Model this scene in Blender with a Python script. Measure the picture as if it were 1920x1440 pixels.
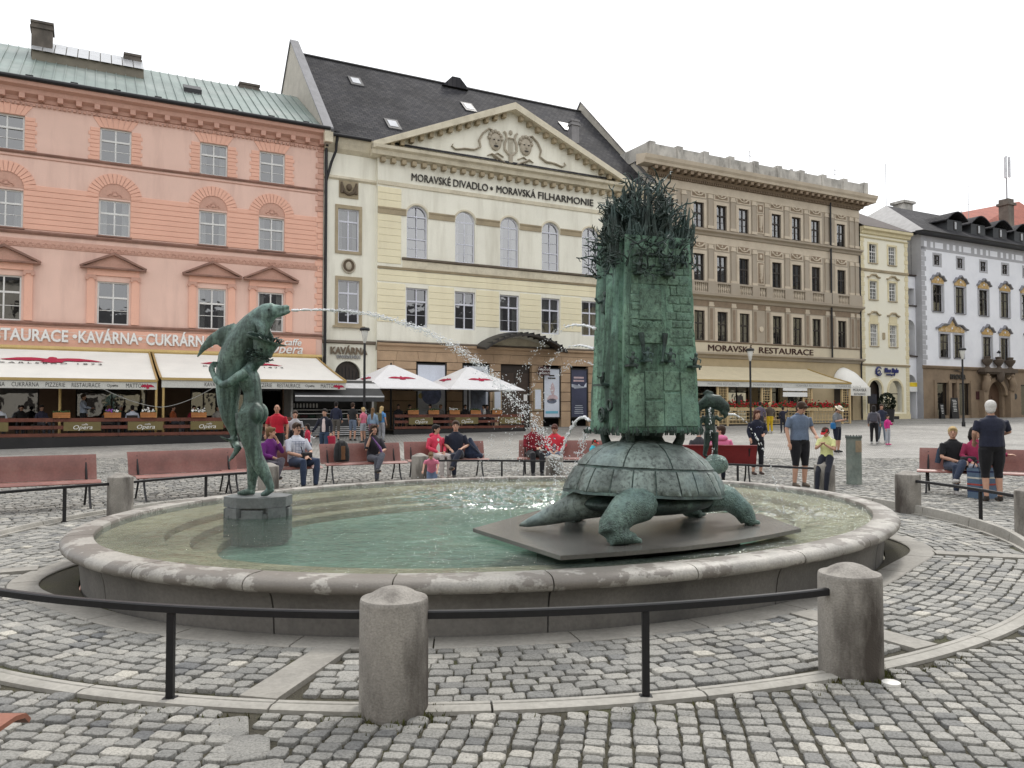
import bpy, bmesh, math, random
import numpy as np
from mathutils import Vector, Matrix
R = math.radians
rnd = random.Random(11)
nrs = np.random.RandomState(5)
for o in list(bpy.data.objects): bpy.data.objects.remove(o)
SC = bpy.context.scene
COL = SC.collection

# ------------------------------------------------------------------ camera, sky, sun, exposure
cam = bpy.data.cameras.new('camera'); camo = bpy.data.objects.new('camera', cam); COL.objects.link(camo)
cam.sensor_width = 36; cam.lens = 1500 / 1920 * 36; cam.clip_start = .1; cam.clip_end = 2000
camo.location = (0, 0, 1.6); camo.rotation_euler = (R(90) + math.atan(50 / 1500), 0, 0)
SC.camera = camo
SUN_AZ, SUN_EL = 24, 50            # degrees right of the view axis, and above the horizon
w = bpy.data.worlds.new('World'); SC.world = w; w.use_nodes = True
nt = w.node_tree; nt.nodes.clear()
out = nt.nodes.new('ShaderNodeOutputWorld'); bg = nt.nodes.new('ShaderNodeBackground')
sky = nt.nodes.new('ShaderNodeTexSky'); sky.sky_type = 'NISHITA'; sky.sun_disc = False
sky.sun_elevation = R(SUN_EL); sky.sun_rotation = R(SUN_AZ); sky.dust_density = 4; sky.ozone_density = 1
# thin bright cloud deck over the blue sky: mostly white, a trace of blue where it thins
tc = nt.nodes.new('ShaderNodeTexCoord'); nz = nt.nodes.new('ShaderNodeTexNoise'); nz.inputs['Scale'].default_value = 2.2
nz.inputs['Detail'].default_value = 5
mr = nt.nodes.new('ShaderNodeMapRange'); mr.inputs[1].default_value = .35; mr.inputs[2].default_value = .7
mr.inputs[3].default_value = .80; mr.inputs[4].default_value = 1.0
mx = nt.nodes.new('ShaderNodeMix'); mx.data_type = 'RGBA'; mx.inputs[7].default_value = (11.6, 11.7, 11.9, 1)
nt.links.new(tc.outputs['Generated'], nz.inputs['Vector']); nt.links.new(nz.outputs['Fac'], mr.inputs[0])
nt.links.new(mr.outputs[0], mx.inputs[0]); nt.links.new(sky.outputs[0], mx.inputs[6])
nt.links.new(mx.outputs[2], bg.inputs['Color']); bg.inputs['Strength'].default_value = .1
nt.links.new(bg.outputs[0], out.inputs['Surface'])
sl = bpy.data.lights.new('sun', 'SUN'); sun = bpy.data.objects.new('sun', sl); COL.objects.link(sun)
sl.energy = 1.5; sl.angle = R(11); sl.color = (1, .96, .9)
sd = Vector((math.sin(R(SUN_AZ)) * math.cos(R(SUN_EL)), math.cos(R(SUN_AZ)) * math.cos(R(SUN_EL)), math.sin(R(SUN_EL))))
sun.rotation_euler = sd.to_track_quat('Z', 'Y').to_euler()
vs = SC.view_settings; vs.view_transform = 'Standard'; vs.look = 'None'; vs.exposure = .36; vs.gamma = 1; vs.use_curve_mapping = False
SC.cycles.max_bounces = 7; SC.cycles.diffuse_bounces = 3; SC.cycles.glossy_bounces = 3; SC.cycles.transparent_max_bounces = 10
SC.cycles.transmission_bounces = 3; SC.cycles.caustics_reflective = False; SC.cycles.caustics_refractive = False
SC.cycles.use_denoising = True

# ------------------------------------------------------------------ helpers
class M:
    """collects geometry; build() links it as one mesh object"""
    def __init__(s): s.v = []; s.f = []
    def add(s, vs, fs):
        o = len(s.v); s.v += [tuple(p) for p in vs]; s.f += [tuple(i + o for i in f) for f in fs]; return s
    def box(s, x0, x1, y0, y1, z0, z1):
        return s.add([(x0,y0,z0),(x1,y0,z0),(x1,y1,z0),(x0,y1,z0),(x0,y0,z1),(x1,y0,z1),(x1,y1,z1),(x0,y1,z1)],
                     [(0,3,2,1),(4,5,6,7),(0,1,5,4),(1,2,6,5),(2,3,7,6),(3,0,4,7)])
    def cbox(s, x0, x1, y0, y1, z0, z1, c):
        """box whose front (-y) face is chamfered by c: a stone block in a wall"""
        vs = [(x0,y1,z0),(x1,y1,z0),(x1,y1,z1),(x0,y1,z1),(x0,y0+c,z0),(x1,y0+c,z0),(x1,y0+c,z1),(x0,y0+c,z1),
              (x0+c,y0,z0+c),(x1-c,y0,z0+c),(x1-c,y0,z1-c),(x0+c,y0,z1-c)]
        fs = [(0,3,2,1)]
        for a in (0, 4):
            b = a + 4
            for i in range(4): j = (i + 1) % 4; fs.append((a+i, a+j, b+j, b+i))
        return s.add(vs, fs + [(8,9,10,11)])
    def obox(s, c, h, m=None):
        vs = [Vector((x*h[0], y*h[1], z*h[2])) for z in (-1,1) for x, y in ((-1,-1),(1,-1),(1,1),(-1,1))]
        c = Vector(c)
        return s.add([c + (m @ p if m else p) for p in vs], [(0,3,2,1),(4,5,6,7),(0,1,5,4),(1,2,6,5),(2,3,7,6),(3,0,4,7)])
    def rings(s, rs, caps=True, close=False):
        n = len(rs[0]); vs = [p for r in rs for p in r]; fs = []
        k = len(rs)
        for a in range(k if close else k - 1):
            b = (a + 1) % k
            for i in range(n): j = (i + 1) % n; fs.append((a*n+i, a*n+j, b*n+j, b*n+i))
        if caps and not close: fs += [tuple(range(n - 1, -1, -1)), tuple(range((k-1)*n, k*n))]
        return s.add(vs, fs)
    def tube(s, pts, r, seg=8, flat=1.0, up=None, ends=True):
        """swept tube; r a number or list, flat squeezes the second axis; rounded ends for blobs"""
        pts = [Vector(p) for p in pts]; n = len(pts)
        rr = [r] * n if isinstance(r, (int, float)) else list(r)
        ff = [flat] * n if isinstance(flat, (int, float)) else list(flat)
        rs = []; side = None
        for i, p in enumerate(pts):
            d = (pts[min(i+1, n-1)] - pts[max(i-1, 0)])
            d = d.normalized() if d.length > 1e-9 else Vector((0,0,1))
            if side is None:
                u = Vector(up) if up else (Vector((0,0,1)) if abs(d.z) < .9 else Vector((0,1,0)))
                side = u.cross(d)
                if side.length < 1e-6: side = Vector((1,0,0))
                side.normalize()
            side = (side - d * side.dot(d)).normalized(); v = d.cross(side)
            rs.append([p + side * (rr[i] * math.cos(2*math.pi*k/seg)) + v * (rr[i] * ff[i] * math.sin(2*math.pi*k/seg)) for k in range(seg)])
        return s.rings(rs, ends)
    def lathe(s, prof, seg=24, c=(0,0,0), sx=1, sy=1):
        rs = [[(c[0] + r*sx*math.cos(2*math.pi*k/seg), c[1] + r*sy*math.sin(2*math.pi*k/seg), c[2] + z) for k in range(seg)] for r, z in prof]
        return s.rings(rs)
    def ball(s, c, r, seg=10, rg=7, m=None):
        r = (r, r, r) if isinstance(r, (int, float)) else r
        c = Vector(c); vs = []
        rs = []
        for a in range(1, rg):
            th = math.pi * a / rg
            ring = []
            for k in range(seg):
                p = Vector((r[0]*math.sin(th)*math.cos(2*math.pi*k/seg), r[1]*math.sin(th)*math.sin(2*math.pi*k/seg), -r[2]*math.cos(th)))
                ring.append(c + (m @ p if m else p))
            rs.append(ring)
        n = seg; vs = [p for q in rs for p in q]; fs = []
        for a in range(len(rs) - 1):
            for i in range(n): j = (i+1) % n; fs.append((a*n+i, a*n+j, (a+1)*n+j, (a+1)*n+i))
        b = Vector((0,0,-r[2])); t = Vector((0,0,r[2]))
        vs += [c + (m @ b if m else b), c + (m @ t if m else t)]
        nb = len(vs) - 2; nt_ = nb + 1; L = (len(rs)-1)*n
        for i in range(n): j = (i+1) % n; fs += [(nb, j, i), (nt_, L+i, L+j)]
        return s.add(vs, fs)
    def prism(s, poly, fn, d0, d1):
        """2D polygon (counter-clockwise) extruded: fn(a, b, d) -> 3D point"""
        n = len(poly); vs = [fn(a, b, d0) for a, b in poly] + [fn(a, b, d1) for a, b in poly]
        return s.add(vs, [tuple(range(n)), tuple(range(2*n-1, n-1, -1))] + [(i, n+i, n+(i+1)%n, (i+1)%n) for i in range(n)])
    def mesh(s, name, smooth=0):
        me = bpy.data.meshes.new(name); me.from_pydata(s.v, [], s.f)
        bm = bmesh.new(); bm.from_mesh(me); bmesh.ops.recalc_face_normals(bm, faces=bm.faces); bm.to_mesh(me); bm.free()
        if smooth:
            me.polygons.foreach_set('use_smooth', [True] * len(me.polygons))
            if smooth < 180: me.set_sharp_from_angle(angle=R(smooth))
        return me
    def build(s, name, mat, parent=None, loc=None, smooth=0, rz=None):
        return link(name, s.mesh(name, smooth), mat, parent, loc, rz)

def link(name, me, mat=None, parent=None, loc=None, rz=None):
    if mat is not None and not me.materials: me.materials.append(mat)
    o = bpy.data.objects.new(name, me); COL.objects.link(o)
    if parent is not None: o.parent = parent
    if loc is not None: o.location = loc
    if rz is not None: o.rotation_euler = (0, 0, rz)
    return o
def tag(o, label=None, cat=None, group=None, kind=None):
    for k, v in (('label', label), ('category', cat), ('group', group), ('kind', kind)):
        if v: o[k] = v
    return o
def thing(name, label, cat, loc=(0,0,0), rz=0, group=None):
    o = bpy.data.objects.new(name, None); COL.objects.link(o); o.location = loc; o.rotation_euler = (0, 0, rz)
    o.empty_display_size = .2
    return tag(o, label, cat, group)
def dup(o, loc=None, rz=None, label=None, parent=None):
    c = o.copy(); COL.objects.link(c)
    if parent is not None: c.parent = parent
    if loc is not None: c.location = loc
    if rz is not None: c.rotation_euler = (0, 0, rz)
    if label: c['label'] = label
    for ch in list(o.children): dup(ch, parent=c)
    return c
def remesh(o, voxel, it=3, fac=.5):
    m = o.modifiers.new('remesh', 'REMESH'); m.mode = 'VOXEL'; m.voxel_size = voxel; m.use_smooth_shade = True
    if it: m = o.modifiers.new('smooth', 'SMOOTH'); m.factor = fac; m.iterations = it
    return o
def text_mesh(body, size, ext=.02, off=0.0, align='CENTER', spacing=1.0, xs=1.0, shear=0.0):
    c = bpy.data.curves.new('lettering', 'FONT'); c.body = body; c.size = size; c.extrude = ext; c.offset = off; c.shear = shear
    c.align_x = align; c.align_y = 'BOTTOM_BASELINE'; c.space_character = spacing; c.resolution_u = 3
    o = bpy.data.objects.new('lettering', c); COL.objects.link(o)
    dg = bpy.context.evaluated_depsgraph_get(); me = bpy.data.meshes.new_from_object(o.evaluated_get(dg))
    bpy.data.objects.remove(o); bpy.data.curves.remove(c)
    if xs != 1.0: me.transform(Matrix.Diagonal((xs, 1, 1, 1)))
    me.transform(Matrix.Rotation(R(90), 4, 'X'))          # upright, reading along +x, facing -y
    me.name = 'lettering'
    return me

# ------------------------------------------------------------------ materials
def nodes(name):
    m = bpy.data.materials.new(name); m.use_nodes = True; t = m.node_tree; b = t.nodes['Principled BSDF']
    return m, t, b
def ramp(t, stops):
    r = t.nodes.new('ShaderNodeValToRGB'); e = r.color_ramp.elements
    while len(e) < len(stops): e.new(.5)
    for i, (p, c) in enumerate(stops): e[i].position = p; e[i].color = (*c, 1) if len(c) == 3 else c
    return r
def noise(t, scale, detail=4, rough=.55, vec=None, st=None):
    n = t.nodes.new('ShaderNodeTexNoise'); n.inputs['Scale'].default_value = scale; n.inputs['Detail'].default_value = detail
    n.inputs['Roughness'].default_value = rough
    if vec is None: vec = t.nodes.new('ShaderNodeTexCoord').outputs['Object']
    if st:
        mp = t.nodes.new('ShaderNodeMapping'); mp.inputs['Scale'].default_value = st; t.links.new(vec, mp.inputs[0]); vec = mp.outputs[0]
    t.links.new(vec, n.inputs['Vector']); return n
def mixc(t, fac, a, b, mode='MIX'):
    m = t.nodes.new('ShaderNodeMix'); m.data_type = 'RGBA'; m.blend_type = mode
    for k, x in ((0, fac), (6, a), (7, b)):
        if isinstance(x, (int, float)): m.inputs[k].default_value = x
        elif isinstance(x, tuple): m.inputs[k].default_value = (*x, 1) if len(x) == 3 else x
        else: t.links.new(x, m.inputs[k])
    return m.outputs[2]
def bumpn(t, b, h, strength=.3, dist=.02):
    n = t.nodes.new('ShaderNodeBump'); n.inputs['Strength'].default_value = strength; n.inputs['Distance'].default_value = dist
    t.links.new(h, n.inputs['Height']); t.links.new(n.outputs[0], b.inputs['Normal']); return n
MATS = {}
def mt(name, col, rough=.8, metal=0.0, var=.18, scale=2.0, fine=.12, fscale=30, stain=None, samt=.5, sscale=.6, sst=(1,1,1), bump=.15, bscale=40, spec=.4, sheen=0, sth=(.48, .72)):
    """painted plaster / stone / cloth / metal: base colour with two sizes of noise, an optional stain colour in streaks, and fine bump"""
    if name in MATS: return MATS[name]
    m, t, b = nodes(name)
    n1 = noise(t, scale, 5); r1 = ramp(t, [(.3, (1 - var,) * 3), (.7, (1 + var * .6,) * 3)]); t.links.new(n1.outputs['Fac'], r1.inputs[0])
    n2 = noise(t, fscale, 3); r2 = ramp(t, [(.3, (1 - fine,) * 3), (.7, (1 + fine,) * 3)]); t.links.new(n2.outputs['Fac'], r2.inputs[0])
    c = mixc(t, 1.0, tuple(col), r1.outputs[0], 'MULTIPLY'); c = mixc(t, 1.0, c, r2.outputs[0], 'MULTIPLY')
    if stain:
        n3 = noise(t, sscale, 6, .65, st=sst); r3 = ramp(t, [(sth[0], (0,0,0)), (sth[1], (samt,) * 3)]); t.links.new(n3.outputs['Fac'], r3.inputs[0])
        c = mixc(t, r3.outputs[0], c, tuple(stain))
    t.links.new(c, b.inputs['Base Color']); b.inputs['Roughness'].default_value = rough; b.inputs['Metallic'].default_value = metal
    b.inputs['Specular IOR Level'].default_value = spec
    if sheen: b.inputs['Sheen Weight'].default_value = sheen
    if bump: bumpn(t, b, noise(t, bscale, 4).outputs['Fac'], bump, .02)
    MATS[name] = m
    return m
# ------------------------------------------------------------------ the square: ground, paving, fountain basin
GY = [(-400, 0), (29, 0), (36, .24), (43, .40), (51, .60), (57, .68), (66, .92), (75, 1.0), (900, 1.0)]
def gz(y): return float(np.interp(y, [a for a, _ in GY], [b for _, b in GY]))
def in_view(x, y, margin=260):
    if y < 2.9: return False
    return abs(x / y * 1500) < 960 + margin
class Ell:
    """ellipse outline with offset curves"""
    def __init__(s, cx, cy, a, b, an): s.c = np.array([cx, cy]); s.a = a; s.b = b; s.an = an
    def pt(s, th, off=0.0):
        c, k = math.cos(th), math.sin(th); p = np.array([s.a*c, s.b*k]); n = np.array([c/s.a, k/s.b]); n /= np.hypot(*n); p = p + n*off
        ca, sa = math.cos(s.an), math.sin(s.an)
        return np.array([s.c[0] + ca*p[0] - sa*p[1], s.c[1] + sa*p[0] + ca*p[1]])
    def level(s, x, y):
        """about the signed distance outside the outline"""
        ca, sa = math.cos(s.an), math.sin(s.an); dx, dy = x - s.c[0], y - s.c[1]
        u, v = dx*ca + dy*sa, -dx*sa + dy*ca; k = np.hypot(u/s.a, v/s.b); return (k - 1) * np.hypot(u, v) / np.maximum(k, 1e-6)
    def param(s, x, y):
        ca, sa = math.cos(s.an), math.sin(s.an); dx, dy = x - s.c[0], y - s.c[1]
        return math.atan2((-dx*sa + dy*ca)/s.b, (dx*ca + dy*sa)/s.a)
POOL = Ell(.095, 10.1, 4.78, 3.85, .69)      # inner edge of the rim
KERB = Ell(-.125, 11.15, 6.93, 6.32, 1.06)   # outer kerb of the paved ring
PK = [POOL.param(-4.3, 7.6), POOL.param(4.75, 9.5)]
def pocket(th):
    """the two gutter pockets where the flag ring swings away from the basin wall"""
    return sum(math.exp(-((((th - p + math.pi) % (2*math.pi)) - math.pi) / w_) ** 2 * 1.0) * h for p, w_, h in ((PK[0], .22, .30), (PK[1], .20, .25)))

m_stone = mt('cast_stone', (.40, .375, .33), .75, var=.22, scale=1.6, fine=.16, fscale=60, stain=(.14, .125, .11), samt=.75, sscale=1.1, sst=(1,1,.35), bump=.25, bscale=70)
m_rim = mt('rim_stone', (.335, .318, .285), .5, var=.28, scale=3.2, fine=.16, fscale=55, stain=(.135, .118, .10), samt=.8, sscale=2.6, sst=(1,1,1.3), sth=(.485, .515), bump=.2, bscale=60, spec=.5)
m_wall = mt('basin_wall_stone', (.175, .166, .152), .7, var=.25, scale=1.2, stain=(.06, .06, .058), samt=.8, sscale=.9, sst=(1,1,.5), bump=.2)
m_flag = mt('flagstone', (.29, .275, .245), .75, var=.2, scale=2.5, stain=(.15, .14, .12), samt=.5, sscale=1.5, bump=.2)
m_kerb = mt('kerb_stone', (.35, .335, .30), .75, var=.16, scale=3, stain=(.2, .19, .16), samt=.5, sscale=2, bump=.2)
m_iron = mt('black_iron', (.018, .018, .02), .45, metal=.3, var=.2, bump=.08, spec=.5)

def cobble_mat():
    m, t, b = nodes('cobble_granite')
    at = t.nodes.new('ShaderNodeAttribute'); at.attribute_name = 'tone'
    r = ramp(t, [(0, (.14, .143, .145)), (.3, (.225, .222, .207)), (.6, (.31, .302, .276)), (.85, (.41, .393, .35)), (1, (.50, .475, .41))])
    t.links.new(at.outputs['Fac'], r.inputs[0])
    n1 = noise(t, 75, 6, .75); r1 = ramp(t, [(.32, (.40,)*3), (.5, (1.0,)*3), (.70, (1.38,)*3)]); t.links.new(n1.outputs['Fac'], r1.inputs[0])
    n2 = noise(t, 1.1, 3); r2 = ramp(t, [(.35, (.84,)*3), (.65, (1.1,)*3)]); t.links.new(n2.outputs['Fac'], r2.inputs[0])
    c = mixc(t, 1.0, r.outputs[0], r1.outputs[0], 'MULTIPLY'); c = mixc(t, 1.0, c, r2.outputs[0], 'MULTIPLY')
    t.links.new(c, b.inputs['Base Color']); b.inputs['Roughness'].default_value = .7; b.inputs['Specular IOR Level'].default_value = .3
    bumpn(t, b, n1.outputs['Fac'], .5, .012)
    return m
m_cob = cobble_mat()
def joint_mat():
    m, t, b = nodes('joint_soil')
    n1 = noise(t, 1.3, 4); r1 = ramp(t, [(.35, (.050, .044, .032)), (.55, (.062, .056, .034)), (.7, (.066, .070, .026))]); t.links.new(n1.outputs['Fac'], r1.inputs[0])
    n2 = noise(t, 90, 3); r2 = ramp(t, [(.3, (.6,)*3), (.7, (1.4,)*3)]); t.links.new(n2.outputs['Fac'], r2.inputs[0])
    t.links.new(mixc(t, 1.0, r1.outputs[0], r2.outputs[0], 'MULTIPLY'), b.inputs['Base Color']); b.inputs['Roughness'].default_value = .95
    bumpn(t, b, n2.outputs['Fac'], .8, .02); return m
def far_paving():
    """small setts too far away to tell apart: pattern and fine relief in the material"""
    m, t, b = nodes('far_setts')
    co = t.nodes.new('ShaderNodeTexCoord').outputs['Object']
    mp = t.nodes.new('ShaderNodeMapping'); mp.inputs['Rotation'].default_value = (0, 0, .35); t.links.new(co, mp.inputs[0])
    br = t.nodes.new('ShaderNodeTexBrick'); br.inputs['Scale'].default_value = 1.0; br.inputs['Brick Width'].default_value = .17; br.inputs['Row Height'].default_value = .14
    br.inputs['Mortar Size'].default_value = .014; br.inputs['Mortar Smooth'].default_value = .3
    br.inputs['Color1'].default_value = (.23, .225, .21, 1); br.inputs['Color2'].default_value = (.34, .33, .305, 1); br.inputs['Mortar'].default_value = (.11, .10, .085, 1)
    t.links.new(mp.outputs[0], br.inputs['Vector'])
    n1 = noise(t, .35, 5, .6); r1 = ramp(t, [(.35, (.75,)*3), (.65, (1.12,)*3)]); t.links.new(n1.outputs['Fac'], r1.inputs[0])
    t.links.new(mixc(t, 1.0, br.outputs['Color'], r1.outputs[0], 'MULTIPLY'), b.inputs['Base Color']); b.inputs['Roughness'].default_value = .7
    bumpn(t, b, br.outputs['Fac'], -.4, .02); return m

# ground sheet: soil in the joints near by (setts stand on it), laid stone beyond
def sheet(name, xs, ys, dz, mat, kind='structure'):
    vs = [(x, y, gz(y) + dz) for y in ys for x in xs]; n = len(xs)
    fs = [(j*n+i, j*n+i+1, (j+1)*n+i+1, (j+1)*n+i) for j in range(len(ys)-1) for i in range(n-1)]
    g = M(); g.add(vs, fs); o = g.build(name, mat); o['kind'] = kind; return o
FARY = 27.0
def hole_sheet():
    # soil sheet with a hole for the basin and its gutter
    N = 120; g = M(); rings = []
    for off in (.12, 6, 30, 400):
        ring = []
        for k in range(N):
            th = 2*math.pi*k/N
            p = POOL.pt(th, off); ring.append((p[0], p[1], gz(p[1]) - .035))
        rings.append(ring)
    # keep the far slope: extra rings follow gz via y samples
    n = N; vs = [p for r_ in rings for p in r_]; fs = []
    for a in range(len(rings)-1):
        for i in range(n): j = (i+1) % n; fs.append((a*n+i, a*n+j, (a+1)*n+j, (a+1)*n+i))
    g.add([(x, y, -.020) for x, y, z in vs], fs); return g
ground = hole_sheet().build('ground', joint_mat()); ground['kind'] = 'structure'
pav = sheet('pavement', [x for x in np.linspace(-420, 420, 29)], [FARY] + list(np.arange(29, 90, 2.0)) + [130, 300, 600], 0.0, far_paving())

# --- basin
def band(prof, th0, th1, n, el=POOL, offf=None, close=False):
    rs = []
    for k in range(n + (0 if close else 1)):
        th = th0 + (th1-th0)*k/n; ex = offf(th) if offf else 0
        r_ = []
        for off, z in prof:
            p = el.pt(th, off + ex); r_.append((p[0], p[1], z))
        rs.append(r_)
    return M().rings(rs, caps=not close, close=close)
basin = thing('fountain_basin', 'low oval stone fountain basin with rounded rim holding green water', 'fountain', (POOL.c[0], POOL.c[1], 0))
bl = (-POOL.c[0], -POOL.c[1], 0)
TAU = 2*math.pi
rim_prof = [(0, .26), (0, .412), (.010, .421), (.15, .424), (.205, .421), (.245, .411), (.272, .392), (.284, .366), (.278, .338), (.255, .318), (.21, .308), (.16, .305), (.09, .303)]
NR = 26
for k in range(NR):
    a0 = TAU*k/NR + .05; a1 = TAU*(k+1)/NR + .05 - .0022; jz = rnd.uniform(-.002, .002)
    band([(o, z + jz) for o, z in rim_prof], a0, a1, 8).build('rim_stone', m_rim, basin, bl, smooth=50)
NW = 14
for k in range(NW):
    a0 = TAU*k/NW + .12; a1 = TAU*(k+1)/NW + .12 - .003
    band([(.02, -.3), (.02, .30), (.175, .30), (.15, .265), (.128, .2), (.115, .12), (.105, .0), (.10, -.3)], a0, a1, 9).build('wall_stone', m_wall, basin, bl, smooth=50)
m_step = mt('basin_step_stone', (.50, .40, .275), .7, var=.2, scale=1.4, stain=(.26, .22, .13), samt=.6, sscale=1.8, bump=.15)
m_floor = mt('basin_floor', (.17, .285, .235), .7, var=.25, scale=.7, stain=(.26, .36, .27), samt=.8, sscale=.5, bump=.1)
for o0, o1, z in ((-.62, .012, .335), (-.86, -.62, .25), (-1.12, -.86, .15)):
    band([(o0, z-.14), (o0, z-.012), (o0+.012, z), (o1, z), (o1, z-.14)], 0, TAU, 150, close=True).build('basin_step', m_step, basin, bl, smooth=40)
g = M(); g.add([(*POOL.pt(TAU*k/120, -1.05), .06) for k in range(120)], [tuple(range(120))]); g.build('basin_floor', m_floor, basin, bl)

def water_mat(name, tint, rough=.03, bstr=.5, sc=3.2, turb=.10, silt=(.30, .40, .33)):
    m, t, b = nodes(name); t.nodes.remove(b); o = t.nodes['Material Output']
    co = t.nodes.new('ShaderNodeTexCoord').outputs['Object']
    n1 = noise(t, sc, 3, .55, co, (1.0, 1.7, 1)); n2 = noise(t, sc*5.5, 3, .6, co, (1, 1.5, 1))
    ad = t.nodes.new('ShaderNodeMath'); ad.operation = 'MULTIPLY_ADD'; ad.inputs[1].default_value = .35
    t.links.new(n2.outputs['Fac'], ad.inputs[0]); t.links.new(n1.outputs['Fac'], ad.inputs[2])
    bp = t.nodes.new('ShaderNodeBump'); bp.inputs['Strength'].default_value = bstr; bp.inputs['Distance'].default_value = .06; t.links.new(ad.outputs[0], bp.inputs['Height'])
    gl = t.nodes.new('ShaderNodeBsdfGlossy'); gl.inputs['Roughness'].default_value = rough; t.links.new(bp.outputs[0], gl.inputs['Normal'])
    tr = t.nodes.new('ShaderNodeBsdfTransparent'); tr.inputs['Color'].default_value = (*tint, 1)
    fr = t.nodes.new('ShaderNodeFresnel'); fr.inputs['IOR'].default_value = 1.33; t.links.new(bp.outputs[0], fr.inputs['Normal'])
    df = t.nodes.new('ShaderNodeBsdfDiffuse'); df.inputs['Color'].default_value = (*silt, 1); m2 = t.nodes.new('ShaderNodeMixShader'); m2.inputs[0].default_value = turb; t.links.new(tr.outputs[0], m2.inputs[1]); t.links.new(df.outputs[0], m2.inputs[2])
    mxs = t.nodes.new('ShaderNodeMixShader'); t.links.new(fr.outputs[0], mxs.inputs[0]); t.links.new(m2.outputs[0], mxs.inputs[1]); t.links.new(gl.outputs[0], mxs.inputs[2])
    t.links.new(mxs.outputs[0], o.inputs['Surface']); return m
m_water = water_mat('pool_water', (.84, .93, .88), bstr=1.2)
# water surface: gentle real waves, stronger where the jets come down
SPL = [((-.35, 11.6), 1.5, .030), ((3.7, 9.5), 1.1, .022), ((1.6, 11.4), 1.5, .022), ((2.6, 11.3), 1.3, .016)]
g = M(); NRr, NTt = 90, 220; vsw = [(POOL.c[0], POOL.c[1], .385)]
for i in range(1, NRr+1):
    for k in range(NTt):
        e = POOL.pt(TAU*k/NTt, .004); p = POOL.c + (e - POOL.c) * i/NRr
        amp = .0022 + sum(a_*math.exp(-((p[0]-c_[0])**2 + (p[1]-c_[1])**2)/s_**2) for c_, s_, a_ in SPL)
        z = .385 + amp*(math.sin(p[0]*9.3 + 3*math.sin(p[1]*2.1)) * math.sin(p[1]*13.1 + 2*math.sin(p[0]*3.3)) + rnd.uniform(-.7, .7))
        vsw.append((p[0], p[1], z))
fsw = [(0, 1+k, 1+(k+1) % NTt) for k in range(NTt)]
for i in range(NRr-1):
    for k in range(NTt): a = 1+i*NTt; fsw.append((a+k, a+NTt+k, a+NTt+(k+1) % NTt, a+(k+1) % NTt))
g.add(vsw, fsw); pw = g.build('pool_water', m_water, None, smooth=180); pw['kind'] = 'structure'

# --- gutter round the basin, flag ring, radial strips, kerb
NB = 150
gut = M(); rs = []
for k in range(NB):
    th = TAU*k/NB; a = POOL.pt(th, .08); b = POOL.pt(th, .20 + pocket(th)); rs.append([(a[0], a[1], -.16), (b[0], b[1], -.16)])
gut.add([p for r_ in rs for p in r_], [(2*k, 2*k+1, (2*k+3) % (2*NB), (2*k+2) % (2*NB)) for k in range(NB)])
gut.build('gutter', mt('gutter_mud', (.07, .06, .05), .6)).update_tag(); bpy.data.objects['gutter']['kind'] = 'structure'
gw = M(); gw.add([(*POOL.pt(TAU*k/NB, o_ + (pocket(TAU*k/NB) if o_ > .1 else 0)), -.055) for k in range(NB) for o_ in (.08, .20)], [(2*k, 2*k+1, (2*k+3) % (2*NB), (2*k+2) % (2*NB)) for k in range(NB)])
o = gw.build('gutter_water', water_mat('gutter_water', (.35, .3, .25), .02, .05, turb=.2, silt=(.12, .09, .06))); o['kind'] = 'structure'
ring = thing('fountain_paving', 'ring of pale flagstones and kerb with radial strips around the fountain', 'paving', (POOL.c[0], POOL.c[1], 0)); ring['kind'] = 'structure'
NF = 30
for k in range(NF):
    a0 = TAU*k/NF; a1 = TAU*(k+1)/NF - .0025
    band([(.15, -.2), (.15, -.006), (.162, .004), (.40, .004), (.41, -.006), (.41, -.05)], a0, a1, 7, offf=pocket).build('flagstone', m_flag, ring, bl, smooth=40)
def kerb_h(p):   # the kerb stands proud on the far right, nearly flush in front
    return .006 + .12 * max(0, min(1, (p[0] + .5) / 6)) * max(0, min(1, (p[1] - 7.5) / 2.5)) + .05 * max(0, min(1, (-p[0] - 3) / 3))
NK = 34
for k in range(NK):
    a0 = TAU*k/NK; a1 = TAU*(k+1)/NK - .002; rs = []
    for i in range(8):
        th = a0 + (a1-a0)*i/7; h = kerb_h(KERB.pt(th)); r_ = []
        for o_, z in ((-.075, -.05), (-.075, .006), (-.035, .009), (-.03, h*.6), (-.02, h), (.015, h+.006), (.05, h), (.064, h*.5), (.066, -.05)):
            p = KERB.pt(th, o_); r_.append((p[0], p[1], z))
        rs.append(r_)
    M().rings(rs).build('kerb_stone', m_kerb, ring, bl, smooth=50)
SC0 = np.array([0.0, 10.6]); STRIPS = [R(a) for a in (-103, -61.5, -18, 27, 72, 117, 162, 207)]
def hit(an, el, off):
    lo, hi = 0.5, 12
    for _ in range(40):
        m_ = (lo+hi)/2; p = SC0 + m_*np.array([math.cos(an), math.sin(an)])
        if el(p) < off: lo = m_
        else: hi = m_
    return lo
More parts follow.
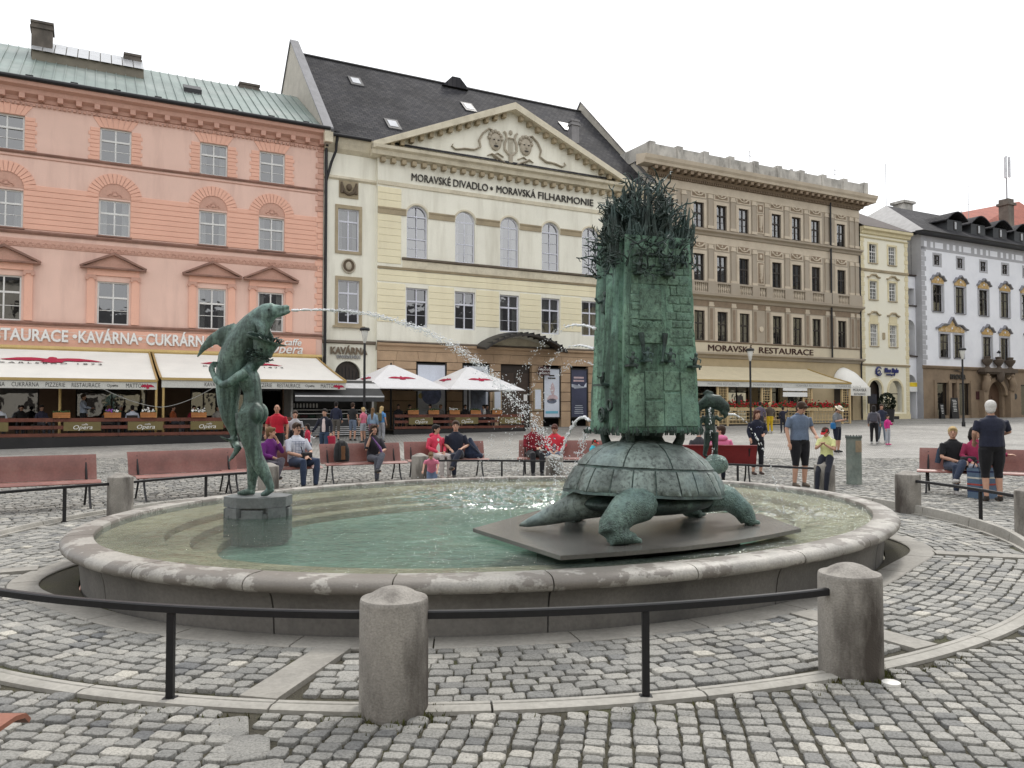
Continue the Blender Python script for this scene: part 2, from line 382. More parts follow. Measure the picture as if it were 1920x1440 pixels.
for an in STRIPS:
    d = np.array([math.cos(an), math.sin(an)]); q = np.array([-d[1], d[0]])
    r0 = hit(an, lambda p: POOL.level(p[0], p[1]) - pocket(POOL.param(p[0], p[1])), .43); r1 = hit(an, lambda p: KERB.level(p[0], p[1]), -.08)
    n = max(1, round((r1-r0)/.95))
    for i in range(n):
        s0 = r0 + (r1-r0)*i/n + .004; s1 = r0 + (r1-r0)*(i+1)/n - .004; g = M()
        c = [SC0 + d*s0 - q*.115, SC0 + d*s1 - q*.115, SC0 + d*s1 + q*.115, SC0 + d*s0 + q*.115]
        g.add([(*p, -.05) for p in c] + [(*p, .013) for p in c], [(4,5,6,7), (0,1,5,4), (1,2,6,5), (2,3,7,6), (3,0,4,7)])
        g.build('strip_flagstone', m_flag, ring, bl)

# --- setts
ST = []   # cx, cy, angle, half length, half width
def on_strip(x, y):
    for an in STRIPS:
        d = (math.cos(an), math.sin(an)); rx, ry = x - SC0[0], y - SC0[1]
        if rx*d[0] + ry*d[1] > 0 and abs(-rx*d[1] + ry*d[0]) < .115 + .022: return True
    return False
BOL = []  # filled below; setts under a bollard are left out
k = 0
while k < 36:
    off = .465 + .112*k; th = rnd.uniform(0, 1); end = th + TAU
    while th < end:
        p0 = POOL.pt(th, off + pocket(th)); L = rnd.uniform(.105, .165)
        e = POOL.pt(th + .01, off + pocket(th + .01)); ds = np.hypot(*(e - p0))/.01
        c = POOL.pt(th + L/2/ds, off + pocket(th + L/2/ds)); tg = e - p0
        if in_view(c[0], c[1]) and KERB.level(c[0], c[1]) < -.125 and not on_strip(c[0], c[1]):
            ST.append((c[0], c[1], math.atan2(tg[1], tg[0]), L/2 - .006, .0495 + rnd.uniform(-.004, .003)))
        th += L/ds
    k += 1
def field(ang, rw, l0, l1, test, y0, y1, x0, x1, gap=.016, wob=.04):
    """parallel rows of setts along direction ang"""
    ca, sa = math.cos(ang), math.sin(ang)
    cx, cy = (x0+x1)/2, (y0+y1)/2; ext = math.hypot(x1-x0, y1-y0)/2
    v = -ext; rowi = 0
    while v < ext:
        u = -ext + rnd.uniform(0, .15); ph = rnd.uniform(0, 6); hw = rw*rnd.uniform(.92, 1.06)
        while u < ext:
            L = rnd.uniform(l0, l1); vv = v + wob*math.sin(u*.9 + v*.25)
            um = u + L/2; x = cx + um*ca - vv*sa; y = cy + um*sa + vv*ca
            if x0 < x < x1 and y0 < y < y1 and in_view(x, y) and KERB.level(x, y) > .115 and test(x, y):
                ST.append((x, y, ang + wob*.9*math.cos(u*.9 + v*.25) + rnd.uniform(-.03, .03), L/2 - gap/2, hw/2 - gap/2))
            u += L
        v += hw; rowi += 1
# dividing line of large stones in the foreground: from the kerb towards the viewer
DX = lambda y: -1.46 + (4.3 - y)*.52
front = lambda x, y: y < 11
field(R(83), .114, .082, .122, lambda x, y: x > DX(y) + .10 and y < 11, 2.9, 11, -2, 9.5)
field(R(-7), .108, .10, .15, lambda x, y: x < DX(y) - .10 and y < 11, 2.9, 11, -9.5, 0)
field(R(20), .135, .12, .19, lambda x, y: y >= 11, 11, FARY + .2, -24, 24, gap=.02)
ST.sort(key=lambda s: s[0]**2 + s[1]**2)
# the large stones of the dividing line
BIG = [(-1.43, 4.12, 1.9, .13, .10), (-1.28, 3.87, 1.95, .14, .11), (-1.12, 3.62, 2.0, .13, .115), (-1.0, 3.4, 2.0, .12, .11)]
def stone_arrays(st, hi):
    V = []; F = []; T = []
    for (cx, cy, an, hl, hw) in st:
        ca, sa = math.cos(an), math.sin(an); z = gz(cy) + rnd.uniform(-.006, .007); tl = (rnd.uniform(-.03, .03), rnd.uniform(-.03, .03))
        tone = min(1, max(0, rnd.gauss(.48, .17)))
        j = min(hl, hw)*.2
        co = [(sx*hl + rnd.uniform(-j, j), sy*hw + rnd.uniform(-j, j)) for sx, sy in ((-1,-1),(1,-1),(1,1),(-1,1))]
        b0 = len(V)
        def put(px, py, pz): V.append((cx + px*ca - py*sa, cy + px*sa + py*ca, z + pz + px*tl[0] + py*tl[1])); T.append(tone)
        if hi:
            oc = []
            for i in range(4):
                p, q, n_ = co[i], co[i-1], co[(i+1) % 4]; c1, c2 = rnd.uniform(.06, .26), rnd.uniform(.06, .26)
                oc += [(p[0]+(q[0]-p[0])*c1, p[1]+(q[1]-p[1])*c1), (p[0]+(n_[0]-p[0])*c2, p[1]+(n_[1]-p[1])*c2)]
            for f_, pz in ((1.0, -.045), (1.0, -.007), (.955, -.001), (.80, .0015)):
                for px, py in oc: put(px*f_, py*f_, pz)
            for a in range(3):
                for i in range(8): k_ = (i+1) % 8; F.append((b0+a*8+i, b0+a*8+k_, b0+a*8+8+k_, b0+a*8+8+i))
            F.append(tuple(b0+24+i for i in range(8)))
        else:
            for f_, pz in ((1.0, -.03), (.90, .001)):
                for px, py in co: put(px*f_, py*f_, pz)
            for i in range(4): k_ = (i+1) % 4; F.append((b0+i, b0+k_, b0+4+k_, b0+4+i))
            F.append((b0+4, b0+5, b0+6, b0+7))
    return V, F, T
def stone_mesh(name, st, hi):
    V, F, T = stone_arrays(st, hi); me = bpy.data.meshes.new(name); me.from_pydata(V, [], F)
    a = me.attributes.new('tone', 'FLOAT', 'POINT'); a.data.foreach_set('value', T); me.materials.append(m_cob)
    if hi: me.polygons.foreach_set('use_smooth', [True]*len(me.polygons)); me.set_sharp_from_angle(angle=R(50))
    return me
def bollard_clear(s): return all((s[0]-x)**2 + (s[1]-y)**2 > .19**2 for x, y in BOL)
# ------------------------------------------------------------------ bollards, rails, benches, bin, lamp posts
BOLL = [((-.637, 4.36), 'squat stone bollard with domed cap closest to the viewer, between two rail posts'),
        ((2.09, 4.99), 'squat stone bollard with brown rust stain and rail ending in its side'),
        ((6.26, 12.7), 'stone bollard at the start of the raised kerb right of the basin'),
        ((6.46, 10.0), 'stone bollard cut by the right edge of the picture'),
        ((-5.95, 12.2), 'stone bollard between the two empty red benches'),
        ((-4.40, 14.5), 'stone bollard standing behind the striding bronze boy'),
        ((-2.02, 17.6), 'stone bollard beside the toddler at the basin rim'),
        ((.92, 17.4), 'stone bollard in front of the seated couple in red'),
        ((5.88, 15.1), 'stone bollard the boy in the red cap sits on'),
        (tuple(KERB.pt(KERB.param(-5.6, 6.9), .0)), 'stone bollard at the outer kerb beyond the left picture edge')]
BOL += [b[0] for b in BOLL]
m_boll = mt('bollard_stone', (.30, .28, .25), .75, var=.28, scale=4, fine=.16, fscale=80, stain=(.05, .04, .033), samt=.95, sscale=1.9, sst=(1, 1, .32), bump=.3, bscale=90, sth=(.45, .62))
prof = [(.0, -.06), (.186, -.06), (.186, .28), (.185, .575), (.183, .592), (.178, .599), (.158, .604), (.135, .614), (.11, .630), (.08, .645), (.045, .655), (.0, .659)]
bme = M().lathe(prof, 40).mesh('bollard', 40); bme.materials.append(m_boll)
for i, ((x, y), lb) in enumerate(BOLL):
    o = link('stone_bollard', bme, None, None, (x, y, 0), rnd.uniform(0, 6)); s_ = rnd.uniform(.98, 1.02); o.scale = (s_, s_, rnd.uniform(.98, 1.02))
    tag(o, lb, 'bollard', 'stone bollards round the fountain')
def kerb_arc(a, b, n):
    """points along the kerb from bollard a to bollard b, bent to end at both"""
    t0 = KERB.param(*a); t1 = KERB.param(*b); d = (t1 - t0 + math.pi) % TAU - math.pi
    l0 = KERB.level(*a); l1 = KERB.level(*b); return [KERB.pt(t0 + d*i/n, l0 + (l1-l0)*i/n) for i in range(n+1)]
def rail(a, b, label, z=.50, posts=(.5,)):
    pts = kerb_arc(a, b, 96); c = pts[48]
    r_ = thing('guard_rail', label, 'railing', (c[0], c[1], 0), 0, 'iron rails between the bollards'); lo = (-c[0], -c[1], 0)
    g = M(); rs = []
    for i, p in enumerate(pts):
        q = pts[min(i+1, 96)] - pts[max(i-1, 0)]; q = q/np.hypot(*q); n_ = np.array([-q[1], q[0]])
        rs.append([(p[0]+n_[0]*s*.02, p[1]+n_[1]*s*.02, z+h) for s, h in ((-1, -.021), (1, -.021), (1, .014), (.7, .021), (-.7, .021), (-1, .014))])
    g.rings(rs).build('rail', m_iron, r_, lo)
    for f in posts:
        p = min(pts, key=lambda q: abs(q[0]-f[0])) if isinstance(f, tuple) else pts[round(96*f)]; g = M()
        g.box(p[0]-.020, p[0]+.020, p[1]-.016, p[1]+.016, -.03, z-.024); g.box(p[0]-.034, p[0]+.034, p[1]-.03, p[1]+.03, -.03, .012)
        g.build('post', m_iron, r_, lo)
    for e in (pts[0], pts[-1]):
        dv = SC0 - np.array(e)
    return r_
B = [b[0] for b in BOLL]
rail(B[9], B[0], 'black iron rail from the left edge to the closest bollard', posts=((-1.92,),))
rail(B[0], B[1], 'black iron rail between the two closest bollards', posts=((.74,),))
rail(B[3], B[2], 'black iron rail above the raised kerb at the right', posts=(.42,))
rail(B[8], B[7], 'black iron rail behind the turtle statue', posts=(.3, .72))
rail(B[7], B[6], 'black iron rail in front of the couple in pink and navy', posts=(.42,))
rail(B[5], B[4], 'black iron rail in front of the middle empty red bench', posts=(.44,))
rail(B[4], (-7.3, 9.8), 'black iron rail in front of the red bench at the left edge', posts=(.30, 1))

st2 = [s for s in ST if bollard_clear(s)]
shown = [i for i, s in enumerate(st2) if abs(s[0]/s[1]*1500) < 950 and s[1] > 3.35][:290]
ss = set(shown)
for i in shown:
    o = link('cobble', stone_mesh('cobble', [st2[i]], True), None, ground)
for s in BIG: o = link('cobble', stone_mesh('cobble', [s], True), None, ground); o['label'] = 'large bluish slab in the cobbles' if s is BIG[0] or s is BIG[1] else 'large pale slab in the cobbles'
rest = [s for i, s in enumerate(st2) if i not in ss]
o = link('cobbles', stone_mesh('cobbles', [s for s in rest if s[1] < 12.5], True), None, ground); o['kind'] = 'stuff'
o = link('cobbles', stone_mesh('cobbles', [s for s in rest if s[1] >= 12.5], False), None, ground); o['kind'] = 'stuff'
# moss and withered weeds in the joints along the kerb and at the bollard feet
m_moss = mt('moss', (.075, .082, .022), .95, var=.5, scale=14, stain=(.13, .09, .04), samt=.8, sscale=9, bump=.4)
g = M()
for _ in range(700):
    if rnd.random() < .5: b_ = rnd.choice(B[:2]); an = rnd.uniform(-2.6, .4); q = np.array(b_) + (.19 + abs(rnd.gauss(0, .06)))*np.array([math.cos(an), math.sin(an)])
    else:
        th = KERB.param(rnd.uniform(-3, 3.4), 4.6); q = KERB.pt(th, .13 + abs(rnd.gauss(0, .05)))
    z0 = -.02; h = rnd.uniform(.004, .02); an = rnd.uniform(0, TAU); l = rnd.uniform(.004, .009); bx, by = math.cos(an)*l, math.sin(an)*l; k1, k2 = rnd.uniform(-.02, .02), rnd.uniform(-.02, .02)
    g.add([(q[0]-bx, q[1]-by, z0), (q[0]+bx, q[1]+by, z0), (q[0]+k1, q[1]+k2, z0+h+.02)], [(0, 1, 2)])
o = g.build('moss_tufts', m_moss); tag(o, 'tufts of moss and dry weeds along the kerb', 'moss', kind='stuff')
# small white disc set in the paving, and the corner of a red bench seat at the left edge
g = M(); g.lathe([(0, -.01), (.052, -.01), (.052, .012), (.045, .016), (0, .016)], 24); o = g.build('survey_disc', mt('white_enamel', (.75, .74, .7), .4), None, (2.22, 4.74, 0), smooth=30); tag(o, 'small round white marker disc set in the cobbles', 'marker')

# benches: curved plywood seat and back on black bowed legs
m_bench = mt('bench_red', (.235, .092, .074), .42, var=.3, scale=1.8, stain=(.28, .17, .14), samt=.6, sscale=1.6, bump=.06, spec=.5)
def bench(x, y, rz, label, L=2.0, mat=None):
    b = thing('park_bench', label, 'bench', (x, y, gz(y)), rz, 'red benches round the fountain'); mat = mat or m_bench
    def slab(pr, t):
        rs = []
        for xx in (-L/2, L/2):
            top = []; bot = []
            for i, (yy, zz) in enumerate(pr):
                a = pr[min(i+1, len(pr)-1)]; c = pr[max(i-1, 0)]; d = Vector((0, a[0]-c[0], a[1]-c[1])).normalized(); n_ = Vector((0, -d.z, d.y))
                top.append((xx, yy + n_.y*t, zz + n_.z*t)); bot.append((xx, yy - n_.y*t, zz - n_.z*t))
            rs.append(top + bot[::-1])
        return M().rings(rs)
    slab([(-.27, .405), (-.24, .435), (-.18, .447), (0, .44), (.13, .43), (.18, .432)], .009).build('seat', mat, b, smooth=40)
    slab([(.195, .445), (.225, .52), (.245, .62), (.275, .74), (.315, .83), (.33, .85)], .009).build('backrest', mat, b, smooth=40)
    for s in (-1, 1):
        xx = s*(L/2 - .16)
        g = M(); g.tube([(xx, -.15, .43), (xx, -.17, .28), (xx, -.24, .11), (xx, -.33, .0)], .019, 6); g.build('leg', m_iron, b, smooth=40)
        g = M(); g.tube([(xx, .33, 0), (xx, .27, .12), (xx, .19, .28), (xx, .165, .42), (xx, .24, .62), (xx, .30, .78)], .019, 6); g.build('leg', m_iron, b, smooth=40)
        g = M(); g.tube([(xx, -.16, .418), (xx, .17, .41)], .017, 6); g.build('brace', m_iron, b)
    return b
def bench_between(p, q, label, **k):
    p, q = np.array(p), np.array(q); c = (p+q)/2; d = q-p; return bench(c[0], c[1], math.atan2(d[1], d[0]), label, L=float(np.hypot(*d)), **k)
bA = bench_between((-8.75, 12.2), (-6.95, 13.5), 'empty red bench at the left picture edge', )
bB = bench_between((-6.75, 14.25), (-5.25, 15.55), 'empty red bench between two stone bollards')
bC = bench_between((-5.72, 15.6), (-4.1, 16.9), 'red bench behind the bronze boy with a man in plaid shirt on it')
bD = bench_between((-4.15, 17.6), (-2.5, 18.5), 'brown red bench with a backpack and a woman taking a photo')
bE = bench_between((-2.5, 18.9), (-.62, 19.5), 'red bench of the woman in pink and man in navy')
bF = bench_between((.15, 19.9), (2.4, 19.7), 'red bench of the couple looking down behind a bollard')
m_bench2 = mt('bench_dark_red', (.19, .016, .018), .45, var=.2, scale=2, bump=.05)
bG = bench_between((5.35, 17.7), (3.45, 17.9), 'dark red bench seen from behind, right of the turtle', mat=m_bench2)
bH = bench_between((8.05, 15.9), (10.1, 14.6), 'red bench with the blonde woman in a denim jacket')
bJ = bench_between((10.3, 14.9), (11.9, 13.6), 'red bench cut off by the right picture edge')
# the bench corner close to the viewer, lower left
o = M().add([(-.0, 0, 0)], []); 
near = bench(-2.86, 2.86, R(180), 'terracotta bench seat corner at the lower left picture edge', L=2.0, mat=mt('bench_terracotta', (.27, .11, .072), .5, var=.15, bump=.05))
near.location.z = 0

# waste bin column
b = thing('waste_bin', 'tall cylindrical grey-green ash bin behind the basin', 'bin', (7.46, 17.5, 0))
m_bin = mt('bin_green', (.16, .19, .165), .6, metal=.2, var=.25, scale=4, stain=(.3, .29, .25), samt=.4, sscale=5, bump=.15)
M().lathe([(0, 0), (.165, 0), (.165, .02), (.158, .03), (.158, 1.0), (.0, 1.0)], 32).build('body', m_bin, b, smooth=40)
M().lathe([(0, 1.0), (.172, 1.0), (.172, 1.045), (.15, 1.05), (.145, 1.02), (0, 1.015)], 32).build('lid_ring', mt('bin_lid', (.10, .12, .11), .5, metal=.4), b, smooth=40)
g = M(); rs = []
for a in np.linspace(-100, -20, 13): rs.append([(.161*math.cos(R(a)), .161*math.sin(R(a)), z) for z in (.70, .95)] + [(.157*math.cos(R(a)), .157*math.sin(R(a)), z) for z in (.95, .70)])
g.rings(rs).build('notice_plate', mt('bin_plate', (.30, .23, .15), .6), b)
for k in range(16):
    a = TAU*k/16; M().ball((.158*math.cos(a), .158*math.sin(a), 1.055), .013, 6, 4).build('rivet', m_iron, b)

# lamp posts
def lamp(x, y, h, label):
    z = gz(y); l = thing('street_lamp', label, 'lamp', (x, y, z), 0, 'slim black lamp posts')
    M().lathe([(0, 0), (.11, 0), (.11, .25), (.075, .32), (.06, .9), (.055, h-.75), (.045, h-.7), (0, h-.7)], 14).build('post', m_iron, l, smooth=40)
    M().lathe([(0, h-.72), (.05, h-.72), (.075, h-.66), (.17, h-.16), (.165, h-.15), (0, h-.15)], 14).build('lantern', mt('lamp_glass', (.62, .62, .58), .25, var=.05, bump=0), l, smooth=40)
    M().lathe([(0, h-.15), (.22, h-.15), (.24, h-.10), (.20, h-.02), (.08, h), (0, h)], 14).build('cap', m_iron, l, smooth=40)
lamp(-6.72, 36.4, 5.15, 'black lamp post in front of the theatre corner')
lamp(13.3, 44.6, 4.65, 'black lamp post in front of the restaurant sign')
lamp(28.7, 50.9, 5.0, 'black lamp post in front of the white house')
# ------------------------------------------------------------------ the row of buildings (u along the facades, n out of them, z up)
PHI = R(62.2); FT = np.array([math.sin(PHI), math.cos(PHI)]); FN = np.array([FT[1], -FT[0]])     # FN points out to the square
FP0 = np.array([-7.8, 45.0]); FRZ = math.atan2(FT[1], FT[0])
def fw(u, n=0.0): p = FP0 + FT*u + FN*n; return (float(p[0]), float(p[1]))
class Bld:
    def __init__(s, name, label, u0, n=0.0, z=.4, cat='building'):
        x, y = fw(u0, n); s.u0 = u0; s.n = n; s.z = z; s.root = thing(name, label, cat, (x, y, z), FRZ); s.lo = (-u0, n, -z)
    def put(s, g, name, mat, smooth=0, parent=None):
        """geometry in (u, -n, z) becomes a part of the building (or a sub-part of one of its parts)"""
        if parent is not None: o = g.build(name, mat, parent, None, smooth); return o
        return g.build(name, mat, s.root, s.lo, smooth)
    def box(s, name, mat, u0, u1, n0, n1, z0, z1, parent=None): return s.put(M().box(u0, u1, -n1, -n0, z0, z1), name, mat, parent=parent)
    def inst(s, name, me, u, z, n=0.0, parent=None):
        o = link(name, me, None, parent or s.root, None if parent else (u - s.u0, s.n - n, z - s.z)); return o
ux = lambda a, b, d: (a, -d, b)          # prism in the facade plane: d = n
def wall_mesh(u0, u1, z0, z1, ops, depth=.22, n=0.0):
    """facade sheet with real openings (u0, u1, z0, z1, arched) and reveals"""
    g = M(); us = sorted({u0, u1, *[o[0] for o in ops], *[o[1] for o in ops]}); zs = sorted({z0, z1, *[o[2] for o in ops], *[o[3] for o in ops]})
    us = [u for u in us if u0 <= u <= u1]; zs = [z for z in zs if z0 <= z <= z1]
    for a, b in zip(us, us[1:]):
        for c, d in zip(zs, zs[1:]):
            mu, mz = (a+b)/2, (c+d)/2
            if any(o[0] < mu < o[1] and o[2] < mz < o[3] for o in ops): continue
            g.add([(a, -n, c), (b, -n, c), (b, -n, d), (a, -n, d)], [(0, 1, 2, 3)])
    for o in ops:
        a, b, c, d = o[:4]; ar = o[4] if len(o) > 4 else False
        if ar:
            r = (b-a)/2; s = d - r if ar is True else d - ar; hh = d - s; K = 14
            pts = [((a+b)/2 - r*math.cos(math.pi*k/K), s + hh*math.sin(math.pi*k/K)) for k in range(K+1)]
            for i in range(K):
                p, q = pts[i], pts[i+1]; cz = a if i < K/2 else b
                g.add([(p[0], -n, p[1]), (q[0], -n, q[1]), (cz, -n, d)], [(0, 1, 2)])
                g.add([(p[0], -n, p[1]), (q[0], -n, q[1]), (q[0], -n+depth, q[1]), (p[0], -n+depth, p[1])], [(0, 1, 2, 3)])
            out = [(a, s), (a, c), (b, c), (b, s)]
        else: out = [(a, d), (a, c), (b, c), (b, d), (a, d)]
        for p, q in zip(out, out[1:]): g.add([(p[0], -n, p[1]), (q[0], -n, q[1]), (q[0], -n+depth, q[1]), (p[0], -n+depth, p[1])], [(0, 1, 2, 3)])
    return g
def glass_mat(name, dark=(.02, .023, .026), refl=.12, tr=.72):
    m, t, b = nodes(name); t.nodes.remove(b); o = t.nodes['Material Output']
    co = t.nodes.new('ShaderNodeTexCoord').outputs['Object']; n1 = noise(t, 1.3, 2, .5, co)
    bp = t.nodes.new('ShaderNodeBump'); bp.inputs['Strength'].default_value = .06; bp.inputs['Distance'].default_value = .1; t.links.new(n1.outputs['Fac'], bp.inputs['Height'])
    gl = t.nodes.new('ShaderNodeBsdfGlossy'); gl.inputs['Roughness'].default_value = .02; t.links.new(bp.outputs[0], gl.inputs['Normal'])
    tp = t.nodes.new('ShaderNodeBsdfTransparent'); tp.inputs['Color'].default_value = (tr, tr*1.02, tr, 1)
    fr = t.nodes.new('ShaderNodeFresnel'); fr.inputs['IOR'].default_value = 1.52
    ad = t.nodes.new('ShaderNodeMath'); ad.operation = 'ADD'; ad.inputs[1].default_value = refl; ad.use_clamp = True; t.links.new(fr.outputs[0], ad.inputs[0])
    mxs = t.nodes.new('ShaderNodeMixShader'); t.links.new(ad.outputs[0], mxs.inputs[0]); t.links.new(tp.outputs[0], mxs.inputs[1]); t.links.new(gl.outputs[0], mxs.inputs[2])
    t.links.new(mxs.outputs[0], o.inputs['Surface']); return m
m_glass = glass_mat('window_glass', refl=.20, tr=.55); m_glass2 = glass_mat('window_glass_pale', refl=.34, tr=.75)
m_fwhite = mt('white_window_paint', (.72, .72, .70), .5, var=.08, bump=.03); m_flilac = mt('pale_window_paint', (.66, .67, .74), .5, var=.06, bump=.03)
m_fdark = mt('dark_window_paint', (.035, .028, .024), .5, bump=.03)
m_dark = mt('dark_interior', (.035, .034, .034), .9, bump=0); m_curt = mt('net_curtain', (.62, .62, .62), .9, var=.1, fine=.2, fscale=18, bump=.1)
m_blind = mt('beige_blind', (.42, .38, .31), .9, bump=.05); m_curtd = mt('red_curtain', (.075, .03, .035), .9, bump=.1)
_wc = {}
def window_meshes(w, h, style, arch, split):
    key = (round(w, 2), round(h, 2), style, arch, split)
    if key in _wc: return _wc[key]
    f = {'two': .075, 'lilac': .08, 'dark': .085, 'six': .06}[style]; g = M(); d = .07
    def bar(a, b, c, e, dd=d): g.box(a, b, -dd/2, dd/2, c, e)
    sp = h - w/2 if arch else h
    bar(-w/2, -w/2+f, 0, sp); bar(w/2-f, w/2, 0, sp); bar(-w/2+f, w/2-f, 0, f)
    if arch:
        K = 12
        for k in range(K):
            a0, a1 = math.pi*k/K, math.pi*(k+1)/K
            P = [(-w/2*math.cos(a)*q, sp + w/2*math.sin(a)*q) for a, q in ((a0, 1), (a1, 1), (a1, 1-2*f/w), (a0, 1-2*f/w))]
            g.prism(P, lambda a, b, c: (a, c, b), -d/2, d/2)
        bar(-w/2+f, w/2-f, sp-f/2, sp+f/2); bar(-.018, .018, f, h-f*.7, .05)
        bar(-w/2+f, w/2-f, sp*.46-f*.4, sp*.46+f*.4)
        for zz in (sp*.23, sp*.73): bar(-w/2+f, -.018, zz-.012, zz+.012, .04); bar(.018, w/2-f, zz-.012, zz+.012, .04)
    else:
        bar(-w/2+f, w/2-f, h-f, h)
        ts = h*split
        bar(-w/2+f, w/2-f, ts-f*.6, ts+f*.6, .1); bar(-f*.45, f*.45, f, h-f, .08)
        if style in ('two', 'dark'):
            zz = (ts+f)/2; bar(-w/2+f, -f*.45, zz-.014, zz+.014, .04); bar(f*.45, w/2-f, zz-.014, zz+.014, .04)
        if style == 'lilac':
            zz = ts*.47; bar(-w/2+f, -f*.45, zz-.01, zz+.01, .035); bar(f*.45, w/2-f, zz-.01, zz+.01, .035)
        if style == 'six':
            for q in (.2, .4, .78): bar(-w/2+f, w/2-f, h*q-.016, h*q+.016, .05)
            for q in (-.25, .25): bar(w*q-.012, w*q+.012, f, h-f, .05)
    fr = g.mesh('window_frame', 0); fr.materials.append({'two': m_fwhite, 'lilac': m_flilac, 'dark': m_fdark, 'six': m_fwhite}[style])
    g = M(); z1 = sp
    pts = [(-w/2+.02, .02), (w/2-.02, .02), (w/2-.02, z1)] + ([(w/2*math.cos(math.pi*k/12)*.97, sp + w/2*.97*math.sin(math.pi*k/12)) for k in range(1, 12)] if arch else []) + [(-w/2+.02, z1)]
    g.add([(a, .012, b) for a, b in pts], [tuple(range(len(pts)))]); pn = g.mesh('pane'); pn.materials.append(m_glass2 if style == 'lilac' and arch else m_glass)
    g = M()
    for s in (-1, 1):
        n = 8; x0, x1 = (s*w/2*.96, s*w*.24); vs = []
        for i in range(n+1):
            x = x0 + (x1-x0)*i/n; y = .16 + (.025 if i % 2 else 0); vs += [(x, y, .05), (x + s*-.02*i/n*0, y, sp - .03)]
        g.add(vs, [(2*i, 2*i+2, 2*i+3, 2*i+1) for i in range(n)])
    cu = g.mesh('curtain'); cu.materials.append(m_curt)
    g = M(); g.box(-w/2, w/2, .75, .78, 0, h); bk = g.mesh('room_back'); bk.materials.append(m_dark)
    _wc[key] = (fr, pn, cu); return _wc[key]
def window(B_, uc, w, z0, z1, style='two', arch=False, split=.62, n=-.13, curtain=.7, sill=None, silln=.09):
    fr, pn, cu = window_meshes(w, z1-z0, style, arch, split)
    o = B_.inst('window', fr, uc, z0, n); q = link('pane', pn, None, o); q.rotation_euler = (rnd.gauss(0, .012), 0, rnd.gauss(0, .016))
    if rnd.random() < curtain:
        c_ = link('curtain', cu, None, o)
        if rnd.random() < .35: c_.scale.x = rnd.choice((.6, -1.0, 1.02))
        q = rnd.random()
        if q < .35: M().box(-w*.46, w*.46, .2, .21, (z1-z0)*rnd.uniform(.45, .8), (z1-z0)*.97).build('blind', m_curtd if style == 'two' and rnd.random() < .5 else rnd.choice((m_curt, m_blind)), o)
    if sill: M().box(-w/2-.08, w/2+.08, -silln+n, 0.0, -.07, 0.0).build('sill', sill, o)
    return o
def ring_profile(B_, name, mat, prof, u0, u1, parent=None, end=True):
    """moulding: profile of (n, z) swept along u"""
    g = M(); g.rings([[(u, -n, z) for n, z in prof] for u in (u0, u1)], caps=end); return B_.put(g, name, mat, parent=parent)
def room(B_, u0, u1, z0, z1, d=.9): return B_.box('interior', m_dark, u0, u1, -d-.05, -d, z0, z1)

# ---------- pink house
m_pink = mt('pink_plaster', (.80, .555, .465), .9, var=.07, scale=.5, fine=.05, stain=(.60, .40, .335), samt=.7, sscale=.7, sst=(1.6, 1, .22), bump=.1)
m_peach = mt('peach_plaster', (.82, .475, .36), .9, var=.06, scale=.6, fine=.05, bump=.1)
m_peachd = mt('dusty_rose_trim', (.62, .37, .29), .9, var=.12, scale=1.5, stain=(.35, .19, .14), samt=.5, sscale=1.5, bump=.15)
m_trimd = mt('weathered_brown_trim', (.31, .175, .135), .85, var=.2, scale=2, stain=(.12, .08, .07), samt=.6, sscale=1.2, bump=.15)
PW = [(-20.75, 1.4), (-17.7, 1.4), (-13.17, 1.38), (-8.62, 1.34), (-5.67, 1.32)]
PU0, PU1 = -23.0, -2.92
pk = Bld('pink_house', 'pink plastered house with green metal roof and restaurant awnings', PU0, z=.1)
ops = [(c-w/2, c+w/2, a, b) for c, w in PW for a, b in ((13.75, 15.4), (10.12, 11.88), (5.78, 7.88))]
pops = ops + [(a, b, .7, 4.2) for a, b in ((-22.4, -20.3), (-19.6, -16.2), (-14.7, -11.6), (-9.6, -8.3), (-7.4, -5.0))]
pk.put(wall_mesh(PU0, PU1, 4.6, 16.5, ops), 'wall', m_pink); pk.put(wall_mesh(PU0, PU1, 0, 4.6, [o for o in pops if o[3] < 4.6]), 'shop_wall', mt('brown_shop_plaster', (.16, .105, .07), .9, var=.15, bump=.1)); room(pk, PU0, PU1, 0, 16.5)  # shop wall: brown plaster, toned dark to supply the gloom under the awnings
pk.box('side_wall', m_pink, PU1-.02, PU1, -10, -.02, 0, 16.5); pk.box('back_wall', m_pink, PU0, PU1, -11, -10.9, 0, 16.5)
for c, w in PW:
    for a, b in ((13.75, 15.4), (10.12, 11.88), (5.78, 7.88)):
        window(pk, c, w, a, b, 'two', split=.63, curtain=.45 if a > 13 else .7, sill=m_trimd)
for a, b in ((-22.4, -20.3), (-19.6, -16.2), (-14.7, -11.6), (-9.6, -8.3), (-7.4, -5.0)):
    o = pk.put(M().box(a, b, .2, .24, .7, .78).box(a, b, .2, .24, 4.12, 4.2).box(a, a+.07, .2, .24, .78, 4.12).box(b-.07, b, .2, .24, .78, 4.12).box((a+b)/2-.03, (a+b)/2+.03, .2, .24, .78, 4.12), 'shop_window', m_fdark)
    M().add([(a+.05, .225, .75), (b-.05, .225, .75), (b-.05, .225, 4.15), (a+.05, .225, 4.15)], [(0, 1, 2, 3)]).build('pane', m_glass, o)
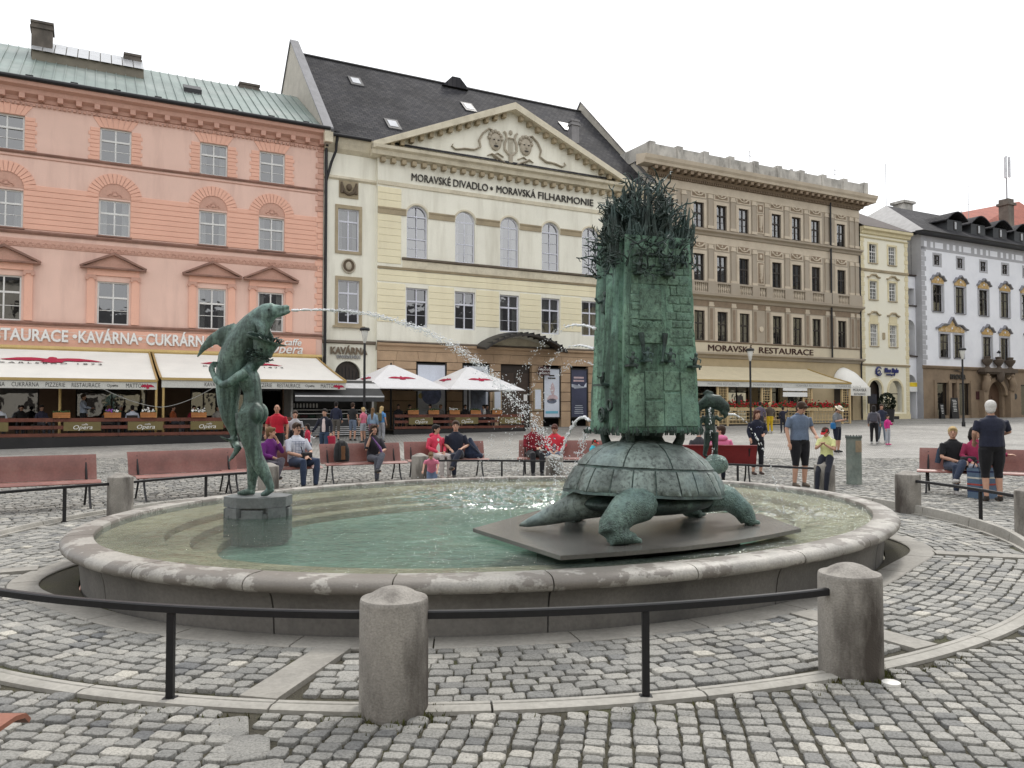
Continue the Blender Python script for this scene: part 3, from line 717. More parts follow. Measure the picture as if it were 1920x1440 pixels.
# eaves: soffit mouldings, modillions, dentils, gutter
ring_profile(pk, 'cornice', m_peachd, [(0, 16.1), (.06, 16.12), (.08, 16.3), (.30, 16.42), (.34, 16.62), (.55, 16.72), (.6, 16.95), (.0, 16.95)], PU0, PU1)
u = PU0 + .3
while u < PU1 - .2:
    pk.box('modillion', m_peachd, u, u+.24, .08, .34, 16.16, 16.40); u += .78
g = M(); u = PU0
while u < PU1: g.box(u, u+.12, -.10, .0, 15.92, 16.06); u += .21
o = pk.put(g, 'dentil_band', m_peachd); o['kind'] = 'stuff'
g = M(); g.rings([[(u, -.62-.11*math.cos(a), 17.0+.11*math.sin(a)) for a in np.linspace(0, TAU, 10, endpoint=False)] for u in (PU0, PU1+.2)]); pk.put(g, 'gutter', m_iron, smooth=60)
m_roofg = mt('green_sheet_roof', (.235, .29, .265), .45, metal=.35, var=.2, scale=.8, stain=(.36, .38, .36), samt=.6, sscale=.5, bump=.08)
prise = (21.0-16.95)/6.5
g = M(); g.add([(PU0, -.55, 16.97), (PU1-.15, -.55, 16.97), (PU1-.15, 6, 21.0), (PU0, 6, 21.0), (PU1-.15, 12.5, 16.97), (PU0, 12.5, 16.97)], [(0, 1, 2, 3), (3, 2, 4, 5)]); roof = pk.put(g, 'roof', m_roofg)
g = M(); u = PU0 + .2
while u < PU1 - .2:
    g.add([(u-.02, -.55, 16.98), (u+.02, -.55, 16.98), (u+.02, -.55, 17.03), (u-.02, -.55, 17.03), (u-.02, 6, 21.01), (u+.02, 6, 21.01), (u+.02, 6, 21.06), (u-.02, 6, 21.06)], [(0,1,2,3), (3,2,6,7), (0,3,7,4), (1,5,6,2)]); u += .46
g.build('roof_seams', m_roofg, roof)['kind'] = 'stuff'
u = PU0 + .6
while u < PU1 - .5:
    M().box(u-.16, u+.16, -.12, -.04, 17.28, 17.36).box(u-.03, u+.03, -.1, -.06, 17.2, 17.3).build('snow_guard', m_iron, roof); u += 1.85
# long skylight housing with a stone chimney at each end
m_conc = mt('sooty_render', (.15, .13, .11), .9, var=.3, scale=1.5, stain=(.05, .045, .04), samt=.7, sscale=1.0, sst=(1, 1, .3), bump=.3)
def rz_(y): return 16.97 + (y+.55)*(21.0-16.97)/6.55
g = M(); y0, y1 = 3.6, 5.4
g.add([(-17.0, y0, rz_(y0)), (-11.8, y0, rz_(y0)), (-11.8, y0, rz_(y0)+.5), (-17.0, y0, rz_(y0)+.5), (-17.0, y1, rz_(y1)+.6), (-11.8, y1, rz_(y1)+.6), (-17.0, y1, rz_(y1)), (-11.8, y1, rz_(y1))], [(0,1,2,3), (3,2,5,4), (1,7,5,2), (0,3,4,6)])
g.build('skylight_house', mt('skylight_side', (.20, .18, .14), .8), roof)
m_slglass = mt('wired_glass', (.42, .43, .44), .25, metal=.2, var=.1)
for k in range(10):
    a = -17.05 + .53*k; M().add([(a, y0-.15, rz_(y0)+.48), (a+.49, y0-.15, rz_(y0)+.48), (a+.49, y1, rz_(y1)+.64), (a, y1, rz_(y1)+.64)], [(0, 1, 2, 3)]).build('skylight_pane', m_slglass, roof)
def chimney(B_, u, y, w, z0, z1, cap=True, m=None, parent=None):
    g = M(); g.box(u-w/2, u+w/2, y-w*.4, y+w*.4, z0, z1)
    if cap: g.box(u-w/2-.07, u+w/2+.07, y-w*.4-.07, y+w*.4+.07, z1-.3, z1-.18); g.box(u-w/2-.05, u+w/2+.05, y-w*.4-.05, y+w*.4+.05, z1-.02, z1+.1)
    return g.build('chimney', m or m_conc, parent) if parent else B_.put(g, 'chimney', m or m_conc)
chimney(pk, -16.6, 4.6, .95, 19.2, 21.75, parent=roof); chimney(pk, -12.3, 5.3, .8, 20, 21.25, parent=roof); chimney(pk, -5.9, 6.3, 1.1, 20.3, 21.15, parent=roof)
o = M().add([(-9.9, 2.2, rz_(2.2)+.05), (-9.0, 2.2, rz_(2.2)+.05), (-9.0, 3.0, rz_(3.0)+.25), (-9.9, 3.0, rz_(3.0)+.25), (-9.9, 2.2, rz_(2.2)+.28), (-9.0, 2.2, rz_(2.2)+.28)], [(0,1,5,4), (4,5,2,3), (0,4,3), (1,2,5)]).build('roof_hatch', m_iron, roof)
# string courses
for z, h, d in ((13.62, .14, .10), (9.86, .18, .12), (5.62, .16, .14), (13.45, .06, .04), (5.5, .06, .05)): ring_profile(pk, 'string_course', m_trimd if h > .1 else m_peachd, [(0, z), (d*.5, z), (d, z+h*.5), (d, z+h*.8), (0, z+h)], PU0, PU1)
ring_profile(pk, 'ornament_frieze', m_peachd, [(0, 9.25), (.03, 9.27), (.045, 9.45), (.03, 9.62), (0, 9.64)], PU0, PU1)
g = M(); u = PU0
while u < PU1-.2:
    for k in range(5): a = math.pi*k/4; g.ball((u+.13-.10*math.cos(a), -.05, 9.36+.12*math.sin(a)), (.03, .02, .05), 6, 4)
    u += .31
pk.put(g, 'leaf_ornament', m_peachd, smooth=60)['kind'] = 'stuff'
# peach courses of banded stucco between the middle-storey windows, brick-like window surrounds, fan arches, pediments
edges = [PU0] + [v for c, w in PW for v in (c-w/2-.02, c+w/2+.02)] + [PU1-.35]
for a, b in zip(edges[::2], edges[1::2]):
    for r_ in range(8):
        z = 10.1 + r_*.262; pk.put(M().cbox(a, b, -.035, 0, z, z+.242, .012), 'stucco_course', m_peach)
for k, z in enumerate(np.arange(5.9, 16.0, .30)):
    w_ = .30 if k % 2 else .42; pk.put(M().cbox(PU1-w_, PU1, -.05, 0, z, z+.28, .015), 'quoin', m_peach if z < 12.3 else m_peachd)
for c, w in PW:
    g = M()
    for s in (-1, 1):
        for k in range(8):
            z = 13.78 + k*.2; q = .42 if k % 2 else .5; x0, x1 = sorted((c+s*(w/2+.01), c+s*(w/2+q))); g.cbox(x0, x1, -.03, 0, z, z+.185, .012)
    for k in range(7):
        t0 = (k-3.5)/7; t1 = (k-2.5)/7-.012; sp = 1.22; P = [(c+t0*w, 15.42), (c+t1*w, 15.42), (c+t1*w*sp*1.2, 15.88+.05*(k == 3)), (c+t0*w*sp*1.2, 15.88+.05*(k == 3))]; g.prism(P, ux, 0, .035)
    pk.put(g, 'brick_surround', m_peach)
    g = M(); r0, r1 = w/2+.03, w/2+.52; zc = 11.98
    for k in range(17):
        a0 = math.pi*k/17; a1 = math.pi*(k+1)/17-.03; g.prism([(c-r0*math.cos(a0), zc+r0*math.sin(a0)), (c-r1*math.cos(a0), zc+r1*math.sin(a0)), (c-r1*math.cos(a1), zc+r1*math.sin(a1)), (c-r0*math.cos(a1), zc+r0*math.sin(a1))][::-1], ux, 0, .05)
    pk.put(g, 'brick_arch', m_peach)
    g = M(); P = [(c-r0*math.cos(math.pi*k/16), zc+r0*math.sin(math.pi*k/16)) for k in range(17)]; g.prism(P[::-1], ux, 0, .015); ty = pk.put(g, 'tympanum', m_peachd)
    g = M(); g.ball((c, -.03, zc+.16), (.10, .03, .08), 8, 5)
    for s in (-1, 1): g.tube([(c+s*.08, -.03, zc+.12), (c+s*.22, -.03, zc+.2), (c+s*.32, -.03, zc+.12), (c+s*.25, -.03, zc+.07)], .022, 5)
    for k in range(7): a = math.pi*(k+.5)/7; g.tube([(c, -.03, zc+.18), (c-.17*math.cos(a), -.03, zc+.18+.17*math.sin(a))], .014, 4)
    g.build('shell_ornament', m_peachd, ty, None, smooth=60)
    # pedimented lower window
    o = pk.put(M().prism([(c-w/2-.62, 8.55), (c+w/2+.62, 8.55), (c, 9.15)], ux, .02, .12), 'pediment', m_peachd)
    g = M()
    for s in (-1, 1):
        g.prism([(c, 9.28), (c, 9.15), (c+s*(w/2+.72), 8.52), (c+s*(w/2+.78), 8.58)][::s], ux, 0, .3)
    g.box(c-w/2-.75, c+w/2+.75, -.28, 0, 8.46, 8.54); g.build('pediment_moulding', m_trimd, o)
    pk.box('frieze', m_peach, c-w/2-.45, c+w/2+.45, 0, .08, 8.15, 8.46)
    for s in (-1, 1):
        x = c+s*(w/2+.28); p = pk.box('pilaster', m_peach, x-.17, x+.17, 0, .09, 5.8, 8.0)
        g = M(); g.box(x-.21, x+.21, -.13, 0, 8.0, 8.16)
        for q in (-1, 1): g.tube([(x+q*.17, -.16, 7.98), (x+q*.17, 0, 7.98)], .075, 8)
        g.build('capital', m_peachd, p)
# ---------- pink house: sign band, awnings, terrace
m_letw = mt('white_letters', (.82, .82, .80), .4, var=.03, bump=0)
pk.box('sign_board', m_peach, PU0, PU1-.35, 0, .06, 4.62, 5.5)
def lettering(B_, txt, size, uc, z, n, mat, off=.0, ext=.03, spacing=1.0, xs=1.0, align='CENTER', parent=None, shear=0.0, name='lettering'):
    me = text_mesh(txt, size, ext, off, align, spacing, xs, shear); me.materials.append(mat)
    return B_.inst(name, me, uc, z, n, parent)
lettering(pk, 'RESTAURACE', .78, -15.05, 4.86, .11, m_letw, .02, align='RIGHT', xs=.78)
lettering(pk, '\u2022', .8, -14.78, 4.86, .11, m_letw)
lettering(pk, 'KAV\u00c1RNA', .78, -13.35, 4.86, .11, m_letw, .02, xs=.72)
lettering(pk, '\u2022', .8, -11.95, 4.86, .11, m_letw)
lettering(pk, 'CUKR\u00c1RNA', .78, -11.7, 4.86, .11, m_letw, .02, align='LEFT', xs=.74)
lettering(pk, 'caffe', .5, -4.55, 5.1, .11, m_letw, .006, shear=.25); lettering(pk, 'Opera', .72, -4.95, 4.66, .11, m_letw, .006, shear=.3)
for z in (4.98, 5.14, 5.3):
    pk.box('sign_rail', m_letw, -18.5, -7, .06, .075, z, z+.012)
m_canvas = mt('cream_canvas', (.80, .785, .73), .85, var=.07, scale=.7, fine=.05, bump=.05); m_gold = mt('gold_rail', (.50, .36, .15), .45, metal=.5, var=.1, bump=0)
m_val = mt('valance_cloth', (.60, .60, .56), .85, var=.05, bump=.05); m_eagle = mt('crimson_print', (.42, .02, .06), .8, var=.05, bump=0); m_ink = mt('black_print', (.03, .03, .03), .7, bump=0)
ring_profile(pk, 'awning_case', m_gold, [(.05, 4.45), (.42, 4.42), (.45, 4.5), (.4, 4.62), (.05, 4.62)], PU0, PU1-.1)
def eagle_pts(s=1.0):
    up = [(-1.75, -.02), (-1.2, .24), (-.72, .30), (-.45, .24), (-.18, .16), (-.12, .38), (-.02, .42), (.12, .34), (.16, .20), (.5, .28), (.9, .27), (1.35, .12), (1.75, -.12)]
    dn = [(1.45, -.10), (1.15, -.07), (.85, -.12), (.55, -.08), (.40, -.12), (.34, -.34), (.2, -.30), (.0, -.38), (-.2, -.30), (-.42, -.34), (-.25, -.14), (-.55, -.10), (-.85, -.14), (-1.15, -.08), (-1.45, -.08)]
    return [(a*s, b*s) for a, b in up + dn]
def awning(B_, u0, u1, nz0, nz1, label, drop=.32, eagles=(), mat=None, val=True, parent=None, txt=None):
    (n0, z0), (n1, z1) = nz0, nz1; a = thing('awning', label, 'awning', (*fw((u0+u1)/2, n0), z0), FRZ, 'restaurant awnings'); um = (u0+u1)/2
    P = lambda u, f, up=0.0: (u-um, -(n1-n0)*f, (z1-z0)*f + .10*math.sin(math.pi*min(f*1.0, 1))*-.5 + up)
    g = M(); F = [0, .2, .4, .6, .8, .9, 1.0]; vs = [P(u, f) for f in F for u in (u0, u1)]
    vs += [(p[0], p[1], p[2]-.02) for p in vs]; k = len(F)*2
    fs = [(2*i, 2*i+1, 2*i+3, 2*i+2) for i in range(len(F)-1)] + [(k+2*i+1, k+2*i, k+2*i+2, k+2*i+3) for i in range(len(F)-1)] + [(0, 2, k+2, k) if False else (2*i, 2*i+2, k+2*i+2, k+2*i) for i in range(len(F)-1)] + [(2*i+3, 2*i+1, k+2*i+1, k+2*i+3) for i in range(len(F)-1)]
    g.add(vs, fs); can = g.build('canopy', mat or m_canvas, a, smooth=30)
    g = M(); y = -(n1-n0); g.box(u0-um, u1-um, y-.06, y+.06, z1-z0-.06, z1-z0+.05); g.build('front_bar', m_gold, a)
    if val:
        g = M(); g.box(u0-um+.02, u1-um-.02, y-.012, y+.006, z1-z0-.06-drop, z1-z0-.06); v = g.build('valance', m_val, a)
        for t_, uu, sz, mm, xs in txt or ():
            me = text_mesh(t_, sz, .002, 0, 'CENTER', 1.05, xs); me.materials.append(mm); link('lettering', me, None, v, (uu-um, y-.016, z1-z0-.06-drop*.5-sz*.35))
    for s in (u0, u1):
        g = M(); g.tube([P(s, f, .03) for f in F], .05, 6); g.build('side_rail', m_gold, a)
    sl_ = math.atan2(z0-z1, n1-n0); nrm = lambda p: (p[0], p[1], p[2])
    for ue, sc_ in eagles:
        pts = eagle_pts(sc_); f0 = .36; ln = math.hypot(n1-n0, z0-z1); g = M(); vs = []
        for e_, dz in ((0, .016), (1, .022)):
            for x, yy in pts: f = f0 - yy/ln*1.25; q = P(ue + x, f, .02+dz); vs.append(q)
        n_ = len(pts); g.add(vs, [tuple(range(n_, 2*n_))] + [(i, (i+1) % n_, n_+(i+1) % n_, n_+i) for i in range(n_)]); g.build('eagle_print', m_eagle, can)
        me = text_mesh('KARLSBAD 1873', .34*sc_, .003, 0, 'CENTER', 1.5); me.transform(Matrix.Rotation(-R(90) + sl_, 4, 'X')); me.materials.append(m_ink)
        q = P(ue, f0 + .27*sc_*1.4/ln + .06, .04); link('lettering', me, None, can, q)
    return a
tx = lambda u0: [('KAV\u00c1RNA', u0-5.95, .25, m_ink, .68), ('CUKR\u00c1RNA', u0-4.85, .25, m_ink, .68), ('PIZZERIE', u0-3.8, .25, m_ink, .7), ('RESTAURACE', u0-2.7, .25, m_ink, .68), ('caffe', u0-1.65, .10, m_ink, 1), ('Opera', u0-1.72, .16, m_ink, 1), ('MATTONI', u0-.82, .26, m_ink, .66)]
aw1 = awning(pk, -20.6, -11.55, (.42, 4.42), (6.0, 2.88), 'cream restaurant awning with a crimson eagle at the left edge', eagles=((-15.6, 1.15),), txt=tx(-11.55))
aw2 = awning(pk, -11.4, -3.3, (.42, 4.42), (6.0, 2.98), 'cream restaurant awning behind the bronze dolphin', eagles=((-7.5, 1.1),), txt=tx(-3.3))
for a_, uu in ((aw1, 4.4), (aw2, 3.95)):
    e = [(x*.16, y*.30) for x, y in eagle_pts()]; g = M(); g.prism(e[::-1], lambda p, q, d: (p, d, q), 0, .004)
    v = [c for c in a_.children if c.name.startswith('valance')][0]; g.build('eagle_print', m_eagle, v, (uu-.25, -5.6, -1.54-.25 if a_ is aw1 else -1.44-.25))
def post(u, n, z0, z1, r=.055, mat=None, name='awning_post', lab='', cat='post', grp=None):
    x, y = fw(u, n); o = M().lathe([(0, 0), (r*1.6, 0), (r*1.6, .04), (r, .05), (r, z1-z0), (0, z1-z0)], 10).build(name, mat or m_gold, None, (x, y, z0), smooth=40); tag(o, lab, cat, grp); return o
post(-11.58, 5.95, .2, 2.85, lab='gold awning post left of the pair at the awning joint', grp='gold awning posts'); post(-11.30, 5.95, .2, 2.85, lab='gold awning post right of the pair at the awning joint', grp='gold awning posts')
post(-15.2, 5.2, .2, 2.9, lab='gold awning post standing alone on the terrace', grp='gold awning posts')
# terrace deck, fence with boards and name plates, flower boxes
m_deck = mt('black_deck_skirt', (.022, .021, .022), .7, var=.2, bump=.1); m_rwood = mt('red_brown_wood', (.15, .048, .030), .55, var=.3, scale=3, stain=(.05, .02, .015), samt=.5, sscale=4, sst=(.3, 1, 1), bump=.1)
m_owood = mt('orange_wood', (.42, .17, .055), .5, var=.2, scale=5, bump=.08); m_plate = mt('olive_plate', (.17, .135, .052), .5, var=.1, bump=0)
def deck(u0, u1, n0, n1, z0, z1, label):
    x, y = fw((u0+u1)/2, n1); um = (u0+u1)/2; d = thing('terrace_deck', label, 'terrace', (x, y, z0), FRZ)
    M().box(u0-um, u1-um, 0, .04, 0, z1-z0).build('skirt', m_deck, d); M().box(u0-um, u1-um, .04, n1-n0, z1-z0-.06, z1-z0).build('floor_board', mt('deck_boards', (.10, .07, .05), .7), d)
    M().box(u0-um, u0-um+.04, .04, n1-n0, 0, z1-z0-.06).build('skirt', m_deck, d); M().box(u1-um-.04, u1-um, .04, n1-n0, 0, z1-z0-.06).build('skirt', m_deck, d)
    return d
def opera_plate(parent, x, y, z, w_=1.35, h_=.36):
    p = M().box(x-w_/2, x+w_/2, y-.025, y, z, z+h_).build('name_plate', m_plate, parent)
    for t_, s_, dx, dz in (('caffe', .11, .08, .22), ('Opera', .24, 0, .06)):
        me = text_mesh(t_, s_, .002, 0, 'CENTER', 1, 1.15, .25); me.materials.append(m_letw); link('lettering', me, None, p, (x+dx, y-.03, z+dz))
def fence(u0, u1, n, z, plates, label, h=.78, seg=2.3):
    x, y = fw(u0, n); f = thing('terrace_fence', label, 'fence', (x, y, z), FRZ, 'terrace fences'); L = u1-u0; k = max(1, round(L/seg))
    for i in range(k):
        a, b = L*i/k, L*(i+1)/k - .01
        for q, hh in ((.03, .13), (.33, .14), (.63, .15)):
            M().box(a, b, -.03 if q < .6 else -.07, .0 if q < .6 else .05, q, q+hh).build('rail_board', m_rwood, f)
    for i in range(k+1): M().box(L*i/k-.04, L*i/k+.04, 0.0, .07, 0, .74).build('post', m_deck, f)
    for pu in plates: opera_plate(f, pu-u0, -.04, .26)
    return f
deck(-22.5, -5.8, 0.3, 6.3, .0, .52, 'black skirted wooden terrace under the restaurant awnings')
fence(-22.5, -5.9, 6.2, .52, (-17.6, -14.35, -12.0, -9.55), 'red-brown board fence with four name plates along the restaurant terrace')
m_leaf = mt('flower_leaves', (.045, .085, .025), .8, var=.4, scale=30, bump=.2)
def flower_box(u, n, z, cols, label, w_=.62, grp='wooden flower boxes', mat=None, nb=26, big=1.0):
    x, y = fw(u, n); b = thing('flower_box', label, 'flower box', (x, y, z), FRZ, grp)
    for k in range(3): M().box(-w_/2, w_/2, -.10-.004*k, -.075, k*.075, k*.075+.066).build('slat', mat or m_owood, b)
    M().box(-w_/2+.01, w_/2-.01, -.072, .1, 0, .21).build('trough', m_deck, b)
    g = M()
    for _ in range(nb*2): g.ball((rnd.uniform(-w_/2, w_/2)*.95, rnd.uniform(-.11, .09), .2+abs(rnd.gauss(0, .05*big**1.5))), (.035*big, .03*big, .02*big), 5, 3)
    g.build('foliage', m_leaf, b)
    if cols:
        for ci, c in enumerate(cols):
            g = M(); mm = mt('petals_%d%d%d' % tuple(int(v*99) for v in c), c, .8, bump=0)
            for _ in range(nb // len(cols)): g.ball((rnd.uniform(-w_/2, w_/2)*.95 if len(cols) < 2 else rnd.uniform(-w_/2, w_/2)*.5+(ci-.5)*w_*.4, rnd.uniform(-.12, .06), .235+abs(rnd.gauss(0, .06*big**1.3))), .032*big**.8, 6, 4)
            g.build('blossoms', mm, b)
    return b
WHT = (.75, .74, .72); VIO = (.24, .06, .34)
flower_box(-15.1, 6.25, 1.31, None, 'orange wooden flower box without blooms by the gold post'); flower_box(-13.25, 6.25, 1.31, (VIO, WHT), 'orange wooden flower box with violet and white flowers')
flower_box(-11.95+.05, 6.25, 1.31, (WHT,), 'orange wooden flower box with white flowers left of the gold posts'); flower_box(-9.9, 6.25, 1.31, (WHT,), 'orange wooden flower box with white flowers left of the dolphin')
# rope slung under the awnings
x, y = fw(-11.4, 6.0)
for a_, lab in (((-13.7, 2.55), 'slack rope under the left awning'), ((-9.3, 2.6), 'slack rope under the awning behind the dolphin')):
    g = M(); g.tube([(( -11.4+(a_[0]+11.4)*k/10)+11.4, .0, 1.75+(a_[1]-1.75)*(k/10)**1.6) for k in range(11)], .014, 4); o = g.build('rope', mt('rope', (.35, .35, .33), .8), None, (x, y, 0), rz=FRZ); tag(o, lab, 'rope')
# downpipes at the corner
dp = thing('downpipe', 'black downpipe at the joint of pink house and theatre', 'downpipe', (*fw(-2.75, .12), 0), FRZ)
M().tube([(-.05, 0, .6), (-.05, 0, 14.5), (-.05, 0, 16.2)], .085, 8).build('pipe', m_iron, dp, smooth=60)
M().tube([(-.05, 0, 14.2), (.22, -.1, 15.3), (.42, -.25, 15.9), (.45, -.35, 16.8)], .075, 8).build('branch_pipe', m_iron, dp, smooth=60)
M().lathe([(0, 0), (.09, 0), (.2, .5), (.2, .62), (0, .62)], 10, (-.05, -.1, 16.1)).build('hopper', m_iron, dp, smooth=40); M().lathe([(0, 0), (.08, 0), (.17, .4), (.17, .55), (0, .55)], 10, (.45, -.3, 16.4)).build('hopper', m_iron, dp, smooth=40)
# ---------- theatre
m_cream = mt('cream_plaster', (.86, .84, .73), .9, var=.06, scale=.5, fine=.04, stain=(.60, .57, .47), samt=.7, sscale=.7, sst=(1.6, 1, .2), bump=.1)
m_yell = mt('yellow_plaster', (.85, .78, .56), .9, var=.06, scale=.6, fine=.04, stain=(.70, .62, .43), samt=.5, sscale=.7, sst=(1.6, 1, .25), bump=.1)
m_sand = mt('sandstone', (.44, .31, .20), .85, var=.16, scale=1.2, fine=.1, stain=(.23, .16, .11), samt=.5, sscale=.8, bump=.2)
m_tan = mt('tan_trim', (.40, .33, .22), .85, var=.12, scale=1.2, stain=(.2, .165, .12), samt=.5, sscale=1, bump=.15)
m_cornice = mt('cornice_cream', (.70, .64, .50), .85, var=.1, scale=1.0, stain=(.34, .30, .22), samt=.55, sscale=.9, bump=.12)
m_relief = mt('relief_stone', (.44, .39, .31), .85, var=.2, scale=4, bump=.15)
m_slate = mt('slate_roof', (.060, .060, .066), .75, var=.25, scale=.9, fine=.3, fscale=5, stain=(.11, .10, .09), samt=.5, sscale=1.2, bump=.0)
def slates():
    m, t, b = nodes('slate_tiles'); co = t.nodes.new('ShaderNodeTexCoord').outputs['Object']
    sx = t.nodes.new('ShaderNodeSeparateXYZ'); t.links.new(co, sx.inputs[0]); cb = t.nodes.new('ShaderNodeCombineXYZ'); t.links.new(sx.outputs[0], cb.inputs[0])
    mu = t.nodes.new('ShaderNodeMath'); mu.operation = 'MULTIPLY'; mu.inputs[1].default_value = 1.36; t.links.new(sx.outputs[1], mu.inputs[0]); t.links.new(mu.outputs[0], cb.inputs[1])
    br = t.nodes.new('ShaderNodeTexBrick'); br.inputs['Scale'].default_value = 1; br.inputs['Brick Width'].default_value = .34; br.inputs['Row Height'].default_value = .26; br.inputs['Mortar Size'].default_value = .018
    br.inputs['Color1'].default_value = (.036, .036, .041, 1); br.inputs['Color2'].default_value = (.066, .064, .066, 1); br.inputs['Mortar'].default_value = (.016, .016, .018, 1); t.links.new(cb.outputs[0], br.inputs['Vector'])
    n1 = noise(t, .5, 5); r1 = ramp(t, [(.35, (.75,)*3), (.65, (1.2,)*3)]); t.links.new(n1.outputs['Fac'], r1.inputs[0])
    t.links.new(mixc(t, 1.0, br.outputs['Color'], r1.outputs[0], 'MULTIPLY'), b.inputs['Base Color']); b.inputs['Roughness'].default_value = .85; b.inputs['Specular IOR Level'].default_value = .12; bumpn(t, b, br.outputs['Fac'], -.6, .03); return m
m_slates = slates()
TU0, TU1 = -2.9, 19.2
th = Bld('theatre', 'cream theatre with pediment, lyre relief and steep dark slate roof', TU0, z=.35)
AW = [2.48, 5.52, 8.5, 11.42, 14.40]
cops = [(c-.64, c+.64, 10.38, 13.45, True) for c in AW] + [(c-.66, c+.66, 6.40, 8.66) for c in AW]
sops = [(-2.09, -.89, 10.48, 12.84), (-2.06, -.86, 6.45, 8.85)]
PN = .28
th.put(wall_mesh(.1, 17.0, 5.3, 16.2, cops, n=PN, depth=.3), 'wall', m_cream)
th.put(wall_mesh(TU0, .1, .3, 16.2, sops + [(-2.2, -.75, .6, 4.35, .73)]), 'side_bay', m_cream); th.put(wall_mesh(17.0, TU1, .3, 16.2, []), 'side_bay', m_cream)
th.box('bay_return', m_cream, .1, .102, 0, PN, .3, 16.2); th.box('bay_return', m_cream, 16.998, 17.0, 0, PN, .3, 16.2)
room(th, TU0, TU1, .3, 16.2); th.box('back_wall', m_cream, TU0, TU1, -16.2, -16, 0, 16.2)
for c in AW: window(th, c, 1.28, 10.38, 13.45, 'lilac', True, n=PN-.16, curtain=.35)
for c in AW: window(th, c, 1.32, 6.40, 8.66, 'lilac', False, .66, n=PN-.16, curtain=.5, sill=m_tan)
for a, b, c, d in sops:
    o = th.put(M().box(a-.16, a, -.06, 0, c-.16, d+.2).box(b, b+.16, -.06, 0, c-.16, d+.2).box(a, b, -.06, 0, d, d+.2).box(a, b, -.06, 0, c-.16, c), 'window_surround', m_tan)
    window(th, (a+b)/2, b-a, c, d, 'lilac', False, .7, curtain=.4)
th.box('sill', m_tan, -2.35, -.55, 0, .16, 6.2, 6.3)
# rusticated yellow bands as separate courses
def courses(us, z0, z1, step, n, mat):
    z = z0
    while z < z1 - .1:
        for a, b in us: th.put(M().cbox(a, b, -n-.03, -n, z+.008, min(z+step, z1)-.014, .012), 'stucco_course', mat)
        z += step
e = [.1] + [v for c in AW for v in (c-.72, c+.72)] + [17.0]
courses(list(zip(e[::2], e[1::2])), 6.62, 8.9, .37, PN, m_yell)
courses([(.1, 1.5), (15.4, 17.0)], 9.95, 14.3, .40, PN, m_yell); courses([(.1, 17.0)], 8.92, 9.6, .36, PN, m_yell)
for z, h, d, a, b, mm in ((12.86, .28, .10, None, None, m_tan), (9.62, .14, .12, .1, 17.0, m_tan), (5.86, .0, 0, 0, 0, None)):
    if mm is None: continue
    if a is None:
        ee = [.1] + [v for c in AW for v in (c-.70, c+.70)] + [17.0]
        for p, q in zip(ee[::2], ee[1::2]): ring_profile(th, 'impost_band', mm, [(PN, z-.1), (PN+.05, z-.1), (PN+.06, z+h*.5), (PN+d, z+h*.8), (PN+d, z+h), (PN, z+h)], p, q)
    else: ring_profile(th, 'string_course', mm, [(PN, z), (PN+d*.6, z+.02), (PN+d, z+h), (PN, z+h)], a, b)
ring_profile(th, 'sill_course', mt('dark_sill', (.17, .14, .11), .8), [(PN, 10.22), (PN+.12, 10.26), (PN+.15, 10.36), (PN, 10.36)], 1.55, 17.0)
ring_profile(th, 'sill_panel', m_cornice, [(PN, 9.76), (PN+.03, 9.78), (PN+.03, 10.2), (PN, 10.22)], 1.6, 17.0)
for c in AW:   # hood moulds on the arches
    g = M(); r0, r1, zc = .66, .76, 12.81
    g.rings([[(c-r0*math.cos(a), -PN, zc+r0*math.sin(a)), (c-r1*math.cos(a), -PN, zc+r1*math.sin(a)), (c-r1*math.cos(a), -PN-.05, zc+r1*math.sin(a)), (c-r0*math.cos(a), -PN-.05, zc+r0*math.sin(a))] for a in np.linspace(0, math.pi, 17)]); th.put(g, 'arch_moulding', m_cornice)
# entablature, lettering, pediment
ring_profile(th, 'architrave', m_cornice, [(PN, 14.4), (PN+.06, 14.42), (PN+.08, 14.62), (PN, 14.64)], .1, 17.0); ring_profile(th, 'frieze', m_cream, [(PN, 14.64), (PN+.02, 14.65), (PN+.02, 15.65), (PN, 15.66)], .1, 17.0)
PL, PR, PB, PT = -.35, 17.55, 16.62, 20.42; PC = (PL+PR)/2
ring_profile(th, 'cornice', m_cornice, [(PN, 15.9), (PN+.35, 16.02), (PN+.42, 16.25), (PN+.62, 16.34), (PN+.66, 16.5), (PN, 16.56)], PL, PR)
u = .2
while u < 17.0: th.box('bracket', m_tan, u, u+.26, PN, PN+.34, 15.66, 15.9); u += .62
th.put(M().prism([(PL+.5, PB-.1), (PR-.5, PB-.1), (PC, PT-.42)], ux, PN-.1, PN), 'tympanum', m_cream)
g = M()
for s in (-1, 1):
    e0 = PL if s < 0 else PR
    P = [(PC, PT), (PC, PT-.42), (e0 - s*-0.0, PB-.34), (e0, PB)]
    vs = []
    g2 = M(); g2.prism(P[::s], ux, PN-.1, PN+.62); th.put(g2, 'raking_cornice', m_cornice)
    L = math.hypot(PC-e0, PT-PB); k = int(L/.62)
    for i in range(1, k):
        f = i/k; x = PC + (e0-PC)*f; z = PT-.42 + (PB-.34-PT+.42)*f
        if z > PB: th.put(M().prism([(x-.12, z-.18-.1), (x+.12, z-.18-.1), (x+.12, z+.02), (x-.12, z+.02)], ux, PN, PN+.36), 'bracket', m_tan)
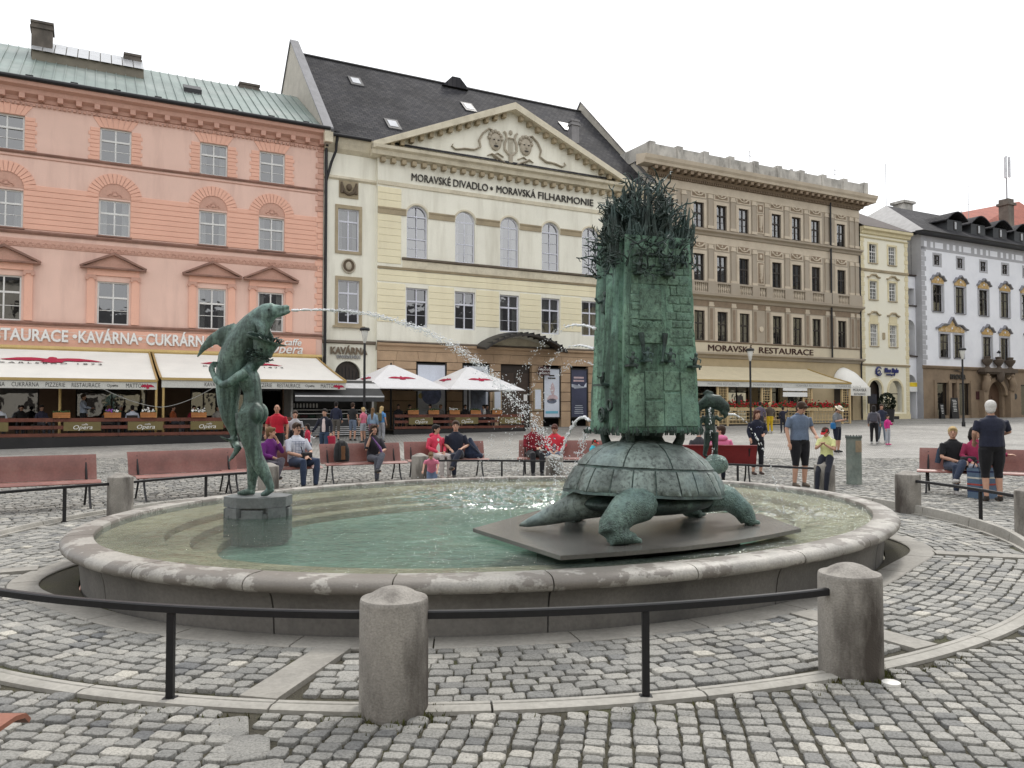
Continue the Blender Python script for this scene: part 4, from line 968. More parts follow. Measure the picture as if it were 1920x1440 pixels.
for sb in ((TU0, .1), (17.0, TU1)):
    ring_profile(th, 'cornice', m_cornice, [(0, 15.9), (.25, 16.1), (.4, 16.35), (.55, 16.7), (0, 16.75)], *sb); ring_profile(th, 'string_course', m_cornice, [(0, 14.4), (.12, 14.5), (.12, 14.62), (0, 14.64)], *sb)
    ring_profile(th, 'string_course', mt('dark_sill', (0, 0, 0)), [(0, 5.3), (.14, 5.36), (.14, 5.48), (0, 5.5)], *sb)
m_letd = mt('dark_bronze_letters', (.045, .04, .035), .5, metal=.3, bump=0)
for t_, a, b in (('MORAVSK\u00c9', 2.10, 4.55), ('DIVADLO', 4.72, 7.00), ('\u2217', 7.14, 7.34), ('MORAVSK\u00c1', 7.58, 10.30), ('FILHARMONIE', 10.5, 14.6)):
    o = lettering(th, t_, .62 if t_ != '\u2217' else .6, 0, 14.86, PN+.05, m_letd, 0, ext=.04, align='LEFT'); bb = [v[0] for v in o.bound_box]; wv = max(bb)-min(bb)
    if wv > 0: o.scale.x = (b-a)/wv; o.location.x = a - TU0 - min(bb)*(b-a)/wv
# relief: lyre, two masks, ribbons
g = M(); n_ = -PN-.06; RC = PC-.05; RZ = 17.85
for s in (-1, 1):
    g.tube([(RC+s*.10, n_, RZ-.55), (RC+s*.42, n_, RZ-.25), (RC+s*.40, n_, RZ+.15), (RC+s*.27, n_, RZ+.45), (RC+s*.34, n_, RZ+.75), (RC+s*.46, n_, RZ+.86)], .075, 6)
g.tube([(RC-.32, n_, RZ+.5), (RC+.32, n_, RZ+.5)], .05, 6)
for k in range(5): g.tube([(RC-.16+.08*k, n_, RZ-.45), (RC-.16+.08*k, n_, RZ+.5)], .018, 4)
g.box(RC-.12, RC+.12, n_-.05, n_+.05, RZ-1.02, RZ-.5); g.ball((RC, n_, RZ+.85), (.13, .06, .16), 8, 5); th.put(g, 'lyre_relief', m_relief, 50)
for s in (-1, 1):
    g = M(); c = (RC+s*1.05, n_, RZ+.12); g.ball(c, (.42, .12, .55), 12, 8); g.ball((c[0], n_-.12, c[2]-.05), (.08, .07, .14), 6, 5); g.ball((c[0]-.17, n_-.08, c[2]+.12), (.12, .05, .05), 6, 4); g.ball((c[0]+.17, n_-.08, c[2]+.12), (.12, .05, .05), 6, 4)
    for k in range(7): a = math.pi*k/6; g.ball((c[0]+.42*math.cos(a), n_-.02, c[2]+.2+.42*math.sin(a)), .13, 6, 4)
    o = th.put(g, 'mask_relief', m_relief, 60)
    M().ball((c[0]-.15, n_-.135, c[2]+.08), (.07, .03, .035), 6, 4).ball((c[0]+.15, n_-.135, c[2]+.08), (.07, .03, .035), 6, 4).ball((c[0], n_-.12, c[2]-.30), (.16, .03, .07 if s < 0 else .05), 8, 4).build('mask_hollow_shade', m_letd, o)  # solid dark bosses: shade of eye and mouth hollows given as colour
    g = M(); g.tube([(RC+s*1.1, n_, RZ+.75), (RC+s*1.5, n_, RZ+.85), (RC+s*1.9, n_, RZ+.5), (RC+s*2.15, n_, RZ+.05), (RC+s*2.05, n_, RZ-.35), (RC+s*2.5, n_, RZ-.6), (RC+s*3.1, n_, RZ-.62), (RC+s*3.7, n_, RZ-.75), (RC+s*3.95, n_, RZ-.6), (RC+s*3.85, n_, RZ-.45)], [.06, .1, .11, .1, .1, .11, .1, .09, .07, .04], 6, .6); th.put(g, 'ribbon_relief', m_relief, 60)
    g = M(); g.tube([(RC+s*.1, n_, RZ-1.25), (RC+s*.7, n_, RZ-.95), (RC+s*1.3, n_, RZ-.65), (RC+s*1.6, n_, RZ-.8)], [.09, .12, .1, .04], 6, .6); g.tube([(RC+s*.5, n_, RZ-.75), (RC+s*.9, n_, RZ-.55), (RC+s*1.25, n_, RZ-.75), (RC+s*.9, n_, RZ-1.0)], .07, 6, .6); th.put(g, 'scroll_relief', m_relief, 60)
# garland plaque and medallion on the side bay
o = th.box('plaque', m_tan, -2.05, -.95, 0, .05, 13.45, 14.4)
g = M(); g.ball((-1.5, -.12, 14.05), (.17, .1, .2), 8, 6)
for s in (-1, 1): g.tube([(-1.5+s*.42, -.1, 14.3), (-1.5+s*.4, -.1, 13.7)], [.06, .1], 6); g.tube([(-1.5+s*.42, -.1, 14.15), (-1.5+s*.25, -.1, 13.75), (-1.5, -.1, 13.65)], .09, 6)
g.build('garland', mt('dark_relief', (.12, .09, .06), .8), o, smooth=60)
o = th.put(M().prism([(-1.48+.38*math.cos(TAU*k/24), 9.65+.40*math.sin(TAU*k/24)) for k in range(24)], ux, 0, .06), 'medallion', mt('dark_relief', (0, 0, 0)))
g = M(); g.tube([(-1.48+.36*math.cos(TAU*k/24), -.07, 9.65+.38*math.sin(TAU*k/24)) for k in range(25)], .04, 5); g.ball((-1.48, -.06, 9.65), (.17, .06, .24), 8, 6); g.build('portrait', m_relief, o, smooth=60)
# ground floor of sandstone blocks between poster bays
gb = [(.1, 2.45), (4.35, 5.35), (7.15, 7.9), (10.05, 10.85), (12.15, 12.85), (14.2, 15.0), (16.3, 17.0)]
for bi, (a, b) in enumerate(gb):
    rows = [(.35, 1.55), (1.57, 2.15), (2.17, 2.75), (2.77, 3.35), (3.37, 3.95), (3.97, 4.42)]
    for ri, (z0, z1) in enumerate(rows):
        cut = [a, b] if b-a < 1.3 or ri == 0 else ([a, (a+b)/2-.2, b] if ri % 2 else [a, a+.7, b])
        for p, q in zip(cut, cut[1:]): th.put(M().cbox(p+.006, q-.006, -PN-.04, -PN+.3, z0+.005, z1-.005, .02), 'stone_block', m_sand)
u = .1
for k in range(14):
    q = u + 16.9/14; sk = .1*((k % 2)*2-1); th.put(M().prism([(u+.008-sk*(k > 0), 4.44), (q-.008+sk*(k < 13), 4.44), (q-.008, 4.98), (u+.008, 4.98)], ux, PN-.3, PN+.04), 'stone_block', m_sand); u = q
ring_profile(th, 'string_course', m_sand, [(PN-.3, 5.0), (PN+.05, 5.0), (PN+.08, 5.22), (PN+.2, 5.3), (PN+.22, 5.42), (PN, 5.46)], .1, 17.0); ring_profile(th, 'cap_moulding', mt('dark_sill', (0, 0, 0)), [(PN, 5.46), (PN+.2, 5.465), (PN+.18, 5.52), (PN, 5.56)], .1, 17.0)
m_pw = mt('poster_pale', (.62, .66, .74), .5, var=.12, scale=.8, bump=0); m_pd = mt('poster_dark', (.05, .055, .095), .4, var=.3, scale=1.0, bump=0); m_pb = mt('poster_teal', (.15, .42, .55), .5, bump=0); m_pink2 = mt('poster_rose', (.55, .42, .44), .5, var=.3, bump=0)
def poster(a, b, z0, z1, m, things_):
    o = th.box('poster', m, a, b, PN-.06, PN-.02, z0, z1)
    th.put(M().box(a-.08, a, -PN-.0, -PN+.1, z0-.08, z1+.08).box(b, b+.08, -PN, -PN+.1, z0-.08, z1+.08).box(a, b, -PN, -PN+.1, z1, z1+.08).box(a, b, -PN, -PN+.1, z0-.08, z0), 'poster_frame', m_iron)
    for nm, g_, mm in things_: g_.build(nm, mm, o)
cir = lambda u, z, r, k=20, e=1.0: [(u+r*math.cos(TAU*i/k), z+r*e*math.sin(TAU*i/k)) for i in range(k)]
pz = lambda P, d=.0: M().prism(P, ux, PN-.02, PN-.012+d)
def lines(u, z, w_, n, dz, h, sd=1):
    g = M(); r_ = random.Random(sd)
    for k in range(n): x = w_*r_.uniform(.55, 1); g.box(u-x/2, u+x/2, -PN+.006, -PN+.02, z-k*dz, z-k*dz+h)
    return g
poster(2.55, 4.25, 1.35, 4.25, m_pw, [('printed_disc', pz(cir(3.4, 2.55, .62)), mt('print_blue', (.20, .24, .42), .5, var=.4, scale=4, bump=0)), ('printed_disc', pz(cir(2.75, 2.45, .16)), mt('print_ochre', (.5, .42, .15), .5, bump=0)), ('printed_lines', lines(3.4, 1.85, 1.2, 4, .13, .05), mt('print_grey', (.42, .45, .5), .6, bump=0))])
o2 = [('printed_picture', M().box(5.9, 6.9, -PN+.008, -PN+.02, 1.5, 3.2), mt('print_slate', (.12, .14, .19), .5, var=.6, scale=2, bump=0)), ('printed_stripe', M().box(5.7, 7.0, -PN+.006, -PN+.02, 1.42, 1.48), mt('print_red', (.45, .04, .03), .5, bump=0))]
poster(5.45, 7.05, 1.35, 4.25, m_pw, o2)
lettering(th, 'KOROZE', .3, 6.15, 3.75, PN+.0, m_letd, ext=.003)
fig = [(11.1, 2.35), (11.3, 2.55), (11.5, 2.6), (11.4, 2.9), (11.45, 3.2), (11.55, 3.38), (11.65, 3.2), (11.72, 2.95), (11.65, 2.62), (11.9, 2.5), (11.95, 2.35), (11.6, 2.2), (11.35, 2.2)]
poster(10.95, 12.05, 1.2, 4.2, m_pw, [('printed_figure', pz(fig), m_pink2), ('printed_shadow', pz(cir(11.5, 2.2, .35, 16, .45)), mt('print_slate', (0, 0, 0))), ('printed_stripe', M().box(11.05, 11.95, -PN+.006, -PN+.02, 1.42, 1.58), m_pb), ('printed_lines', lines(11.5, 3.75, .6, 2, .16, .09), m_letd)])
poster(12.95, 14.1, 1.2, 4.2, m_pd, [('printed_lines', lines(13.5, 1.9, .8, 5, .12, .04, 3), mt('print_grey', (0, 0, 0))), ('printed_lines', lines(13.5, 3.65, .9, 2, .2, .11, 5), m_pink2), ('printed_picture', M().prism([(12.97, 3.1), (14.08, 3.1), (14.08, 3.4), (13.8, 3.05), (13.5, 3.3), (13.2, 3.0), (12.97, 3.3)][::-1], ux, PN-.02, PN-.012), m_pw)])
poster(15.1, 16.2, 1.2, 4.2, m_pw, [('printed_lines', lines(15.65, 3.6, .8, 3, .2, .1, 6), m_letd)])
dr = th.put(M().box(7.95, 10.0, -PN+.25, -PN+.3, .5, 4.4), 'door', mt('dark_door', (.035, .025, .02), .45, bump=.05))
for k in range(2): M().box(8.05+k*1.0, 8.9+k*1.0, -PN+.23, -PN+.25, .7, 3.9).build('door_leaf', mt('door_brown', (.06, .04, .03), .4), dr)
M().box(9.6, 9.85, -PN+.21, -PN+.225, 2.2, 2.6).build('notice', m_letw, dr)
for a in (7.35, 10.15): o = th.box('display_case', m_tan, a, a+.55, PN+.04, PN+.12, 1.6, 3.0); M().box(a+.07, a+.48, -PN-.13, -PN-.12, 1.7, 2.9).build('notice', m_pw, o)
lt = th.box('hanging_sign', mt('sign_maroon', (.06, .02, .022), .5), 10.35, 11.15, PN+.3, PN+.36, 3.78, 4.32); 
for t_, zz in (('MORAVSK\u00c9', 4.08), ('DIVADLO', 3.86)): me = text_mesh(t_, .17, .003); me.materials.append(m_letw); link('lettering', me, None, lt, (10.75, -PN-.37, zz))
# cafe arch in the side bay
o = th.put(M().prism([(-2.2, .6), (-.75, .6), (-.75, 3.62)] + [(-1.475+.725*math.cos(a), 3.62+.73*math.sin(a)) for a in np.linspace(0, math.pi, 13)][1:-1] + [(-2.2, 3.62)], ux, -.24, -.2), 'cafe_door', mt('dark_door', (0, 0, 0)))
for k in range(7): M().box(-2.15+.2*k, -2.12+.2*k, .17, .2, .7, 4.1 - abs(k-3)*.12).build('fan_bar', m_iron, o)
m_letbr = mt('brown_letters', (.16, .12, .08), .6, bump=0)
lettering(th, 'KAV\u00c1RNA', .52, -1.45, 4.74, .07, m_letbr, .02, xs=.86); lettering(th, 'DIVADELNICE', .24, -1.45, 4.5, .07, mt('grey_letters', (.3, .3, .3), .6, bump=0), .008, xs=.9)
# arched metal canopy over the entrance
g = M(); K = 14; A0, A1 = 6.2, 11.75; rs = []
for k in range(K+1):
    f = k/K; u = A0 + (A1-A0)*f; z = 5.25 + .95*math.sin(math.pi*f)**.8; rs.append([(u, -PN, z+.22), (u, -PN-1.5, z), (u, -PN-1.5, z-.13), (u, -PN, z+.08)])
g.rings(rs); cn = th.put(g, 'entrance_canopy', mt('canopy_metal', (.05, .045, .042), .5, metal=.4, var=.2), 40)
for k in range(1, K): f = k/K; u = A0+(A1-A0)*f; z = 5.25 + .95*math.sin(math.pi*f)**.8; M().box(u-.02, u+.02, -PN-1.52, -PN, z-.02, z+.10).build('rib', m_iron, cn)
g = M(); P = [(A0+(A1-A0)*(.12+.76*k/12), 5.12 + .9*math.sin(math.pi*(.12+.76*k/12))**.8) for k in range(13)]; g.prism(P, ux, PN+.02, PN+.04); th.put(g, 'canopy_lunette', m_cornice)
# slate roof with parapet gables, skylights, vents
RB, RT, RY = 16.72, 24.6, 8.0
g = M(); g.add([(TU0+.2, -.5, RB), (TU1-.1, -.5, RB), (TU1-.1, RY, RT), (TU0+.2, RY, RT), (TU1-.1, 16.5, RB), (TU0+.2, 16.5, RB)], [(0, 1, 2, 3), (3, 2, 4, 5)]); trf = th.put(g, 'roof', m_slates)
rzt = lambda y: RB + (y+.5)*(RT-RB)/(RY+.5)
for uu in (TU0-.12, TU1-.15):
    g = M(); g.prism([(-.62, 16.2), (-.62, 16.95), (RY, 25.35), (16.6, 16.9), (16.6, 16.2)][::-1], lambda a, b, d: (d, a, b), uu, uu+.34); o = th.put(g, 'parapet_gable', mt('gable_render', (.47, .44, .38), .9, var=.12, stain=(.3, .28, .24), samt=.5))
    g = M()
    for p, q in (((-.7, 16.95), (RY, 25.36)), ((RY, 25.36), (16.7, 16.9))): g.prism([(p[0], p[1]), (q[0], q[1]), (q[0], q[1]+.1), (p[0], p[1]+.1)][::-1], lambda a, b, d: (d, a, b), uu-.08, uu+.46)
    g.build('coping', mt('lead_coping', (.2, .2, .21), .5, metal=.4), o)
    M().box(uu-.05, uu+.4, -.85, -.55, 16.2, 16.75).build('corbel', m_cornice, o)
for u_, y_ in ((.6, 5.9), (8.3, 5.4), (1.6, 1.6), (16.0, 5.3)):
    z_ = rzt(y_); M().add([(u_-.27, y_-.4, rzt(y_-.4)+.12), (u_+.27, y_-.4, rzt(y_-.4)+.12), (u_+.27, y_+.2, rzt(y_+.2)+.12), (u_-.27, y_+.2, rzt(y_+.2)+.12)], [(0, 1, 2, 3)]).build('skylight', mt('skylight_glass', (.5, .52, .55), .2, bump=0), trf)
    g = M(); P = [(u_-.42, y_-.58), (u_+.42, y_-.58), (u_+.42, y_+.38), (u_-.42, y_+.38)]; g.add([(a, b, rzt(b)+q) for q in (.02, .1) for a, b in P], [(4, 5, 6, 7), (0, 1, 5, 4), (1, 2, 6, 5), (2, 3, 7, 6), (3, 0, 4, 7)]); g.build('skylight_frame', m_iron, trf)
chimney(th, 15.6, 3.6, .6, rzt(3.6)-.5, rzt(3.6)+1.3, parent=trf, m=mt('zinc', (.25, .24, .24), .6, metal=.3))
M().prism([(7.3, RT-.3), (9.3, RT-.3), (8.6, RT+.42), (8.0, RT+.42)], lambda a, b, d: (a, d, b), RY-.6, RY+.6).build('ridge_dormer', m_slates, trf)
M().tube([(TU0+.2, RY, RT+.03), (TU1-.2, RY, RT+.03)], .1, 6).build('ridge_cap', m_iron, trf)
g = M(); g.rings([[(u, -.6-.1*math.cos(a), 16.72+.1*math.sin(a)) for a in np.linspace(0, TAU, 8, endpoint=False)] for u in (TU0, -.4)]); th.put(g, 'gutter', m_iron, 60)
# theatre terrace, fence, parasols, kiosk
deck(-.2, 7.6, .6, 4.0, .2, .62, 'black skirted terrace under the two white parasols'); fence(-.15, 7.5, 3.95, .62, (1.3, 3.95, 6.6), 'red-brown board fence of the parasol terrace', seg=1.6)
for k, (u, c_, lb) in enumerate(((.85, None, 'first'), (2.0, None, 'second'), (3.2, (WHT,), 'middle'), (4.45, None, 'fourth'), (5.75, (WHT,), 'last'))): flower_box(u, 3.98, 1.41, c_, lb + ' orange flower box from the kiosk on the parasol terrace fence', w_=.6)
m_par = mt('white_parasol_cloth', (.80, .79, .79), .85, var=.05, bump=.04)
def parasol(u, n, label, hw=2.3, z0=2.76, z1=4.05):
    x, y = fw(u, n); z = gz(y); p = thing('parasol', label, 'parasol', (x, y, z), FRZ + R(4), 'white parasols'); z0 -= z; z1 -= z
    C = [(-hw, -hw), (hw, -hw), (hw, hw), (-hw, hw)]; g = M(); S = 6
    vs = []
    for f, zz in ((.05, z1), (.5, z0+(z1-z0)*.53), (1.0, z0)): vs += [(a*f, b*f, zz + (0.0)) for a, b in C]
    fs = [(0, 1, 2, 3)]
    for r_ in (0, 4):
        for i in range(4): j = (i+1) % 4; fs.append((r_+i, r_+4+i, r_+4+j, r_+j))
    g.add(vs, fs); cn_ = g.build('canopy', m_par, p)
    g = M()
    for i in range(4): a, b = C[i], C[(i+1) % 4]; g.add([(a[0]*1.0, a[1]*1.0, z0), (b[0], b[1], z0), (b[0], b[1], z0-.05), (a[0], a[1], z0-.05)], [(0, 1, 2, 3)])
    g.build('hem', m_par, cn_)
    for sd in range(4):      # eagle printed on each panel
        e_ = eagle_pts(.44); f = .62; zz = z0 + (z1-z0)*(1-f)*1.03; mrot = Matrix.Rotation(R(90)*sd, 4, 'Z'); sl2 = (z1-z0)/hw; vs = []
        for q in (.012, .02):
            for a, b in e_: yy = -hw*f + b*.95; vs.append(mrot @ Vector((a, yy - q*.5, z0 + (z1-z0)*(1-abs(yy)/hw)*1.06 - .02*0 + q + .01)))
        k_ = len(e_); g = M(); g.add(vs, [tuple(range(k_, 2*k_))] + [(i, (i+1) % k_, k_+(i+1) % k_, k_+i) for i in range(k_)]); g.build('eagle_print', m_eagle, cn_)
    M().lathe([(0, .0), (.35, .0), (.35, .1), (.06, .12), (.045, z1+.1), (0, z1+.14)], 12).build('pole', m_iron, p, smooth=40)
    for i in range(4): M().tube([(0, 0, z1-.6), (C[i][0]*.5, C[i][1]*.5, z0+(z1-z0)*.47), (C[i][0]*.97, C[i][1]*.97, z0-.01)], .022, 5).build('rib', m_iron, p)
    return p
parasol(.2, 2.4, 'white parasol with crimson eagle nearer the kiosk'); parasol(4.75, 2.4, 'white parasol with crimson eagle nearer the theatre door')
# ice cream kiosk between pink house and theatre
kx, ky = fw(-3.55, 4.4); kz = gz(ky); ks = thing('ice_cream_kiosk', 'white and grey ice cream kiosk with lit glass counter and striped awning', 'kiosk', (kx, ky, kz), FRZ)
m_kgrey = mt('kiosk_grey', (.05, .052, .055), .5, bump=.03); m_kwh = mt('kiosk_white', (.68, .68, .68), .45, bump=.02)
M().box(-2.0, 2.0, 1.2, 1.25, 0, 2.4).build('back_panel', m_kgrey, ks); M().box(-2.05, -1.95, -.3, 1.25, 0, 2.45).build('corner_post', mt('steel_post', (.4, .4, .4), .4, metal=.6), ks); M().box(1.95, 2.05, -.3, 1.25, 0, 2.45).build('corner_post', mt('steel_post', (0, 0, 0)), ks)
M().box(-1.9, 1.9, 0, .8, .05, .85).build('counter', m_kgrey, ks)
for k in range(5): M().box(-1.92, 1.92, -.03, 0, .08+k*.095, .12+k*.095).build('slat', m_kwh, ks)
ct = M().box(-1.9, 1.9, -.02, .8, .85, .9).box(-1.9, 1.9, 0, .02, 1.12, 1.16).box(-1.9, 1.9, 0, .02, 1.3, 1.33).build('display_case', m_kwh, ks)
M().add([(-1.9, -.01, .9), (1.9, -.01, .9), (1.9, .15, 1.42), (-1.9, .15, 1.42)], [(0, 1, 2, 3)]).build('glass_front', m_glass, ct)
for k in range(10): M().box(-1.8+k*.37, -1.5+k*.37, .2, .6, .95, 1.06).build('ice_cream_tub', mt('tub_%d' % (k % 4), [(.6, .5, .35), (.5, .2, .2), (.2, .35, .25), (.55, .55, .5)][k % 4], .7, bump=0), ct)
for k in range(8): M().lathe([(0, 0), (.04, 0), (.045, .16), (.03, .22), (0, .22)], 8, (-1.75+k*.16, .4, 1.42)).build('cup_stack', m_kwh, ks)
g = M()
for i in range(4):
    a, b = i/4, (i+1)/4; M().add([(-2.15, 1.0-2.6*a, 2.85-.85*a*a), (2.15, 1.0-2.6*a, 2.85-.85*a*a), (2.15, 1.0-2.6*b, 2.85-.85*b*b), (-2.15, 1.0-2.6*b, 2.85-.85*b*b)], [(0, 1, 2, 3)]).build('awning_stripe', m_kwh if i in (0, 2) else m_kgrey, ks)
M().box(-2.15, 2.15, -1.62, -1.58, 1.72, 1.99).build('awning_valance', m_kgrey, ks); M().box(-2.15, 2.15, -1.64, -1.62, 1.93, 2.0).build('valance_stripe', m_kwh, ks)
# ---------- brown restaurant house
m_brown = mt('brown_plaster', (.40, .345, .275), .9, var=.08, scale=.7, fine=.05, stain=(.34, .27, .195), samt=.4, sscale=.6, bump=.1)
m_bpale = mt('pale_brown_trim', (.60, .52, .41), .9, var=.08, scale=1, fine=.05, stain=(.38, .31, .23), samt=.4, sscale=.8, bump=.1)
m_bdark = mt('dark_brown_relief', (.27, .205, .145), .9, var=.15, scale=3, bump=.15)
m_bgrey = mt('weathered_parapet', (.50, .48, .44), .9, var=.25, scale=1.2, stain=(.10, .095, .085), samt=.9, sscale=1.1, sst=(1, 1, .5), bump=.2)
BU0, BU1 = 19.3, 40.3
br = Bld('restaurant_house', 'brown four storey house with heavy cornice and stone balustrades', BU0, z=.5)
BWc = [21.0, 23.7, 25.82, 27.93, 31.2, 33.28, 35.35, 38.18]; ROWS = ((14.55, 16.32), (10.78, 12.68), (6.55, 8.66))
bops = [(c-.48, c+.48, a, b) for c in BWc for a, b in ROWS]
gops = [(20.2+3.0*k, 22.4+3.0*k, .9, 4.2) for k in range(5)] + [(37.2, 39.3, .6, 4.5, True)]
br.put(wall_mesh(BU0, BU1, 5.4, 18.2, bops), 'wall', m_brown); br.put(wall_mesh(BU0, BU1, .3, 5.4, gops), 'ground_floor_wall', mt('ochre_plaster', (.50, .40, .25), .9, var=.08, bump=.1)); room(br, BU0, BU1, .3, 18)
br.box('side_wall', m_bpale, BU0, BU0+.02, -14, 0, 5, 19); br.box('side_wall', m_bpale, BU1-.02, BU1, -14, 0, 5, 19); br.box('flat_roof', m_bgrey, BU0, BU1, -14, 0, 18.9, 19.0)
for c in BWc:
    for ri, (a, b) in enumerate(ROWS):
        window(br, c, .96, a, b, 'dark', split=.58, curtain=.85)
        g = M()
        for d0, d1, n_ in ((.16, .0, .05), (.24, .16, .03)):
            g.box(c-.48-d0, c-.48-d1, -n_, 0, a, b+d1); g.box(c+.48+d1, c+.48+d0, -n_, 0, a, b+d1); g.box(c-.48-d0, c+.48+d0, -n_, 0, b+d1, b+d0)
        br.put(g, 'window_surround', m_bpale)
        if ri < 2:   # garland panel above the window
            z = b + .34; o = br.put(M().box(c-.68, c+.68, -.03, 0, z, z+.56), 'panel', m_bpale); o2 = M().box(c-.58, c+.58, -.035, -.03, z+.08, z+.48).build('panel_field', m_bdark, o)
            g = M(); g.tube([(c-.46, -.06, z+.38), (c-.25, -.06, z+.2), (c, -.07, z+.15), (c+.25, -.06, z+.2), (c+.46, -.06, z+.38)], .055, 5); g.ball((c, -.06, z+.33), (.09, .04, .09), 6, 4)
            for s in (-1, 1): g.ball((c+s*.48, -.06, z+.36), (.07, .04, .1), 6, 4)
            g.build('garland', m_bpale, o, smooth=60)
PIL = [20.1, 22.35, 24.76, 26.88, 28.95, 30.2, 32.24, 34.32, 36.55, 37.1, 39.35, 40.0]
for p in PIL:
    for a, b in ((14.55, 17.0), (10.75, 13.4), (6.5, 9.3)):
        o = br.box('pilaster', m_brown, p-.2, p+.2, 0, .07, a, b-.3); M().box(p-.24, p+.24, -.11, 0, b-.3, b-.2).box(p-.2, p+.2, -.09, 0, b-.2, b).build('capital', m_bpale, o)
        if a < 7: M().box(p-.12, p+.12, -.085, -.07, a+.15, b-.45).build('arabesque_panel', m_bdark, o)
        else: M().box(p-.26, p+.26, -.10, 0, a, a+.2).build('pilaster_base', m_bpale, o)
for a, b in ((14.7, 16.9), (10.9, 13.3)):     # ornament panels on the middle axis
    for p, q in ((a, b-.75), (b-.68, b)):
        o = br.put(M().box(29.22, 29.93, -.04, 0, p, q), 'panel', m_bpale); M().box(29.3, 29.85, -.045, -.04, p+.07, q-.07).build('panel_field', m_bdark, o)
        g = M(); h = q-p
        if h > 1: g.tube([(29.575, -.07, p+.12), (29.575, -.07, p+h*.4), (29.575, -.07, q-.2)], [.03, .13, .16], 6); [g.ball((29.575+.1*(-1)**k, -.07, p+.25+k*.2), .06, 5, 4) for k in range(6)]
        else: g.ball((29.575, -.06, (p+q)/2), (.15, .05, .17), 8, 5)
        g.build('arabesque', m_bpale, o, smooth=60)
br.put(M().prism(cir(29.575, 7.6, .2), ux, 0, .06), 'roundel', m_bpale)
ring_profile(br, 'string_course', m_brown, [(0, 14.02), (.1, 14.05), (.16, 14.2), (.34, 14.3), (.36, 14.42), (0, 14.48)], BU0, BU1+.1); ring_profile(br, 'frieze', m_bpale, [(0, 13.45), (.02, 13.46), (.02, 14.0), (0, 14.02)], BU0, BU1)
ring_profile(br, 'string_course', m_brown, [(0, 9.4), (.08, 9.42), (.14, 9.6), (.42, 9.72), (.44, 9.86), (0, 9.9)], BU0, BU1+.1); ring_profile(br, 'frieze', m_bdark, [(0, 8.98), (.02, 9.0), (.02, 9.38), (0, 9.4)], BU0, BU1)
ring_profile(br, 'string_course', m_bdark, [(0, 6.44), (.07, 6.45), (.1, 6.52), (0, 6.54)], BU0, BU1); br.box('sign_band', mt('sign_cream', (.60, .53, .40), .8, var=.05), BU0, BU1, 0, .03, 5.72, 6.42)
ring_profile(br, 'string_course', m_brown, [(0, 5.3), (.1, 5.34), (.15, 5.5), (.4, 5.58), (.42, 5.7), (0, 5.72)], BU0, BU1+.1)
# balustrades under the middle windows
for c in BWc + [29.575]:
    hw_ = .62 if c != 29.575 else .34; b_ = br.put(M().box(c-hw_, c+hw_, -.24, -.02, 10.62, 10.74), 'balustrade', m_brown); M().box(c-hw_, c+hw_, -.24, -.02, 9.9, 9.98).build('balustrade_base', m_brown, b_)
    k = 7 if hw_ > .5 else 4
    for i in range(k): x = c-hw_+.1+(2*hw_-.2)*i/(k-1); M().lathe([(0, 9.98), (.05, 9.98), (.03, 10.08), (.062, 10.28), (.03, 10.5), (.045, 10.62), (0, 10.62)], 8, (x, -.13, 0)).build('baluster', m_bpale, b_, smooth=50)
cc = sorted(BWc + [29.575]); gaps = [BU0] + [v for c in cc for v in (c-(.62 if c != 29.575 else .34), c+(.62 if c != 29.575 else .34))] + [BU1]
for a, b in zip(gaps[::2], gaps[1::2]): br.box('balustrade_pier', m_brown, a+.004, b-.004, 0, .26, 9.9, 10.75)
# crowning entablature with dentils, modillions and blistered parapet
ring_profile(br, 'frieze', m_bpale, [(0, 17.02), (.05, 17.05), (.05, 17.62), (0, 17.64)], BU0, BU1)
g = M(); u = BU0
while u < BU1: g.box(u, u+.09, -.2, 0, 17.64, 17.8); u += .17
br.put(g, 'dentil_band', m_bdark)['kind'] = 'stuff'
ring_profile(br, 'bed_moulding', m_bdark, [(0, 17.8), (.22, 17.8), (.3, 17.95), (0, 17.95)], BU0-.1, BU1+.3)
u = BU0
while u < BU1+.2: br.box('modillion', m_bdark, u, u+.24, 0, .78, 17.95, 18.18); u += .62
g = M(); prf = [(0, 18.18), (.85, 18.2), (.9, 18.36), (1.02, 18.5), (1.1, 18.72), (0, 18.95)]
g.rings([[(u, -n_, z) for n_, z in prf] for u in (BU0-1.0, BU1+1.0)]); br.put(g, 'cornice', m_bpale)
k = 9
for i in range(k):
    a = BU0-.1 + (BU1-BU0+.2)*i/k; b = BU0-.1 + (BU1-BU0+.2)*(i+1)/k; br.box('parapet', m_bgrey, a+.25, b-.25, .3, .6, 18.8, 19.62 + rnd.uniform(-.03, .03)); br.box('parapet_pier', m_bgrey, a-.25+.002, a+.248, .26, .66, 18.8, 19.78)
br.box('parapet_pier', m_bgrey, BU1-.14, BU1+.35, .26, .66, 18.8, 19.78); br.box('parapet', m_bgrey, BU0-.35, BU0-.1, -12, .26, 18.8, 19.75)
m_letm = mt('maroon_letters', (.045, .012, .008), .5, bump=0)
for t_, a, b in (('MORAVSK\u00c1', 24.45, 28.75), ('RESTAURACE', 29.3, 34.9)):
    o = lettering(br, t_, .62, 0, 5.84, .06, m_letm, 0, ext=.03, align='LEFT'); bb = [v[0] for v in o.bound_box]; wv = max(bb)-min(bb); o.scale.x = (b-a)/wv; o.location.x = a-BU0-min(bb)*(b-a)/wv
M().tube([(0, 0, 0), (0, 0, 12.9)], .07, 6).build('drainpipe', m_iron, br.root, (36.83-BU0, -.2, 5.2)); M().tube([(0, 0, 0), (0, 0, 13)], .06, 6).build('drainpipe', m_iron, br.root, (BU1-.05-BU0, -.1, .5))
